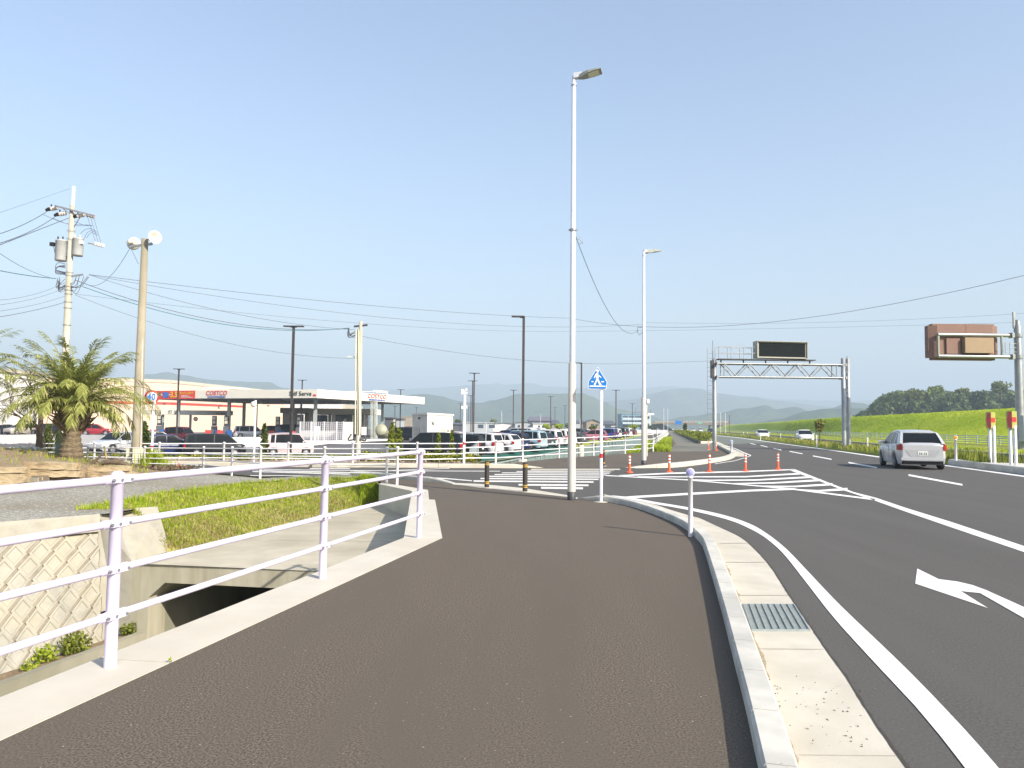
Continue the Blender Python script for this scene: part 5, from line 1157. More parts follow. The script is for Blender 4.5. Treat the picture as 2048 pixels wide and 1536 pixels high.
# concrete pole with horn speakers
cb2 = G(272, 928.5); cz = lambda y: HZ(y, cb2.x, cb2.y); CX = lambda px, py: D(px, py, cb2.y)
t = thing('speaker_pole', 'weathered round concrete pole carrying two horn loudspeakers', 'speaker pole', cb2)
sub('pole', MB().lathe([(.185, 0), (.115, cz(478) - .0), (0, cz(478) + .01)], cb2, 16), POLEO, t)
sub('conduit', MB().tube([CX(282, 925) + Vector((.04, -.12, 0)), CX(292.5, 484) + Vector((-.05, -.05, 0))], .018, 6), INSUL, t)
sub('speaker_arm', MB().bar(CX(257, 493), CX(304, 488), .06, .08), STEEL, t)
for (c_, dv, lab) in ((CX(304, 477), Vector((.8, -.75, .02)), 'r'), (CX(262, 484), Vector((-.15, .9, .05)), 'l')):
    q = dv.normalized().to_track_quat('Z', 'Y').to_matrix()
    hn = sub('horn', MB().lathe([(.06, -.06), (.06, .05), (.08, .1), (.13, .18), (.22, .26), (.245, .28), (.235, .28), (.12, .19), (.05, .08), (0, .08)], c_, 22, rot=q), HORN, t)
    sub('driver_unit', MB().lathe([(0, -.16), (.07, -.16), (.085, -.12), (.085, -.05), (.05, -.04)], c_, 16, rot=q), HORN, hn, root=t)
    sub('horn_bracket', MB().box(c_ + Vector((0, 0, -.14)), (.05, .05, .2)), STEEL, hn, root=t)
for px, w_, y0_, y1_, lab in ((258, 12, 895, 926, 'a'), (284, 18, 896, 920, 'b')):
    a = CX(px, (y0_ + y1_) / 2) + Vector((0, -.25 if lab == 'b' else .1, 0)); sub('meter_box', MB().box(a, (w_ / F * 26, .22, (y1_ - y0_) / F * 26)), BOXC, t)
gbx = D(119, 893, 24.6); tag(MB().box(gbx, (.16, .2, .9)).build('green_post', pm('green_box', (.2, .26, .2), None, 3, .7)), 'short dark green post standing left of the palm trunk', 'post')
tag(MB().tube([D(208, 892, 24.5), D(213, 918, 24.5)], .025, 6).build('bamboo_stake', pm('bamboo', (.6, .45, .15), None, 5, .7)), 'thin yellow stake leaning on the white railing by the mound', 'stake')
# third pole by the fuel station
ub3 = D(716, 905, 42); ub3.z = -1.05; u3 = lambda px, py: D(px, py, 42.0); z3 = lambda y: HZ(y, ub3.x, ub3.y)
t = thing('utility_pole', 'concrete power pole wrapped in pale conduits before the fuel station', 'utility pole', ub3)
sub('pole', MB().lathe([(.16, 0), (.10, z3(643) - ub3.z), (0, z3(643) - ub3.z + .01)], ub3, 12), POLEC, t)
for px0, px1 in ((711.8, 713), (720.5, 718.2), (716.0, 717)):
    sub('conduit', MB().tube([u3(px0, 868) + Vector((0, -.2, 0)), u3(px1, 660) + Vector((0, -.14, 0))], .035 if px0 != 716.0 else .05, 6), BOXC if px0 != 716.0 else POLEO, t)
sub('crossarm', MB().bar(u3(708, 653), u3(735, 650), .1, .1), DGREY, t); sub('side_arm', MB().bar(u3(695, 713.5), u3(724, 714), .06, .05), BOXC, t)
mb = MB()
for i in range(9): a = u3(697 + rr.uniform(-2, 3), 656); b_ = u3(711, 660 + rr.uniform(0, 15)); mb.tube(smooth_path([a, (a + b_) / 2 + Vector((-.1 + rr.uniform(-.15, .1), -.1, -rr.uniform(.1, .55))), b_], .1), .014, 4)
sub('cable_loops', mb, CABLE, t); mb = MB()
for i in range(4): a = u3(703 + i * 8, 868); mb.tube(smooth_path([a, a + Vector((-.15 + i * .1, -.1, -.35)), u3(714, 878)], .1), .05, 5)
sub('conduit_elbows', mb, CABLE, t); sub('meter_box', MB().box(u3(728, 862), (.25, .2, .45)), WHITE, t)
# wires
WC = [0]
def wire(p0, p1, ym=None, r=.014, m=CABLE, lab='', n=26, xm=None, grp='overhead wires'):
    a, b = Vector(p0), Vector(p1); xm = xm if xm is not None else (proj(a)[0] + proj(b)[0]) / 2
    lo, hi = 0, 12.0
    def pt(f, s): p = a + (b - a) * f; return Vector((p.x, p.y, p.z - 4 * s * f * (1 - f)))
    s = 0
    if ym is not None:
        for _ in range(40):
            s = (lo + hi) / 2; best = min((abs(proj(pt(i / 60, s))[0] - xm), i) for i in range(61))[1]
            if proj(pt(best / 60, s))[1] < ym: lo = s
            else: hi = s
    o = MB().tube([pt(i / n, s) for i in range(n + 1)], r * .68, 5).build('overhead_wire', m); tag(o, lab, 'wire', grp); return o
U = lambda px, py: D(px, py, 33.0)
off_l = lambda py: D(-40, py, 26)
wire(D(-60, 446, 24), U(140, 377), None, .008, lab='thin ground wire from the tip of the power pole to the upper left edge')
wire(D(-60, 482, 24), U(97, 421), 452, .02, lab='top of the three thick black wires at the upper left', xm=40)
wire(D(-60, 499, 24), U(114, 431), 472, .02, lab='middle of the three thick black wires at the upper left', xm=40)
wire(D(-60, 513, 24), U(140, 435), 487.5, .02, lab='lowest of the three thick black wires at the upper left', xm=0)
wire(D(-60, 460, 24), U(100, 555), 506, .014, lab='thin wire sagging steeply from the left edge to the power pole', xm=0, m=CABLEG)
wire(D(-60, 528, 24), U(112, 557), 545, .022, CABLEG, lab='upper teal bundled cable from the left edge to the power pole', xm=20)
wire(D(-60, 600, 24), U(110, 574), 598, .009, lab='thin wire left of the power pole below the teal cable', xm=20)
wire(D(-60, 614, 24), U(120, 580), 607, .009, lab='spiral-wrapped wire left of the power pole', xm=20)
wire(D(-60, 628, 24), U(130, 592), 619, .009, lab='second lowest wire left of the power pole', xm=20)
wire(D(-60, 642, 24), U(128, 605), 632, .014, lab='lowest black wire left of the power pole', xm=10)
wire(U(165, 573), u3(697, 656), 648, .024, CABLEG, lab='thick teal cable from the power pole to the fuel station pole', xm=440)
wire(U(150, 560), u3(697, 657), 640, .02, CABLE, lab='black cable just above the thick teal cable', xm=430)
wire(U(178, 549), D(1140, 636.5, 60), 601, .016, lab='topmost long wire crossing left of the tall street lamp', xm=640)
wire(U(178, 550), D(1290, 648, 60), 621, .013, lab='second long wire crossing the middle of the sky', xm=640)
wire(U(180, 550), u3(716, 660), 622, .014, lab='wire from the power pole descending to the station pole top', xm=440)
wire(U(150, 588), D(1140, 663, 60), 640, .010, lab='faint long wire below the two upper ones', xm=640)
wire(U(150, 590), u3(716, 717), 682, .012, lab='low wire from the power pole to the side arm of the station pole', xm=440)
wire(u3(716, 671), D(1300, 726, 52.9), 716, .014, lab='wire from the station pole passing behind the crossing sign', xm=1000)
wire(D(1300, 726, 52.9), gb + Vector((-.3, 0, HZ(722, gb.x, gb.y))), None, .014, lab='short wire reaching the left gantry column')
wire(D(1140, 636.5, 60), D(2120, 533, 30), 653, .016, lab='long wire rising to the right edge of the sky', xm=1430)
wire(D(1290, 645, 60), D(2120, 622, 49), 643, .010, lab='upper faint wire toward the brown overhead sign', xm=1700)
wire(D(1140, 663, 60), D(2031, 645, 49), 656, .010, lab='lower faint wire toward the brown overhead sign', xm=1600)
wire(b1 + Vector((.06, 0, HZ(475, b1.x, b1.y))), b2 + Vector((-.2, 0, HZ(660, b2.x, b2.y))), 610, .010, lab='sagging wire linking the two silver street lamps', xm=1210)
wire(CX(260, 496), U(172, 568), 558, .012, lab='loose wire from the horn loudspeakers to the power pole', xm=215)
wire(CX(262, 497), CX(277, 528), None, .012, lab='short wire hanging from the loudspeaker arm')
# ================================================================== LOT LAMPS
def lot_lamp(px, ytop, d, lab, arm='T', foot=False):
    p = D(px, ytop, d); zb = lotz(d) if d > 40 else -1.05; b = Vector((p.x, p.y, zb)); H_ = p.z - zb
    t = thing('parking_lamp', lab, 'parking lamp', b, 'dark parking lot lamps'); r = .085
    sub('pole', MB().box(b + Vector((0, 0, H_ / 2)), (r * 1.7, r * 1.7, H_)), BROWNP, t)
    for s_ in ((-1, 1) if arm == 'T' else (-1,)):
        sub('lamp_head', MB().box(b + Vector((s_ * .33, 0, H_ - .02)), (.62 if arm == 'T' else .72, .3, .07)).box(b + Vector((s_ * .1, 0, H_ - .05)), (.2, .1, .1)), BROWNP, t)
    if foot: sub('footing', MB().lathe([(.27, -.9), (.27, .72), (0, .73)], b, 18), CONC, t)
for px, yt, d, arm, foot, lab in ((587.5, 652, 47, 'T', 0, 'dark parking lamp with a twin head in front of the fuel canopy'), (1047.5, 632.5, 42, 'L', 1, 'nearest dark parking lamp, on a pale round footing in the green slope'), (1163, 725.5, 72, 'L', 1, 'dark parking lamp just right of the tall silver street lamp'),
      (948.7, 746, 87, 'T', 0, 'taller of the close pair of dark parking lamps behind the white vans'), (945.5, 761.5, 102, 'T', 0, 'shorter of the close pair of dark parking lamps behind the white vans'), (942, 791, 152, 'T', 0, 'dark parking lamp left of the close pair'), (921, 807, 206, 'T', 0, 'small dark parking lamp beside the white camera pole'),
      (937.5, 814, 245, 'T', 0, 'farthest dark parking lamp near the close pair'), (1027, 780, 127, 'T', 0, 'dark parking lamp left of the nearest one'), (801.5, 779, 128, 'T', 0, 'dark parking lamp rising behind the right end of the fuel canopy'), (790, 812, 180, 'T', 0, 'dark pole seen under the right end of the canopy'),
      (833, 814, 250, 'T', 0, 'tiny parking lamp above the portable cabin'), (358, 737.6, 86, 'T', 0, 'dark parking lamp above the red banner'), (604.7, 760, 105, 'T', 0, 'dark parking lamp peeking over the canopy corner'), (1101.5, 793, 151, 'T', 0, 'dark parking lamp left of the tall silver lamp, first of three'),
      (1110, 815, 236, 'T', 0, 'thin distant parking lamp between two nearer ones'), (1130, 811, 213, 'T', 0, 'distant parking lamp just left of the tall silver lamp'), (1232, 780, 124, 'T', 0, 'dark parking lamp right of the crossing sign'), (1264.6, 807, 188, 'T', 0, 'dark parking lamp in front of the blue building')):
    lot_lamp(px, yt, d, lab, arm, foot)
# ================================================================== FUEL STATION
Z0 = -.58
CA = Vector((-27, 102.5, 0)); CB = Vector((-15, 127, 0)); CD_ = D(268, 800, 113.5); CD_.z = 0; CC = CB + (CD_ - CA)
zb_, zt2 = 5.2, 6.4
t = thing('fuel_station_canopy', 'long cream fuel station canopy on grey columns with red lettering', 'canopy', Vector((CA.x, CA.y, Z0)))
mb = MB(); ring = [CA, CB, CC, CD_]
mb.loft([[p + Vector((0, 0, z)) for p in ring] for z in (zb_, zt2)], close=True); sub('fascia', mb, FASC, t)
sub('roof', MB().poly([p + Vector((0, 0, zt2 - .02)) for p in ring]), FASC, t); 
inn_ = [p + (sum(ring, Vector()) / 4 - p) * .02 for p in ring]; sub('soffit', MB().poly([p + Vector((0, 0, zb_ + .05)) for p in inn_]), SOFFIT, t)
uA = (CD_ - CA).normalized(); uB = (CB - CA).normalized()
mb = MB()
for i in range(5):
    for j in range(4): mb.box(CA + uA * (3 + i * 5.2) + uB * (3.5 + j * 6.5) + Vector((0, 0, zb_ + .0)), (.7, .7, .1))
sub('ceiling_lights', mb, pm('fixture', (.62, .62, .58), None, 1, .5), t)
colp = []
for i, a in enumerate((2.2, 7.6, 15.6, 20.6)):
    pass
for px, d in ((355.5, 112), (457, 111), (487, 118), (511, 124), (630, 106), (764, 124), (585, 118)):
    p = D(px, 860, d); z = Z0
    sub('column', MB().box(Vector((p.x, p.y, (z + zb_) / 2 + .03)), (.42 if d < 113 else .38, .42, zb_ - z + .05)), COLG, t)
mb = MB()
for a, b in ((.25, .0), (.32, 0)): pass
pA, pB = D(404, 777, 116), D(500, 778, 124)
sub('roof_rail', MB().tube([D(405, 777.5, 112), D(409, 775, 112), D(460, 775.5, 118), D(498, 778, 120)], .07, 5).tube([D(430, 778, 109), D(440, 777, 109), D(497, 776.8, 116)], .06, 5).tube([D(700, 783, 112), D(750, 783.3, 118)], .05, 5), WHITE, t)
sub('roof_unit', MB().bar(D(749, 782.5, 114), D(773, 784.5, 118), .5, .35), WHITE, t)
up = Vector((0, 0, 1)); nA = Vector((-uA.y, uA.x, 0)); nA = nA if nA.y < 0 else -nA; nB = Vector((uB.y, -uB.x, 0))
rA = -uA                                               # reading direction on the left face is towards CA
def onA(px, off=.05):                                # point on left face plane at picture column px
    d = ray(px, 787); k = (CA - Vector((0, 0, CAMZ))).dot(nA) / d.dot(nA); p = Vector((0, 0, CAMZ)) + d * k + nA * off; p.z = (zb_ + zt2) / 2; return p
def onB(px, off=.05):
    d = ray(px, 795); k = (CA - Vector((0, 0, CAMZ))).dot(nB) / d.dot(nB); p = Vector((0, 0, CAMZ)) + d * k + nB * off; p.z = (zb_ + zt2) / 2; return p
def logo(P, r, n, s, s2=1.0):
    lg = thing('x', None, None, (0, 0, 0)); bpy.data.objects.remove(lg)
    mb = MB().mat(LRED); lettering(mb, 'COSTCO', 1.0 * s, P + up * .16 * s, r, up, bold=.008, shear=.18, extrude=.02, xs=s2 * .98)

    o = sub('red_lettering', mb, None, t)
    mb = MB().mat(LBLUE)
    for k in range(3): a = P - up * (.36 + k * .09) * s - r * 1.75 * s * s2; b = a + r * 1.35 * s * s2; mb.quad(a + n * .01, b + n * .01, b + n * .01 + up * .06 * s, a + n * .01 + up * .06 * s)
    lettering(mb, 'WHOLESALE', .36 * s, P - up * .42 * s + r * .72 * s * s2, r, up, bold=.012, shear=.22, extrude=.01, xs=1.02 * s2)
    sub('blue_lettering', mb, None, t)
logo(onA(433), rA, nA, .92, .98); logo(onB(753.5), uB, nB, .92, 1.25)
mb = MB().mat(LBLK); lettering(mb, 'Self Serve', .86, onA(601) , rA, up, bold=.01, extrude=.01); sub('black_lettering', mb, None, t)
rl = [onA(626, .03), onA(632.5, .03)]; sub('red_plate', MB().quad(rl[0] - up * .35, rl[1] - up * .35, rl[1] - up * .1, rl[0] - up * .1), STRIPE, t)
ba, bb = onA(312, .1), onA(391, .1)
t2 = thing('promotion_banner', 'red banner with yellow 3.5% lettering at the left end of the canopy', 'banner', ba - up * .6)
L_ = (bb - ba).length; r_ = (bb - ba).normalized(); bm = (ba + bb) / 2
z0_, z1_ = HZ(798, bm.x, bm.y), HZ(781.5, bm.x, bm.y); cz_ = (z0_ + z1_) / 2
def BP(f, z=0): p = ba + r_ * (L_ * f); p.z = cz_ + z; return p
sub('cloth', plate([Vector((ba.x, ba.y, z0_)), Vector((bb.x, bb.y, z0_)), Vector((bb.x, bb.y, z1_)), Vector((ba.x, ba.y, z1_))], .05), STRIPE, t2)
mb = MB().mat(LYEL); lettering(mb, '3.5', 1.15, BP(.475) + nA * .04, r_, up, bold=.03, extrude=.01, xs=.9); lettering(mb, '%', .6, BP(.585, -.25) + nA * .04, r_, up, bold=.015, extrude=.01)
lettering(mb, 'キャッシュバック', .50, BP(.79, .22) + nA * .04, r_, up, bold=.01, extrude=.01, xs=.62)
sub('yellow_lettering', mb, None, t2)
mb = MB().mat(WSIGN); lettering(mb, '×', .6, BP(.165) + nA * .04, r_, up, bold=.01, extrude=.01); lettering(mb, '=', .6, BP(.37) + nA * .04, r_, up, bold=.01, extrude=.01)
for k in range(3): a = BP(.66, -.12 - .14 * k) + nA * .04; mb.quad(a, a + r_ * (1.2 + .5 * k), a + r_ * (1.2 + .5 * k) + up * .05, a + up * .05)
sub('white_lettering', mb, None, t2)
for f0, f1, m_, nm_ in ((.02, .14, pm('card_brown', (.16, .12, .06), (.3, .24, .1), 3, .5), 'dark_picture'), (.20, .34, pm('card_blue', (.03, .09, .4), (.1, .2, .5), 2, .5), 'blue_picture')):
    a, b = BP(f0, -.42) + nA * .035, BP(f1, -.42) + nA * .035; sub(nm_, MB().quad(a, b, b + up * .85, a + up * .85), m_, t2)
# rear kerosene shelter
t = thing('kerosene_shelter', 'low white band canopy marked 灯油 Kerosene beneath the large canopy', 'shelter', D(390, 875, 124))
pa_, pb_ = D(322, 823, 126), D(453, 824, 126); z0_, z1_ = HZ(829, pa_.x, 126), HZ(820, pa_.x, 126); mid = (pa_ + pb_) / 2
sub('fascia', MB().box(Vector((mid.x, 127.5, (z0_ + z1_) / 2)), (pb_.x - pa_.x, 3, z1_ - z0_)), pm('cream_white', (.74, .72, .62), None, 1, .6), t)
for px in (325, 380, 451): p = D(px, 850, 126.5); sub('column', MB().box(Vector((p.x, 126.6, (Z0 + z0_) / 2)), (.3, .3, z0_ - Z0)), COLG, t)
mb = MB().mat(LBLK); lettering(mb, '灯 油', .7, Vector((D(346, 824, 126).x, 125.97, (z0_ + z1_) / 2)), (1, 0, 0), up, bold=.01, extrude=.01); lettering(mb, 'Kerosene', .42, Vector((D(442, 824, 126).x, 125.97, (z0_ + z1_) / 2 - .1)), (1, 0, 0), up, extrude=.01, xs=.9); sub('lettering', mb, None, t)
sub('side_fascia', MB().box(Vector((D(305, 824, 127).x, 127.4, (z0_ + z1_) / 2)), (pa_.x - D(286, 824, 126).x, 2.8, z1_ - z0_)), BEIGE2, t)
# pumps
mbp = None
def pump(px, py, d, lab):
    p = D(px, py, d); b = Vector((p.x, p.y, Z0)); t = thing('fuel_pump', lab, 'fuel pump', b, 'fuel pumps under the canopy')
    sub('cabinet', MB().box(b + up * .85, (.75, .5, 1.7)), pm('pump_body', (.12, .13, .15), None, 1, .4), t)
    sub('header', MB().box(b + up * 2.5, (.62, .3, 1.5)), DGREY, t); sub('lit_number', MB().box(b + up * 2.9 - Vector((0, .16, 0)), (.42, .03, .45)).box(b + up * 2.3 - Vector((0, .16, 0)), (.42, .03, .45)), pm('number_plate', (.62, .58, .45), None, 1, .5), t)
    sub('red_bin', MB().box(b + Vector((-.75, -.3, .55)), (.75, .6, 1.1)), STRIPE, t); sub('blue_bin', MB().box(b + Vector((.62, -.3, .55)), (.5, .6, 1.2)), pm('bin_blue', (.02, .12, .42), None, 1, .5), t)
for px, d, lab in ((318, 110, 'fuel pump under the left end of the canopy below the banner'), (428, 112, 'fuel pump between the left columns'), (452, 110, 'fuel pump beside the second canopy column'), (555, 112, 'fuel pump right of the silver van'), (597, 108, 'fuel pump under the Self Serve lettering'), (690, 122, 'fuel pump in the white rear bay'), (788, 126, 'fuel pump at the right end of the canopy')):
    pump(px, 870, d, lab)
p = D(391.5, 838, 118); rm = Matrix.Rotation(math.pi / 2, 3, 'X')
o = MB().mat(STRIPE).lathe([(.22, 0), (.36, 0), (.36, .05)], p, 18, rot=rm).mat(WSIGN).lathe([(0, -.01), (.22, -.01)], p, 18, rot=rm).build('round_sign'); tag(o, 'small round red and white sign hanging under the canopy', 'sign')
# rear bay building
t = thing('wash_bay', 'cream rear bay with square columns behind the right half of the canopy', 'bay', D(680, 880, 132))
def blk(par, x0, x1, y0, y1, d, dep, m, nm, root=None):
    a, b = D(x0, y1, d), D(x1, y0, d); return sub(nm, MB().box(((a.x + b.x) / 2, d + dep / 2, (a.z + b.z) / 2), (b.x - a.x, dep, b.z - a.z)), m, par, root)
blk(t, 617, 749, 818, 828, 130, 9, FASC, 'band')
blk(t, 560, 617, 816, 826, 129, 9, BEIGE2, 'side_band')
for x0, x1 in ((617, 624), (662, 669), (705, 711), (728, 735), (745, 751)): blk(t, x0, x1, 828, 880, 130, .9, WWALL, 'column')
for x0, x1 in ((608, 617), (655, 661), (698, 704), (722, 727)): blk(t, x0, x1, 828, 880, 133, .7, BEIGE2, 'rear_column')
blk(t, 564, 582, 826, 880, 131, 4, WWALL, 'end_wall'); blk(t, 670, 700, 830, 880, 139, .3, GLASSB, 'glass'); blk(t, 628, 655, 830, 880, 139, .3, GLASSB, 'glass'); blk(t, 583, 607, 829, 880, 139, .3, GLASSB, 'glass')
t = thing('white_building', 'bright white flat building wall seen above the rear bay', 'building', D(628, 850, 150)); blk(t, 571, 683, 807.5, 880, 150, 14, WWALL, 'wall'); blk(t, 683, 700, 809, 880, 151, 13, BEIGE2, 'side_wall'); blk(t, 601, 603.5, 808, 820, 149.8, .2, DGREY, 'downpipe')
# tank, mesh fence, vent pipes
t = thing('mesh_enclosure', 'white mesh fence enclosure before the right bay columns', 'mesh fence', D(650, 886, 92))
d_ = 92
for px in (600, 622, 648, 673, 686): p = D(px, 880, d_); sub('post', MB().box(Vector((p.x, d_, (D(px, 843, d_).z + D(px, 884, d_).z) / 2)), (.14, .12, D(px, 843, d_).z - D(px, 884, d_).z)), WHITE, t)
mb = MB()
for i in range(22): px = 600 + i * 4.1; mb.box(Vector((D(px, 860, d_).x, d_, (D(px, 844, d_).z + D(px, 883, d_).z) / 2)), (.05, .03, D(px, 844, d_).z - D(px, 883, d_).z))
for y in range(844, 884, 4): mb.bar(D(600, y, d_), D(686, y + .6, d_), .03, .04)
sub('mesh', mb, WHITE, t)
blk(t, 600, 684, 862, 884, 94, .2, pm('screen_wall', (.52, .5, .48), None, 1, .8), 'screen_wall')
t = thing('cream_wall_block', 'cream wall section right of the white mesh fence', 'wall', D(695, 886, 92)); blk(t, 686, 703, 844, 884, 92, 1, FASC, 'wall')
t = thing('white_cabinet', 'white utility cabinet in front of the mesh enclosure', 'cabinet', D(631, 885, 90)); blk(t, 628, 638, 853, 870, 90, .5, WHITE, 'box'); blk(t, 629, 631, 870, 885, 90, .2, WHITE, 'leg'); blk(t, 635, 637, 870, 885, 90, .2, WHITE, 'leg')
t = thing('vent_pipes', 'group of thin pale vent pipes rising behind the station fence', 'vent pipes', D(748, 880, 104))
for px in (742, 745.5, 749.5, 752, 754): sub('pipe', MB().tube([D(px, 880, 104), D(px, 804, 104)], .07, 6), pm('pipe_pale', (.55, .57, .5), None, 1, .5), t)
p = D(766, 868, 100); tag(MB().lathe([(0, -.0), (.75, .0), (.8, .15), (.8, 1.7), (.75, 1.9), (0, 1.95)], p, 18, rot=Matrix.Rotation(R(70), 3, 'X') @ Matrix.Rotation(R(10), 3, 'Z')).build('round_tank', pm('tank_olive', (.36, .35, .24), (.3, .3, .2), 1, .5)), 'round olive tank lying near the right end of the station', 'tank')
b = D(779, 878, 92); t = thing('traffic_cone', 'small orange cone beside the round tank', 'traffic cone', b); sub('cone', MB().lathe([(.2, 0), (.06, .75), (0, .76)], b, 10), ORANGE, t)
# white retaining wall of the station
mb = MB(); wp = [(-120, 869, 900, 82), (0, 870, 899, 80), (115, 868, 899, 79), (208, 871, 903, 76)]
for (x0, a0, b0, d0), (x1, a1, b1, d1) in zip(wp[:-1], wp[1:]):
    A0, A1, B0, B1 = D(x0, a0, d0), D(x1, a1, d1), D(x0, b0, d0), D(x1, b1, d1); mb.loft([[B0, A0, A0 + Vector((0, .4, 0)), B0 + Vector((0, .4, 0))], [B1, A1, A1 + Vector((0, .4, 0)), B1 + Vector((0, .4, 0))]], caps=True)
tag(mb.build('white_low_wall', WWALL), 'long white low wall behind the palm and railings at left', 'low wall')
mb = MB(); wp = [(440, 876, 897, 76), (478, 875.5, 895, 76), (523, 876.5, 893, 78), (560, 880, 893, 80), (612, 883.5, 892, 82), (660, 883, 888, 86), (722, 880, 883.5, 92), (800, 878.5, 880, 96)]
for (x0, a0, b0, d0), (x1, a1, b1, d1) in zip(wp[:-1], wp[1:]):
    A0, A1, B0, B1 = D(x0, a0, d0), D(x1, a1, d1), D(x0, b0, d0), D(x1, b1, d1); q = Vector((0, 3.0, .05)); mb.loft([[B0, A0, A0 + q, B0 + q], [B1, A1, A1 + q, B1 + q]], caps=True)
tag(mb.build('white_low_wall', WWALL), 'curving white low wall in front of the silver van at the station', 'low wall')
# ================================================================== WAREHOUSE
t = thing('warehouse', 'large beige warehouse with a long red stripe behind the fuel station', 'warehouse', Vector((-68, 147, Z0)))
W_ = [Vector((-150, 112, 0)), Vector((-91, 133, 0)), Vector((-68, 147, 0)), Vector((-55.5, 178, 0)), Vector((-49, 196, 0))]
hts = [HZ(748, -91, 133), HZ(750, -91, 133), HZ(761, -68, 147), HZ(784, -55.5, 178), HZ(792, -49, 196)]
hts[0] = hts[1]
mb = MB().mat(BEIGE)
for i in range(4):
    a, b = W_[i], W_[i + 1]; mb.quad(a + up * -1.3, b + up * -1.3, b + up * hts[i + 1], a + up * hts[i])
sub('wall', mb, BEIGE, t)
bk = [Vector((-150, 230, 0)), Vector((-60, 260, 0))]
mb = MB().poly([W_[i] + up * hts[i] for i in range(5)] + [bk[1] + up * 9, bk[0] + up * 9]).quad(W_[4] - up * 1.3, bk[1] - up * 1.3, bk[1] + up * 9, W_[4] + up * hts[4]); sub('roof', mb, BEIGE2, t)
mb = MB()
for i in range(4):
    a, b = W_[i] + up * hts[i], W_[i + 1] + up * hts[i + 1]; n = Vector(((b - a).y, -(b - a).x, 0)).normalized() * .12; mb.loft([[a + n - up * .5, a + n + up * .12, a + up * .12], [b + n - up * .5, b + n + up * .12, b + up * .12]])
sub('parapet_trim', mb, BEIGE2, t)
mb = MB(); wz = [(W_[0], 5.3), (W_[1], 5.3), (W_[2], 5.4), (D(558, 816, 177.5), 5.35)]
for (a, z), (b, z2) in zip(wz[:-1], wz[1:]):
    a = Vector((a.x, a.y, 0)); b = Vector((b.x, b.y, 0)); n = Vector(((b - a).y, -(b - a).x, 0)).normalized() * .08; mb.quad(a + n + up * (z - .22), b + n + up * (z2 - .22), b + n + up * (z2 + .25), a + n + up * (z + .25))
sub('red_stripe', mb, STRIPE, t)
mb = MB()
for px in (298, 332, 443, 538): a = D(px, 812 if px > 400 else 808, 145 if px < 340 else 160); mb.box(a + Vector((.2, -1.2, 0)), (.5, .3, .25))
sub('wall_lights', mb, DGREY, t)
a, b = D(300, 846, 140), D(405, 866, 144)
t = thing('white_hall', 'white gabled hall end visible at the left edge behind the palm', 'building', D(0, 870, 125)); blk(t, -200, 16, 741, 880, 124, 10, WWALL, 'wall'); blk(t, -200, 19, 738, 742, 123.7, 10.5, BEIGE2, 'roof')
# portable cabin
c0, c1, c2 = D(824, 878, 86), D(854, 878, 82.5), D(905, 876, 90)
c0.z = c1.z = c2.z = -.75; h_ = HZ(827, c1.x, c1.y) + .75; c3 = c0 + (c2 - c1)
t = thing('portable_cabin', 'small white portable cabin with a side window behind the black van', 'cabin', c1)
sub('end_wall', MB().quad(c0, c1, c1 + up * h_, c0 + up * h_), pm('cabin_cream', (.60, .58, .50), None, 1, .6), t); sub('long_wall', MB().quad(c1, c2, c2 + up * h_, c1 + up * h_).quad(c2, c3, c3 + up * h_, c2 + up * h_), WWALL, t)
sub('roof', MB().loft([[p + up * z for p in (c0 + (c0 - c2) * .03, c1 + (c1 - c3) * .03, c2 + (c2 - c0) * .03, c3 + (c3 - c1) * .03)] for z in (h_ - .12, h_ + .08)], close=True, caps=True), WWALL, t)
ue = (c1 - c0).normalized(); ul = (c2 - c1).normalized(); ne = Vector((ue.y, -ue.x, 0)); nl = Vector((ul.y, -ul.x, 0))
def rect(o, u, n, a, b, z0, z1, off=.03): o = o + n * off; return MB().quad(o + u * a + up * z0, o + u * b + up * z0, o + u * b + up * z1, o + u * a + up * z1)
Le, Ll = (c1 - c0).length, (c2 - c1).length
wnd = sub('window', rect(c0, ue, ne, Le * .15, Le * .5, 1.25, 2.0), GLASSB, t); sub('frame', rect(c0, ue, ne, Le * .12, Le * .53, 1.2, 2.05, .015), pm('frame_grey', (.4, .4, .38), None, 1, .5), wnd, root=t)
sub('air_conditioner', MB().box(c1 + ul * (Ll * .18) + nl * .2 + up * (h_ - .7), (.7, .5, .5)), BOXC, t); sub('small_window', rect(c1, ul, nl, Ll * .54, Ll * .68, 1.5, 1.95), pm('louvre', (.55, .53, .38), None, 1, .5), t)
sub('vents', rect(c1, ul, nl, Ll * .76, Ll * .84, 1.6, 1.75), DGREY, t); sub('lamp', MB().box(c0 + ue * Le * .5 + ne * .1 + up * (h_ - .5), (.2, .2, .2)), DGREY, t)
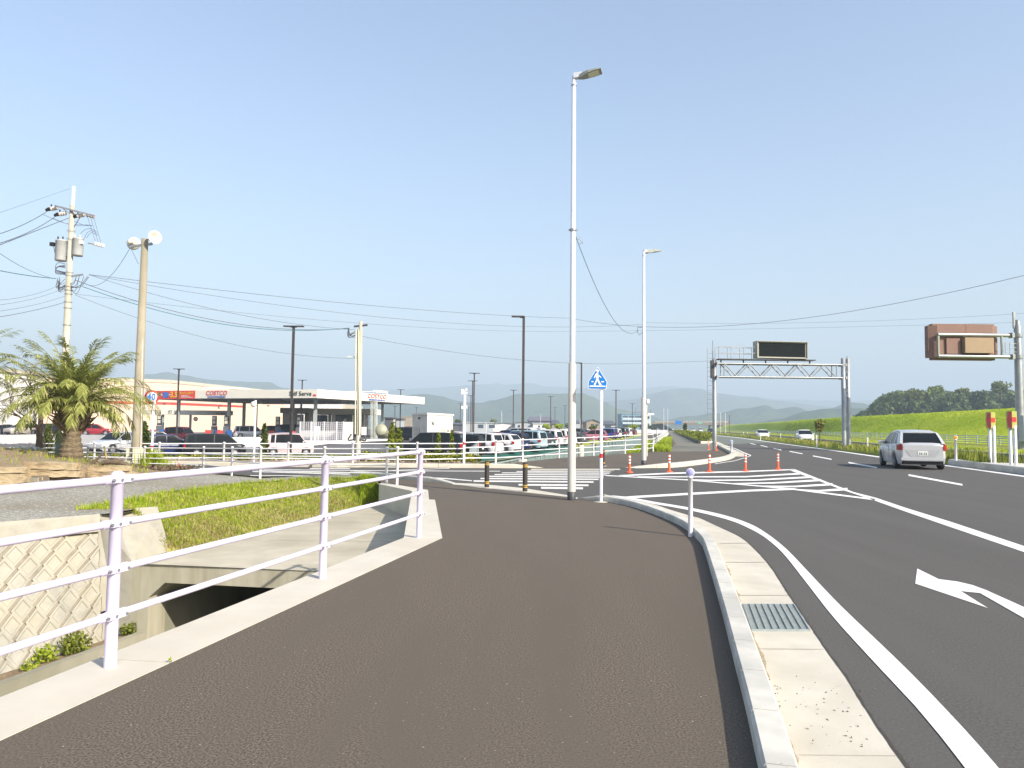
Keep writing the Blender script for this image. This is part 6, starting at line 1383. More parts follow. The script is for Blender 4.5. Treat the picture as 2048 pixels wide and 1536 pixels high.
# ================================================================== TOWN BUILDINGS
def shed(lab, x0, x1, yt, yb, d, dep, wm, rm_, gable=0, wins=(), cat='building', nm='building'):
    a, b = D(x0, yb, d), D(x1, yt, d); zb = min(a.z, -1.2); w_ = b.x - a.x; t = thing(nm, lab, cat, Vector(((a.x + b.x) / 2, d, zb)))
    cx = (a.x + b.x) / 2; zt = b.z
    sub('wall', MB().box((cx, d + dep / 2, (zb + zt) / 2), (w_, dep, zt - zb)), wm, t)
    if gable > 0:
        g = gable * d / F; mb = MB(); o_ = .4
        mb.quad(Vector((a.x - o_, d - o_, zt)), Vector((cx, d - o_, zt + g)), Vector((cx, d + dep + o_, zt + g)), Vector((a.x - o_, d + dep + o_, zt))); mb.quad(Vector((cx, d - o_, zt + g)), Vector((b.x + o_, d - o_, zt)), Vector((b.x + o_, d + dep + o_, zt)), Vector((cx, d + dep + o_, zt + g)))
        mb.mat(rm_); sub('roof', mb, rm_, t); sub('gable', MB().poly([Vector((a.x, d, zt)), Vector((b.x, d, zt)), Vector((cx, d, zt + g))]), wm, t)
    elif gable < 0:
        g = -gable * d / F; mb = MB(); e = .5
        P = [Vector((a.x - e, d - e, zt)), Vector((b.x + e, d - e, zt)), Vector((b.x + e, d + dep + e, zt)), Vector((a.x - e, d + dep + e, zt))]; r1_, r2_ = Vector((a.x + .5, d + dep / 2, zt + g)), Vector((b.x - .5, d + dep / 2, zt + g))
        mb.quad(P[0], P[1], r2_, r1_).quad(P[2], P[3], r1_, r2_).poly([P[1], P[2], r2_]).poly([P[3], P[0], r1_]); sub('roof', mb, rm_, t)
    else: sub('roof', MB().box((cx, d + dep / 2, zt + .12), (w_ + .5, dep + .5, .25)), rm_, t)
    for (wx0, wx1, wy0, wy1) in wins:
        p, q = D(wx0, wy1, d), D(wx1, wy0, d); sub('window', MB().box(((p.x + q.x) / 2, d - .02, (p.z + q.z) / 2), (q.x - p.x, .08, q.z - p.z)), GLASSB, t)
    return t
GRAYW = pm('grey_metal_wall', (.42, .45, .46), (.38, .41, .42), .3, .7); DROOF = pm('dark_tile_roof', (.10, .105, .12), (.08, .085, .1), .5, .7); BRNW = pm('brown_brick', (.33, .27, .19), (.29, .235, .165), .5, .85); TEALW = pm('blue_grey_wall', (.20, .32, .40), (.17, .28, .36), .4, .7); PURP = pm('grey_purple_roof', (.15, .14, .17), None, .5, .7)
shed('long pale grey shed with two dark openings behind the cars', 925, 985, 846, 858, 230, 12, GRAYW, GRAYW, 0, ((956, 967, 849, 856), (978, 990, 849.5, 856)))
shed('low cream hall with small windows right of the grey shed', 985, 1030, 848, 858, 250, 12, WWALL, GRAYW, 2)
shed('pale hall with a shallow gable behind the nearest parking lamp', 1030, 1066, 846, 858, 240, 12, GRAYW, WWALL, 2, ((1036, 1040, 850, 855),))
shed('low cream block left of the bright green trees', 1066, 1098, 848, 858, 235, 10, WWALL, GRAYW, 0, ((1076, 1080, 851, 856), (1084, 1088, 851, 856)))
shed('broad dark roofed hall rising behind the cream blocks', 1058, 1106, 842, 856, 330, 20, PURP, PURP, -9)
shed('small dark roofed house left of the tall lamp', 1104, 1120, 848, 858, 300, 12, BRNW, DROOF, -8)
shed('brown gabled house between the tall lamp and the sign post', 1173, 1199, 845, 860, 240, 14, BRNW, DROOF, 6, ((1182, 1188, 848, 852), (1191, 1197, 848, 852)), 'house', 'house')
shed('dark tiled house right of the crossing sign post', 1204, 1232, 849, 861, 250, 14, GRAYW, DROOF, -8, ((1210, 1222, 851, 856),), 'house', 'house')
shed('grey house behind the tall silver lamp', 1150, 1172, 846, 858, 300, 12, GRAYW, DROOF, -5, (), 'house', 'house')
shed('dark low house left of the portable cabin lamps', 903, 925, 849, 860, 260, 12, DROOF, DROOF, -4, (), 'house', 'house')
shed('dark grey hut at the right end of the fuel station', 769, 783, 837, 878, 135, 5, DROOF, DROOF, 0); shed('pale hut right of the dark grey hut', 783, 801, 839, 878, 137, 5, GRAYW, DROOF, 0)
shed('tan apartment block far behind the fuel station', 803, 823, 834, 858, 420, 20, BRNW, BRNW, 0, ())
tb = shed('three storey blue office building with a white roof sign', 1243, 1284, 829, 858, 380, 14, TEALW, TEALW, 0, ((1246, 1256, 832, 836), (1258, 1268, 832, 836), (1270, 1282, 832, 836), (1246, 1256, 841, 845), (1258, 1268, 841, 845), (1270, 1282, 841, 845), (1246, 1256, 850, 854), (1258, 1282, 850, 854)))
a = D(1284, 858, 379); b_ = D(1302, 830, 379); sub('side_wing', MB().box(((a.x + b_.x) / 2, 386, (-1.2 + b_.z) / 2), (b_.x - a.x, 14, b_.z + 1.2)), pm('pale_blue_wall', (.5, .58, .62), None, .5, .7), tb)
for y in (837, 845.5): a, b_ = D(1245, y + 2.6, 378), D(1284, y - 1.2, 378); sub('balcony', MB().box(((a.x + b_.x) / 2, 377.6, (a.z + b_.z) / 2), (b_.x - a.x, 1.2, b_.z - a.z)), pm('pale_blue_wall', (.5, .58, .62)), tb)
for x in (1289, 1295.5):
    for y in (832.5, 847): a, b_ = D(x, y + 4, 379), D(x + 3, y, 379); sub('window', MB().box(((a.x + b_.x) / 2, 378.95, (a.z + b_.z) / 2), (b_.x - a.x, .1, b_.z - a.z)), GLASSB, tb)
a, b_ = D(1296, 830, 377), D(1308, 826.2, 377); sub('roof_sign', MB().box(((a.x + b_.x) / 2, 377, (a.z + b_.z) / 2), (b_.x - a.x, .5, b_.z - a.z)), WSIGN, tb)
mb = MB()
for x in (1268, 1271, 1276, 1280, 1295, 1301): a = D(x, 829, 382); mb.tube([a, a + up * rr.uniform(1.0, 3.2)], .08, 4); mb.bar(a + up * 1.2 - Vector((.8, 0, 0)), a + up * 1.2 + Vector((.8, 0, 0)), .1, .1)
sub('roof_antennas', mb, DGREY, tb)
a = D(1120, 866, 200); t = thing('white_boundary_fence', 'long white panel fence at the back of the parking lot', 'fence', a)
mb = MB(); pa_, pb_ = D(1070, 864, 205), D(1335, 864, 205); mb.bar(Vector((pa_.x, 205, .55)), Vector((pb_.x, 205, .55)), .06, 1.0); sub('panel', mb, pm('fence_white', (.66, .64, .66), None, .4, .7), t)
for i in range(14): x = pa_.x + (pb_.x - pa_.x) * i / 13; sub('post', MB().box((x, 204.9, .3), (.12, .12, 1.7)), WHITE, t)
# overpass
t = thing('road_overpass', 'distant concrete overpass crossing above the far end of the road', 'overpass', D(1375, 862, 500))
def dz(px, py, d=500): return D(px, py, d)
a, b = dz(1296, 846), dz(1462, 846.6); mb = MB().box(((a.x + b.x) / 2, 503, dz(1380, 847).z), (b.x - a.x, 8, (850.5 - 845.5) / F * 500)); sub('deck', mb, pm('deck_brown', (.20, .15, .12), None, .2, .8), t)
mb = MB()
for i in range(24): p = dz(1312 + i * 6.1, 843.6); mb.box((p.x, 499, p.z), (1.35, .15, 1.1))
sub('parapet_panels', mb, pm('parapet', (.35, .31, .26), None, .2, .8), t); 
for px in (1310, 1425, 1442): p = dz(px, 854); sub('pier', MB().box((p.x, 503, (p.z + 1.5) / 2), (2.6, 6, 7.5)), CONC_D, t)
mb = MB(); c = D(1318, 855, 470)
mb.loft([[Vector((c.x - 16, 470 + k, -1.3)), Vector((c.x - 4, 474 + k, 4.0)), Vector((c.x + 3, 474 + k, 4.6)), Vector((c.x + 12, 470 + k, -1.3))] for k in (0, 20, 40)]); o = mb.build('approach_bank', GRASSB); o['kind'] = 'structure'
def gsign(px0, px1, y0, y1, d, m, lab):
    a, b = D(px0, y1, d), D(px1, y0, d); t = thing('overhead_road_sign', lab, 'overhead sign', Vector((b.x + .6, d, 0)), world=True)
    sub('board', MB().box(((a.x + b.x) / 2, d, (a.z + b.z) / 2), (b.x - a.x, .15, b.z - a.z)), m, t); sub('pole', MB().tube([(b.x + .6, d + .2, 0), (b.x + .6, d + .2, b.z + .3)], .14, 8).tube([(b.x + .6, d + .2, b.z - .3), (a.x, d + .2, b.z - .3)], .09, 6), STEEL, t)
gsign(1350.5, 1363, 841.5, 849, 260, BLUE, 'blue overhead road sign far down the road'); gsign(1395.5, 1403, 844.5, 848, 300, pm('sign_green', (.1, .42, .3), None, 1, .5), 'small pale green overhead sign far down the road')
for px, yt, d, lab in ((1327.5, 816, 210, 'thin far lamp pole left of the blue road sign'), (1335.5, 817, 230, 'thin far lamp pole next to the blue road sign'), (1441.3, 824, 190, 'thin pale pole beyond the gantry leg, left one'), (1450.8, 827, 180, 'thin pale pole beyond the gantry leg, right one'), (1459, 830, 260, 'short dark pole above the levee end'), (1003, 822, 260, 'thin pale pole above the grey shed'), (1081, 828, 260, 'thin pale pole above the dark hall'), (972, 846, 150, 'short white pole behind the white suv'), (1160, 838, 240, 'pale pole right of the tall silver lamp')):
    b = D(px, 862, d); b.z = -.2; H_ = D(px, yt, d).z; t = thing('distant_pole', lab, 'pole', b, 'thin distant poles'); sub('shaft', MB().tube([b, Vector((b.x, b.y, H_))], .09, 5), POLEW if 'dark' not in lab or 'hall' in lab else BROWNP, t)
p = D(1364, 836, 230); q = D(1336, 834.6, 230)
# ================================================================== TREES AND HEDGES
def leafy(px, y0, y1, wpx, d, lab, m, nm='tree', n=420, grp=None, seed=0, trunk=True, ls=.35, lob=6):
    b = D(px, y1, d); h = (y1 - y0) / F * d; w_ = wpx / F * d; b = Vector((b.x, b.y, b.z)); t = thing(nm, lab, 'tree' if trunk else 'bush', b, grp, world=False); r9 = random.Random(int(px * 3 + y0 + seed)); mb = MB()
    if trunk:
        tk = MB().tube([(0, 0, -.2), (0, 0, h * .35), (.02 * h, 0, h * .7)], [h * .03, h * .022, h * .01], 6)
        for _ in range(5): a = r9.uniform(0, 6.28); tk.tube([(0, 0, h * r9.uniform(.25, .5)), (math.cos(a) * w_ * .3, math.sin(a) * w_ * .3, h * r9.uniform(.55, .85))], [h * .012, h * .005], 4)
        tk.build('trunk', BARK, t, origin=(0, 0, 0))
    lo = .35 if trunk else .05
    for _ in range(lob):
        c = (r9.uniform(-.3, .3) * w_, r9.uniform(-.3, .3) * w_, h * r9.uniform(lo + .12, .85)); rd = r9.uniform(.2, .32); mb.leaves(n // lob, c, (w_ * rd, w_ * rd, h * rd * .75), ls, .2, rnd=r9)
    mb.build('crown', m, t, origin=(0, 0, 0)); return t
tt = leafy(1639.5, 839, 879, 22, 62, 'small reddish green tree in the median right of the oncoming car', leafmat('spring_leaf', (.12, .13, .03), (.22, .24, .05), (.26, .20, .06), .3), n=500, ls=.10, lob=9)
leafy(1369, 848, 866, 11, 150, 'small dark pine at the end of the far hedge', CONIF, n=380, ls=.22)
for px, y0, y1, w_, d, m, lab in ((1094, 849, 862, 16, 190, LIMEG, 'bright lime tree left of the thin parking lamp'), (1118, 849, 862, 22, 185, LIMEG, 'wider bright lime tree right of the thin parking lamp'), (1137, 846, 861, 14, 210, SHRUBM, 'dull green tree near the tall silver lamp'), (1267, 850, 864, 24, 190, LIMEG, 'lime tree before the blue office building'),
      (1300, 850, 862, 16, 300, CONIF, 'dark bush at the right foot of the blue building'), (989, 838, 848, 20, 420, SHRUBM, 'green tree above the pale grey shed'), (917, 838, 852, 14, 300, CONIF, 'dark tree right of the portable cabin'), (1185, 852, 861, 14, 200, SHRUBM, 'pale bush below the brown gabled house')):
    leafy(px, y0, y1, w_, d, lab, m, n=300, ls=.45)
# wood on the hill at right: one far-off mass plus the crowns that stand out
mb = MB(); rings = []
for i in range(40):
    px = 1700 + i * 14; d0 = 300; hz = interp([(1700, 2), (1745, 5), (1770, 10), (1850, 13), (2048, 12), (2300, 12)], px); q = D(px, 850, 1); u = Vector((q.x, 1, 0))
    rings.append([u * 285 + up * -1.3, u * 300 + up * hz * .7, u * 325 + up * hz, u * 360 + up * hz * .9, u * 420 - up * 1.3])
mb.loft(rings, smooth=True); struct('wooded_hill', mb, pm('wood_floor', (.04, .055, .02), None, .1, .95))
mb = MB(); r9 = random.Random(77)
TP = [(1690, 838), (1722, 826), (1745, 812), (1752, 806), (1760, 796), (1780, 786), (1800, 783), (1870, 783), (1930, 785), (1990, 784), (2048, 780), (2300, 780)]
for i in range(620):
    px = r9.uniform(1690, 2290); d = r9.uniform(285, 350); ytop = interp(TP, px) + (350 - d) * .35 * r9.uniform(0, 1.1); c = D(px, ytop, d); rad = r9.uniform(1.5, 3.9) if px > 1750 else r9.uniform(1.2, 2.0)
    mb.leaves(62, c - up * rad * .8, (rad, rad, rad * 1.0), .85 if px > 1750 else .6, .45, rnd=r9)
wd = mb.build('woodland', WOODL); tag(wd, kind='stuff')
for px, y0, y1, w_, m, lab in ((1815, 777, 812, 38, WOODP, 'pale green rounded tree standing above the left part of the wood'), (1840, 779, 812, 30, WOODP, 'dull pale tree next to the rounded one in the wood'), (1869, 771, 808, 32, leafmat('yellow_green', (.12, .17, .03), (.2, .26, .04), (.27, .33, .06), .25), 'yellowish green tree topping the middle of the wood'),
                               (1925, 774, 806, 28, WOODP, 'dull grey green tree above the wood below the brown sign'), (2002, 763, 800, 34, WOODP, 'tall pale spreading tree with a bare trunk near the grey pole'), (1780, 784, 816, 24, WOODL, 'dark tree at the left shoulder of the wood'), (1958, 782, 812, 26, WOODL, 'dark tree in the right part of the wood')):
    leafy(px, y0, y1, w_, 292, lab, m, n=620, ls=.55, grp=None, lob=9)
# clipped hedge by the far path
def hedge(pts, w_, h, m, name, n, ls, label=None, kind='stuff'):
    mb = MB(); r9 = random.Random(4); p = [Vector(q) for q in pts]; L = plen(p)
    for _ in range(n):
        q, d = at_len(p, L * r9.random() ** 1.25); nn = Vector((d.y, -d.x, 0)); s_ = r9.uniform(-.5, .5) * w_; z = h * (r9.random() ** .45) * (1 + .2 * math.sin(q.y * 1.3))
        mb.leaves(1, q + nn * s_ + up * z, (.05, .05, .05), ls * (1 + q.y / 150), 0, rnd=r9)
    o = mb.build(name, m); tag(o, label, None if kind else 'hedge', None, kind)
    if not kind: o['category'] = 'hedge'
    return o
a, b = G(1412, 886.5), G(1359, 867.5)
hedge([a, b, G(1352, 865)], 1.9, .95, SHRUBM, 'clipped_hedge', 9000, .075, 'clipped green hedge in a dark planter between far path and road', None)
pl = MB(); pts = P2([(1399, 887.6), (1357, 868.8)]); 
pl.loft([[p + Vector((-.05, 0, 0)), p + Vector((-.05, 0, .3)), p + Vector((.15, 0, .3))] for p in (pts[0], pts[1], G(1351, 865))]); tag(pl.build('planter_kerb', DGREY), 'dark kerb along the left side of the clipped hedge', 'planter kerb')
tag(MB().bar(G(1399, 887.4) + up * .12, G(1426, 887) + up * .12, .3, .24).build('planter_end', CONC_L), 'pale concrete end of the hedge planter near the gantry', 'planter kerb')
for px in (1422, 1426): b = G(px, 884.5); t = thing('white_guide_post', 'thin white guide post by the hedge end, ' + ('left' if px == 1422 else 'right') + ' one', 'guide post', b); sub('post', MB().tube([b, b + up * 1.1], .05, 6), WHITE, t)
# median and verge grass
def scatter(path, w0, w1, z0, n, hgt, m, name, pw=1.3, wd=.02, ls=None, far=200):
    mb = MB(); r9 = random.Random(len(name) * 7 + n); p = [Vector(q) for q in path]; L = plen(p)
    for _ in range(n):
        s_ = r9.random() ** pw; q, d = at_len(p, min(L, far) * s_); nn = Vector((d.y, -d.x, 0)); nn = nn if nn.x > 0 else -nn; f = r9.random(); k = 1 + q.y / 60
        cl = .5 + .5 * NZ.noise(q * .8 + Vector((0, f * 3, 0))); mb.blade(q + nn * (w0 + (w1 - w0) * f) + up * z0, hgt * r9.uniform(.4, 1.3) * (.45 + cl), wd * k, r9.uniform(0, hgt * .5), r9.uniform(0, 6.28))
    tag(mb.build(name, m), kind='stuff')
mlp = [ext(ml[1], ml[0], 0)] + ml[1:]
mlp[0] = ml[0] + (ml[1] - ml[0]) * .05
scatter(mlp, .15, 2.3, .15, 9000, .32, SHRUBM, 'median_grass', 1.8, .017); scatter(mlp, .1, 2.3, .15, 9000, .30, GRASSM, 'median_green_grass', 1.8, .016); scatter(mlp, .1, 2.3, .15, 7000, .34, DRYG, 'median_dry_grass', 1.8, .014)
scatter([ml[0] + Vector((-1.2, -3.0, 0)), ml[0] + Vector((.0, .5, 0)), ml[1]], .5, 2.2, .2, 1800, .4, SHRUBM, 'island_tip_weeds', 1, .02)
scatter([p + Vector((1.0, 0, 0)) for p in vin[1:]], 0, 5.0, .25, 12000, .16, LIMEG, 'verge_grass', 1.4, .03)
scatter([FE + Vector((.35, 0, 0)), FE + FD * 60 + Vector((.35, 0, 0))], -.5, .75, 0, 6500, .34, LIMEG, 'path_edge_grass', 1.5, .02)
scatter([E[5] + Vector((-.3, 0, 0)), FE + FD * 60 + Vector((-1.0, 0, 0))], -1.0, .5, -.2, 2500, .25, LIMEG, 'bank_grass', 1.5, .02)
mb = MB(); r9 = random.Random(8)
for _ in range(26000):
    y = 14 + 190 * r9.random() ** 1.7; a = along(gfl, y); b = along(cr, y); f = r9.random(); p = a + (b - a) * f; t_ = f; z = a.z + (b.z - a.z) * (t_ * t_ * (3 - 2 * t_) * .6 + t_ * .4); k = .6 + y / 70
    mb.blade(Vector((p.x, p.y, z - .03)), r9.uniform(.03, .09) * k, .022 * k, r9.uniform(0, .12) * k, r9.uniform(0, 6.28))
tag(mb.build('levee_grass_blades', leafmat('levee_blade', (.26, .36, .010), (.36, .46, .016), (.46, .52, .05), .4)), kind='stuff')
# street planting
mb = MB(); m2 = MB(); st = MB(); r9 = random.Random(21)
for i in range(330):
    x = -17 + 15.6 * i / 330 + r9.uniform(-.3, .3); y = 28.2 + (x + 17) * .06 + r9.uniform(.1, 1.5)
    if x < -8 and r9.random() < .62: continue
    s_ = r9.uniform(.12, .24) if x < -6 else r9.uniform(.2, .34)
    (mb if r9.random() < .6 else m2).leaves(42, (x, y, .05 + s_ * .5), (s_, s_, s_ * .8), .065, .1, rnd=r9)
for _ in range(1500): x = r9.uniform(-19, -2); y = r9.uniform(28.2, 30.2) + (x + 17) * .03; st.leaves(2, (x, y, .02 + r9.uniform(0, .1)), (.06, .06, .04), .06, 0, rnd=r9)
tag(mb.build('ground_cover', SHRUBM), kind='stuff'); tag(m2.build('yellow_ground_cover', leafmat('yellow_leaf', (.18, .2, .02), (.32, .33, .04), (.42, .36, .08), .3)), kind='stuff')
tag(st.build('planting_stones', pm('pink_stone', (.48, .38, .32), (.36, .28, .23), 3, .9)), kind='stuff')
for x0, z in ((-60, 0),): struct('planting_bed', MB().sheet([[Vector((-95, 27.1, .1)), Vector((-95, 30.4, .06)), Vector((-1.3, 30.4, .06)), Vector((-1.6, 28.4, .1)), Vector((-9, 27.6, .1))]]), pm('bed_stone', (.42, .33, .27), (.28, .22, .16), 4, .95, .8, 12))
# small pale mesh fence at the channel head
t = thing('channel_head_fence', 'pale see-through fence at the left end of the green netted channel', 'fence', Vector((-1.2, 31, 0)))
p0, p1 = G(951, 926.5, .0) + Vector((0, 2.2, 0)), Vector((-1.4, 33, -.1)); p2_ = Vector((-2.8, 50, -.9))
for k in range(9):
    q = Vector((-1.4, 31.2, -.05)) + (p2_ - Vector((-1.4, 31.2, -.05))) * (k / 8); sub('post', MB().tube([q, q + up * .95], .03, 5), MESHG, t)
for z in (.2, .5, .9): sub('rail', MB().tube([Vector((-1.4, 31.2, -.05 + z)), p2_ + up * z], .02, 5), MESHG, t)
# ================================================================== CARS
PAINTS = {}
def paint(nm, c, metal=0.0):
    if nm not in PAINTS: PAINTS[nm] = pm('car_paint_' + nm, c, tuple(x * .97 for x in c), 2, .28, metal=metal, coat=.12 if max(c) < .1 else .35, spec=.2 if max(c) < .1 else .35)
    return PAINTS[nm]
PL = dict(white=(.74, .73, .72), pearl=(.68, .66, .62), black=(.012, .013, .016), navy=(.015, .025, .09), silver=(.53, .54, .55), grey=(.12, .125, .135), pink=(.58, .46, .46), maroon=(.12, .012, .018), red=(.30, .02, .03), teal=(.04, .085, .10), lblue=(.42, .58, .64), blue=(.03, .06, .3), rose=(.36, .13, .17), champ=(.45, .40, .34))
TY = dict(  # length, width, height, belt, hood front z, hood end x, roof start x, roof end x, tail top x, ground clearance, wheel r
    hatch=dict(L=3.9, W=1.72, H=1.50, belt=.93, hz=.72, hx=.95, rs=1.85, re=3.28, tx=3.83, wb=(.75, 3.2), wr=.30),
    kei=dict(L=3.4, W=1.5, H=1.72, belt=.98, hz=.85, hx=.55, rs=1.05, re=3.2, tx=3.36, wb=(.6, 2.95), wr=.28),
    van=dict(L=4.75, W=1.8, H=1.88, belt=1.06, hz=.92, hx=.62, rs=1.42, re=4.45, tx=4.70, wb=(.9, 3.75), wr=.33),
    suv=dict(L=4.5, W=1.82, H=1.68, belt=1.02, hz=.90, hx=1.2, rs=2.1, re=3.9, tx=4.40, wb=(.85, 3.5), wr=.35),
    sedan=dict(L=4.5, W=1.75, H=1.46, belt=.92, hz=.72, hx=1.2, rs=2.1, re=3.3, tx=4.05, wb=(.85, 3.5), wr=.32))
def car(ty, col, pos, heading, label, group='parked cars', plate=PLATE, glass=None, num=None, scale=1.0, wag=False):
    T = TY[ty]; L, W, H, B = T['L'], T['W'], T['H'], T['belt']; P = paint(col, PL[col], .25 if col in ('silver', 'grey', 'champ', 'teal', 'lblue') else 0); GL = glass or GLASS
    t = thing('car' if 'drive' not in group else 'car', label, 'car', pos, group, world=False, rz=math.atan2(heading[1], heading[0]) + math.pi)   # local x: 0 front .. L rear, front points to -x
    t.scale = (scale,) * 3
    cx = L / 2; hw = W / 2; gc = .20; wr = T['wr']
    rise = .06 if ty == 'hatch' else .02
    def top(x):                                     # shoulder line
        if x < .06: return T['hz'] * .72
        if x < T['hx']: f = (x - .06) / (T['hx'] - .06); return T['hz'] + (B - T['hz']) * f ** .8
        if x > L - .05: return B + rise - .10
        return B + rise * (x / L) ** 2
    def halfw(x):
        f = 1.0
        if x < .5: f = .80 + .20 * math.sin(max(0, x) / .5 * math.pi / 2)
        if x > L - .5: f = .86 + .14 * math.sin(min(1, (L - x) / .5) * math.pi / 2)
        return hw * f
    xs = sorted(set([0, .03, .08, .18, .32, .5] + [T['wb'][k] + wr * 1.22 * math.cos(a * math.pi / 8) for k in (0, 1) for a in range(9)] + [T['hx'], (T['wb'][0] + T['wb'][1]) / 2, T['rs'], T['re'], L - .4, L - .2, L - .1, L - .03, L]))
    xs = [x for x in xs if 0 <= x <= L]; rings = []
    for x in xs:
        zb = gc + (.12 if x < .05 or x > L - .05 else 0)
        for wx in T['wb']:
            dx = (x - wx) / (wr * 1.22)
            if abs(dx) < 1: zb = max(zb, wr + wr * 1.16 * math.sqrt(1 - dx * dx))
        zt = top(x); w_ = halfw(x); ins = .0
        if x <= .0 or x >= L: ins = .05; 
        zb = min(zb, zt - .12)
        zm = max(zb + .02, .42 if zb < .4 else zb + .02)
        r = [(-w_ * .93 + ins, zb), (-w_ + ins, max(zb + .04, zm)), (-w_ * 1.0 + ins, max(zm + .03, zt * .72)), (-w_ * .965 + ins, zt - .05), (-w_ * .90 + ins, zt), (-w_ * .45, zt + .03)]
        r = r + [(-a, b) for a, b in r[::-1]]
        rings.append([Vector((x - cx, y, z)) for y, z in r])
    bd = MB().loft(rings, smooth=True, caps=True).build('body', P, t, origin=(0, 0, 0))
    # greenhouse
    def roofz(x):
        if x < T['rs']: f = (x - T['hx']) / (T['rs'] - T['hx']); return B + (H - .05 - B) * max(0, f) ** .9
        if x <= T['re']: f = (x - T['rs']) / (T['re'] - T['rs']); return H - .05 + .05 * math.sin(f * math.pi) - .04 * f
        f = (x - T['re']) / (T['tx'] - T['re']); return H - .09 - (H - .09 - B) * f ** 1.5
    def ghw(z): f = (z - B) / (H - B); return hw * (.915 - (.22 if ty == 'hatch' else .15) * max(0, f) ** 1.3)
    gx = sorted(set([T['hx'] + (T['rs'] - T['hx']) * k / 4 for k in range(5)] + [T['rs'] + (T['re'] - T['rs']) * k / 5 for k in range(6)] + [T['re'] + (T['tx'] - T['re']) * k / 5 for k in range(6)]))
    rg = []
    for x in gx:
        zr = max(roofz(x), B + .01); zc = zr - .035; r = [(-ghw(B), B - .03), (-ghw(B + (zc - B) * .5), B + (zc - B) * .5), (-ghw(zc), zc), (-ghw(zc) * .88, zr)]
        r = r + [(-a, b) for a, b in r[::-1]]; rg.append([Vector((x - cx, y, z)) for y, z in r])
    cab = MB().loft(rg, smooth=False, caps=True).build('windows', GL, t, origin=(0, 0, 0))
    # roof skin and pillars
    rr_ = []
    rx = [x for x in gx if T['rs'] - .05 <= x <= T['re'] + .02]
    for x in [rx[0] - .08] + rx + [rx[-1] + .07]:
        zr = roofz(x); zc = zr - .05; r = [(-ghw(zc) - .012, zc - .03), (-ghw(zc) - .008, zc), (-ghw(zc) * .86, zr + .012), (0, zr + .03)]; r = r + [(-a, b) for a, b in r[-2::-1]]; rr_.append([Vector((x - cx, y, z)) for y, z in r])
    MB().loft(rr_, smooth=True, caps=True).build('roof', P, t, origin=(0, 0, 0))
    def pillar(x0, x1, w_, m=P, nm='pillar'):
        for s_ in (-1, 1):
            mb = MB(); n = 4; rgs = []
            for k in range(n + 1):
                f = k / n; x = x0 + (x1 - x0) * f; z = B - .01 + (min(roofz(x1), H - .06) - .03 - B) * f; y = (ghw(z) + .008) * s_
                rgs.append([Vector((x - cx - w_ / 2, y - .03 * s_, z)), Vector((x - cx - w_ / 2, y, z)), Vector((x - cx + w_ / 2, y, z)), Vector((x - cx + w_ / 2, y - .03 * s_, z))])
            mb.loft(rgs).build(nm, m, t, origin=(0, 0, 0))
    pillar(T['hx'] + .03, T['rs'] + .02, .07); pillar(T['tx'] - .13, T['re'] - .02, .18 if ty != 'hatch' else .26)
    xb = T['rs'] + (T['re'] - T['rs']) * .34; pillar(xb + .02, xb, .06, DGREY if col == 'black' else P)
    if ty in ('van', 'suv', 'kei', 'sedan', 'hatch'): xc = T['rs'] + (T['re'] - T['rs']) * .80; pillar(xc + .05, xc, .07)
    # tailgate upper frame
    tg = [x for x in gx if x >= T['re'] - .01]
    for s_ in (-1, 1):
        rgs = []
        for x in tg:
            zr = max(roofz(x), B + rise - .02); g = ghw(max(zr - .035, B)); rgs.append([Vector((x - cx + .012, s_ * (g + .012), zr - .05)), Vector((x - cx + .018, s_ * g * .97, zr + .004)), Vector((x - cx + .022, s_ * g * .84, zr + .012))])
        MB().loft(rgs if s_ > 0 else [r[::-1] for r in rgs]).build('tailgate_frame', P, t, origin=(0, 0, 0))
    zr = roofz(T['re']); MB().loft([[Vector((T['re'] - cx + dx, y * ghw(zr) * .86, zr + dz)) for dx, dz in ((-.05, .02), (.05, .0), (.05, -.02), (-.02, -.04))] for y in (-1, -.5, 0, .5, 1)], caps=True, close=True).build('spoiler', P, t, origin=(0, 0, 0))
    for k, wx in enumerate(T['wb']):
        for s_ in (-1, 1):
            q = Matrix.Rotation(-s_ * math.pi / 2, 3, 'X'); c = Vector((wx - cx, s_ * (hw - .10), wr))
            wh = MB().lathe([(.02, -.09), (wr * .92, -.09), (wr, -.06), (wr, .06), (wr * .93, .085), (wr * .66, .09)], c, 20, rot=q).build('wheel', TYRE, t, origin=(0, 0, 0))
            mb = MB().lathe([(wr * .66, .088), (wr * .62, .06), (wr * .2, .065), (0, .085)], c, 20, rot=q, smooth=False)
            for a in range(5):
                an = a * 2 * math.pi / 5; v = q @ Vector((math.cos(an), math.sin(an), 0)); u = q @ Vector((0, 0, 1)); mb.bar(c + u * .085 + v * .02, c + u * .085 + v * wr * .64, .05, .02)
            mb.build('rim', RIM, wh, origin=(0, 0, 0))
    MB().box((0, 0, .30), (L * .96, W * .78, .22)).build('underbody', BLACK, t, origin=(0, 0, 0))
    zl = B - .12 if ty != 'kei' else .85
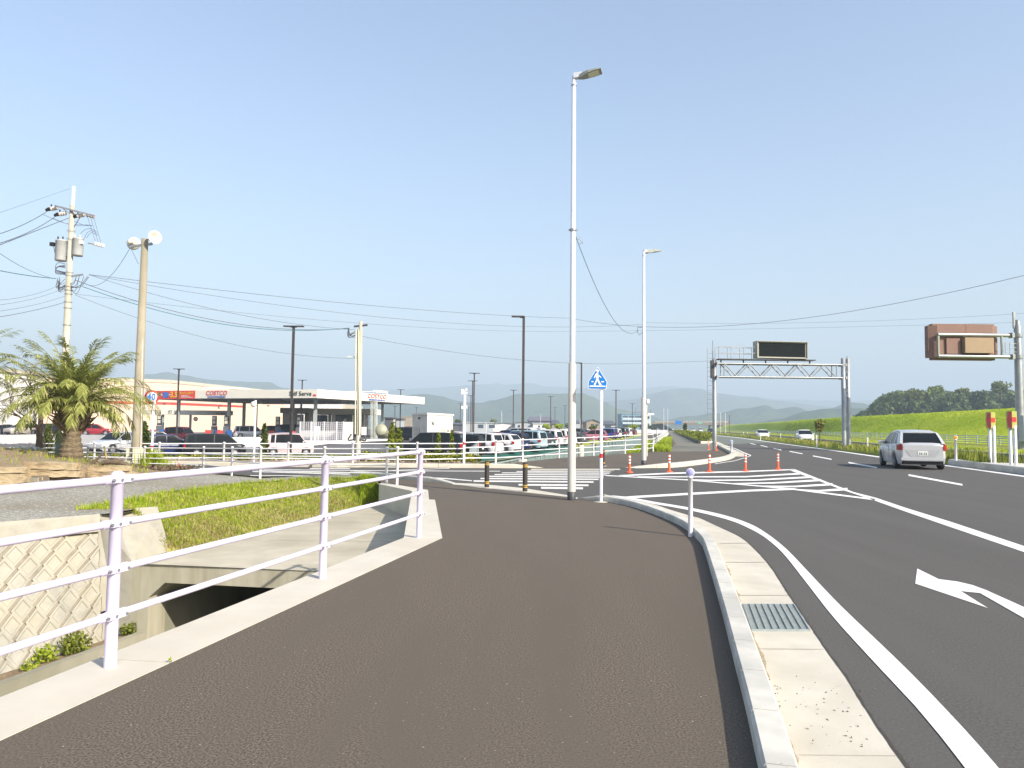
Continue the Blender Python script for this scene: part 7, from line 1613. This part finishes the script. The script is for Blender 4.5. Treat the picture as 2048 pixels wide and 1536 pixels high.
    for s_ in (-1, 1):
        MB().loft([[Vector((-cx + dx, s_ * hw * yy, z)) for dx, yy in ((-.01 + .07 * (z - T['hz'] * .72), .50), (.03, .74), (.20, .93))] for z in (T['hz'] * .72, T['hz'] * .95)]).build('headlight', HEADL, t, origin=(0, 0, 0))
        if ty in ('van', 'kei'): z0, z1 = (B - .30, B + .05) if ty == 'van' else (.72, 1.0)
        elif ty == 'hatch': z0, z1 = B - .26, B + .02
        else: z0, z1 = B - .24, B - .02
        if ty == 'hatch': z0, z1 = B - .20, B + .01
        MB().loft([[Vector((cx - dx, s_ * hw * yy, z)) for dx, yy in ((-.012, .80), (.0, .88), (.07, .965), (.20, 1.006))] for z in (z0, (z0 + z1) / 2, z1)], smooth=True).build('tail_lamp', TAIL, t, origin=(0, 0, 0))
        x = T['hx'] + .28; m_ = MB().loft([[Vector((x - cx + dx, s_ * (hw * .93 + dy), B + .07 + dz)) for dy, dz in ((0, -.06), (.2, -.07), (.22, 0), (.2, .07), (0, .06))] for dx in (-.07, .03)], caps=True, close=True); m_.build('mirror', P, t, origin=(0, 0, 0))
    # rear window lower edge, bumper crease, plate, door lines, handles
    px_ = MB().box((cx + .012, 0, .62 if ty in ('hatch', 'suv', 'sedan') else .60), (.012, .34, .165)).build('number_plate', plate, t, origin=(0, 0, 0))
    if ty == 'hatch': MB().loft([[Vector((cx + .008, y, z)) for y in (-a, a)] for z, a in ((.48, .40), (.54, .46), (.74, .60))]).build('tailgate_panel', paint('silver_recess_shade', (.45, .46, .47), .2) if col == 'silver' else P, t, origin=(0, 0, 0))  # flat panel; on silver the recess shade is painted as a darker tone
    if num:
        m_ = MB().mat(pm('plate_ink', (.02, .12, .07), None, 1, .5)); lettering(m_, num, .125, (cx + .020, 0, .60), (0, 1, 0), (0, 0, 1), bold=.004, extrude=.001, xs=.9); m_.build('digits', None, px_, origin=(0, 0, 0))
    MB().box((cx - .03, 0, .40), (.10, W * .86, .10)).build('rear_bumper', P, t, origin=(0, 0, 0)); MB().box((-cx + .02, 0, .38), (.06, W * .6, .16)).build('front_grille', DGREY, t, origin=(0, 0, 0))
    mb = MB()
    for s_ in (-1, 1):
        for x in (T['hx'] + .35, xb + .02, T['rs'] + (T['re'] - T['rs']) * .78): mb.box((x - cx, s_ * (hw * 1.0), .66), (.012, .006, .58))
    mb.build('door_seams', DGREY, t, origin=(0, 0, 0)); mb = MB()
    for s_ in (-1, 1):
        for x in (xb - .25, xb + .85): mb.box((x - cx, s_ * (hw + .005), .84), (.17, .025, .03))
    mb.build('door_handles', P, t, origin=(0, 0, 0))
    return t
# the silver hatchback on the road
hp_ = G(1845, 939.5); hd = Vector((.27, .963, 0)); pos = hp_ + hd * 1.9; pos.z = 0
sc_ = car('hatch', 'silver', pos, hd, 'silver hatchback driving away in the right lane, seen from behind', 'cars driving on the road', num='54-33', scale=1.03)
MB().tube([(1.35, -.3, .98), (1.62, -.1, 1.0), (1.80, .28, .97)], .012, 5).build('wiper', BLACK, sc_, origin=(0, 0, 0)); MB().tube([(.9, .1, 1.5), (1.1, .12, 1.68)], .006, 4).build('antenna', BLACK, sc_, origin=(0, 0, 0))
def road_car(ty, col, px, py, hd_, lab, sc=1.0): p = G(px, py, .02); return car(ty, col, Vector((p.x, p.y, .02)), hd_, lab, 'cars driving on the road', scale=sc)
road_car('hatch', 'white', 1609, 884.5, (-.24, -1), 'white compact car approaching on the opposite road, the nearer one'); road_car('sedan', 'white', 1525, 877.5, (-.24, -1), 'white car approaching on the opposite road, the farther one')
road_car('hatch', 'white', 1385, 864.6, (-.2, -1), 'small white car far away beyond the hedge', 1.15); road_car('kei', 'white', 1401, 864.4, (-.2, -1), 'boxy white car far away right of the hedge', 1.1); road_car('sedan', 'black', 1421, 866.4, (-.2, -1), 'dark car far away just left of the gantry leg', 1.1)
for i, (px, py) in enumerate(((1345, 861), (1352, 861.4), (1361, 861.2), (1372, 862))): road_car('hatch', ('white', 'pearl', 'white', 'silver')[i], px, py, (-.2, -1), ('leftmost', 'second', 'third', 'rightmost')[i] + ' tiny pale car in the cluster beyond the end of the far path', 1.2)
# parking row along the channel
def pcar(ty, col, px, d, hd_, lab, plate=PLATE, grp='parked cars along the channel', sc=1.07): q = D(px, 870, d); return car(ty, col, Vector((q.x, d, lotz(d))), hd_, lab, grp, plate, scale=sc)
HL_ = (-.87, .49)
pcar('van', 'black', 868, 60.5, (-1, .12), 'large black van side-on behind the two thin saplings')
pcar('kei', 'black', 926, 63.5, (-.95, .3), 'dark boxy car tucked behind the camera pole', PLATE)
pcar('van', 'white', 952, 67, HL_, 'white van with red tail lamps, first white one right of the camera pole', sc=1.03)
pcar('suv', 'white', 993, 71, HL_, 'white and black estate car with a raised red lamp')
pcar('kei', 'navy', 1022, 75, HL_, 'navy boxy car between white estate and pale blue van')
pcar('van', 'lblue', 1046, 79, HL_, 'pale blue and white van behind the nearest parking lamp')
pcar('suv', 'teal', 1066, 82.5, HL_, 'dark teal car just right of the nearest parking lamp')
pcar('van', 'white', 1082, 87.5, HL_, 'white van, leftmost of three similar ones near the green slope'); pcar('van', 'pearl', 1103, 92, HL_, 'white van, middle of three similar ones near the green slope'); pcar('kei', 'white', 1124, 96, HL_, 'white boxy car, rightmost of three near the green slope', PLATEY)
pcar('hatch', 'grey', 1141, 101, HL_, 'grey hatchback hidden partly by the tall silver lamp'); pcar('suv', 'rose', 1184, 113, (-.99, .1), 'dull red estate car left of the crossing sign post')
for i, (px, d, ty, c, lab) in enumerate(((1213, 128, 'kei', 'blue', 'blue boxy car right of the crossing sign post'), (1222, 134, 'kei', 'pearl', 'cream boxy car beside the blue one'), (1230, 141, 'van', 'grey', 'grey van left of the dark parking lamp'), (1238, 148, 'hatch', 'pink', 'pinkish hatchback right of the dark parking lamp'), (1246, 156, 'kei', 'white', 'white boxy car second from the end of the far row'), (1254, 164, 'hatch', 'maroon', 'dark red hatchback ending the far parked row'))):
    pcar(ty, c, px, d, HL_, lab)
# rows behind
for px, d, ty, c, lab in ((925, 88, 'sedan', 'pearl', 'cream car roof behind the large white van'), (905, 92, 'hatch', 'pink', 'pinkish car right of the portable cabin'), (990, 90, 'hatch', 'maroon', 'dark red car roof behind the white estate'), (1010, 96, 'suv', 'navy', 'navy car roof in the second row'), (1040, 106, 'van', 'pearl', 'cream van roof in the second row'),
                          (1060, 112, 'van', 'white', 'white van roof in the second row'), (1150, 130, 'suv', 'grey', 'grey car behind the tall silver lamp'), (1160, 138, 'hatch', 'white', 'white car in the back row near the tall lamp'), (812, 100, 'van', 'black', 'black van beside the portable cabin'), (797, 118, 'suv', 'grey', 'dark grey car at the right end of the fuel station'), (815, 132, 'suv', 'red', 'red car left of the portable cabin')):
    pcar(ty, c, px, d, HL_, lab, grp='parked cars in the rows behind')
# left side of the lot
HR_ = (.80, .60)
pcar('suv', 'navy', 342, 58, HR_, 'dark blue suv behind the railing left of the black minivan', grp='parked cars by the fuel station', sc=1.0); pcar('van', 'black', 430, 57.5, (.9, .43), 'black minivan with a tall red tail lamp behind the railing', grp='parked cars by the fuel station', sc=.95)
pcar('kei', 'pink', 580, 60, (.92, .39), 'pale pink boxy car with a yellow plate behind the railing', PLATEY, 'parked cars by the fuel station', 1.08)
pcar('suv', 'grey', 318, 66, HR_, 'grey blue car roof at the left of the dark suv', grp='parked cars by the fuel station')
pcar('kei', 'maroon', 362, 88, (.75, -.2), 'very dark maroon boxy car under the red banner', PLATEY, 'parked cars by the fuel station', 1.1)
pcar('van', 'silver', 500, 112, (.95, .3), 'silver lavender van refuelling under the canopy', PLATEY, 'parked cars by the fuel station', .97)
pcar('suv', 'silver', 237, 62, (-.3, -1), 'silver white car partly hidden behind the palm fronds', grp='parked cars by the fuel station', sc=1.05)
for px, d, ty, c, lab in ((192, 118, 'suv', 'red', 'red car above the white low wall right of the palm'), (42, 116, 'suv', 'champ', 'brownish car above the white low wall at far left'), (20, 120, 'sedan', 'black', 'black car at the far left above the white low wall'), (108, 118, 'suv', 'black', 'black car above the white low wall left of the palm trunk'), (552, 120, 'suv', 'grey', 'grey car behind the silver van at the pumps'), (582, 122, 'van', 'black', 'black van at the pumps beside the dark parking lamp')):
    pcar(ty, c, px, d, (.9, .3) if px != 42 else (-.3, -1), lab, grp='cars behind the station wall')
# ================================================================== HAZE
hz = MB().box((0, 3200, 195), (12000, 9000, 400 - 4.6)); ho = hz.build('haze', None); me = ho.data; me.materials.clear()
hm = bpy.data.materials.new('haze'); hm.use_nodes = True; ht = hm.node_tree; ht.nodes.clear()
pv = ht.nodes.new('ShaderNodeVolumePrincipled'); pv.inputs['Color'].default_value = (.69, .86, 1.0, 1); pv.inputs['Density'].default_value = HAZE_D; pv.inputs['Anisotropy'].default_value = .0
oo = ht.nodes.new('ShaderNodeOutputMaterial'); ht.links.new(pv.outputs[0], oo.inputs['Volume']); me.materials.append(hm); tag(ho, kind='stuff')
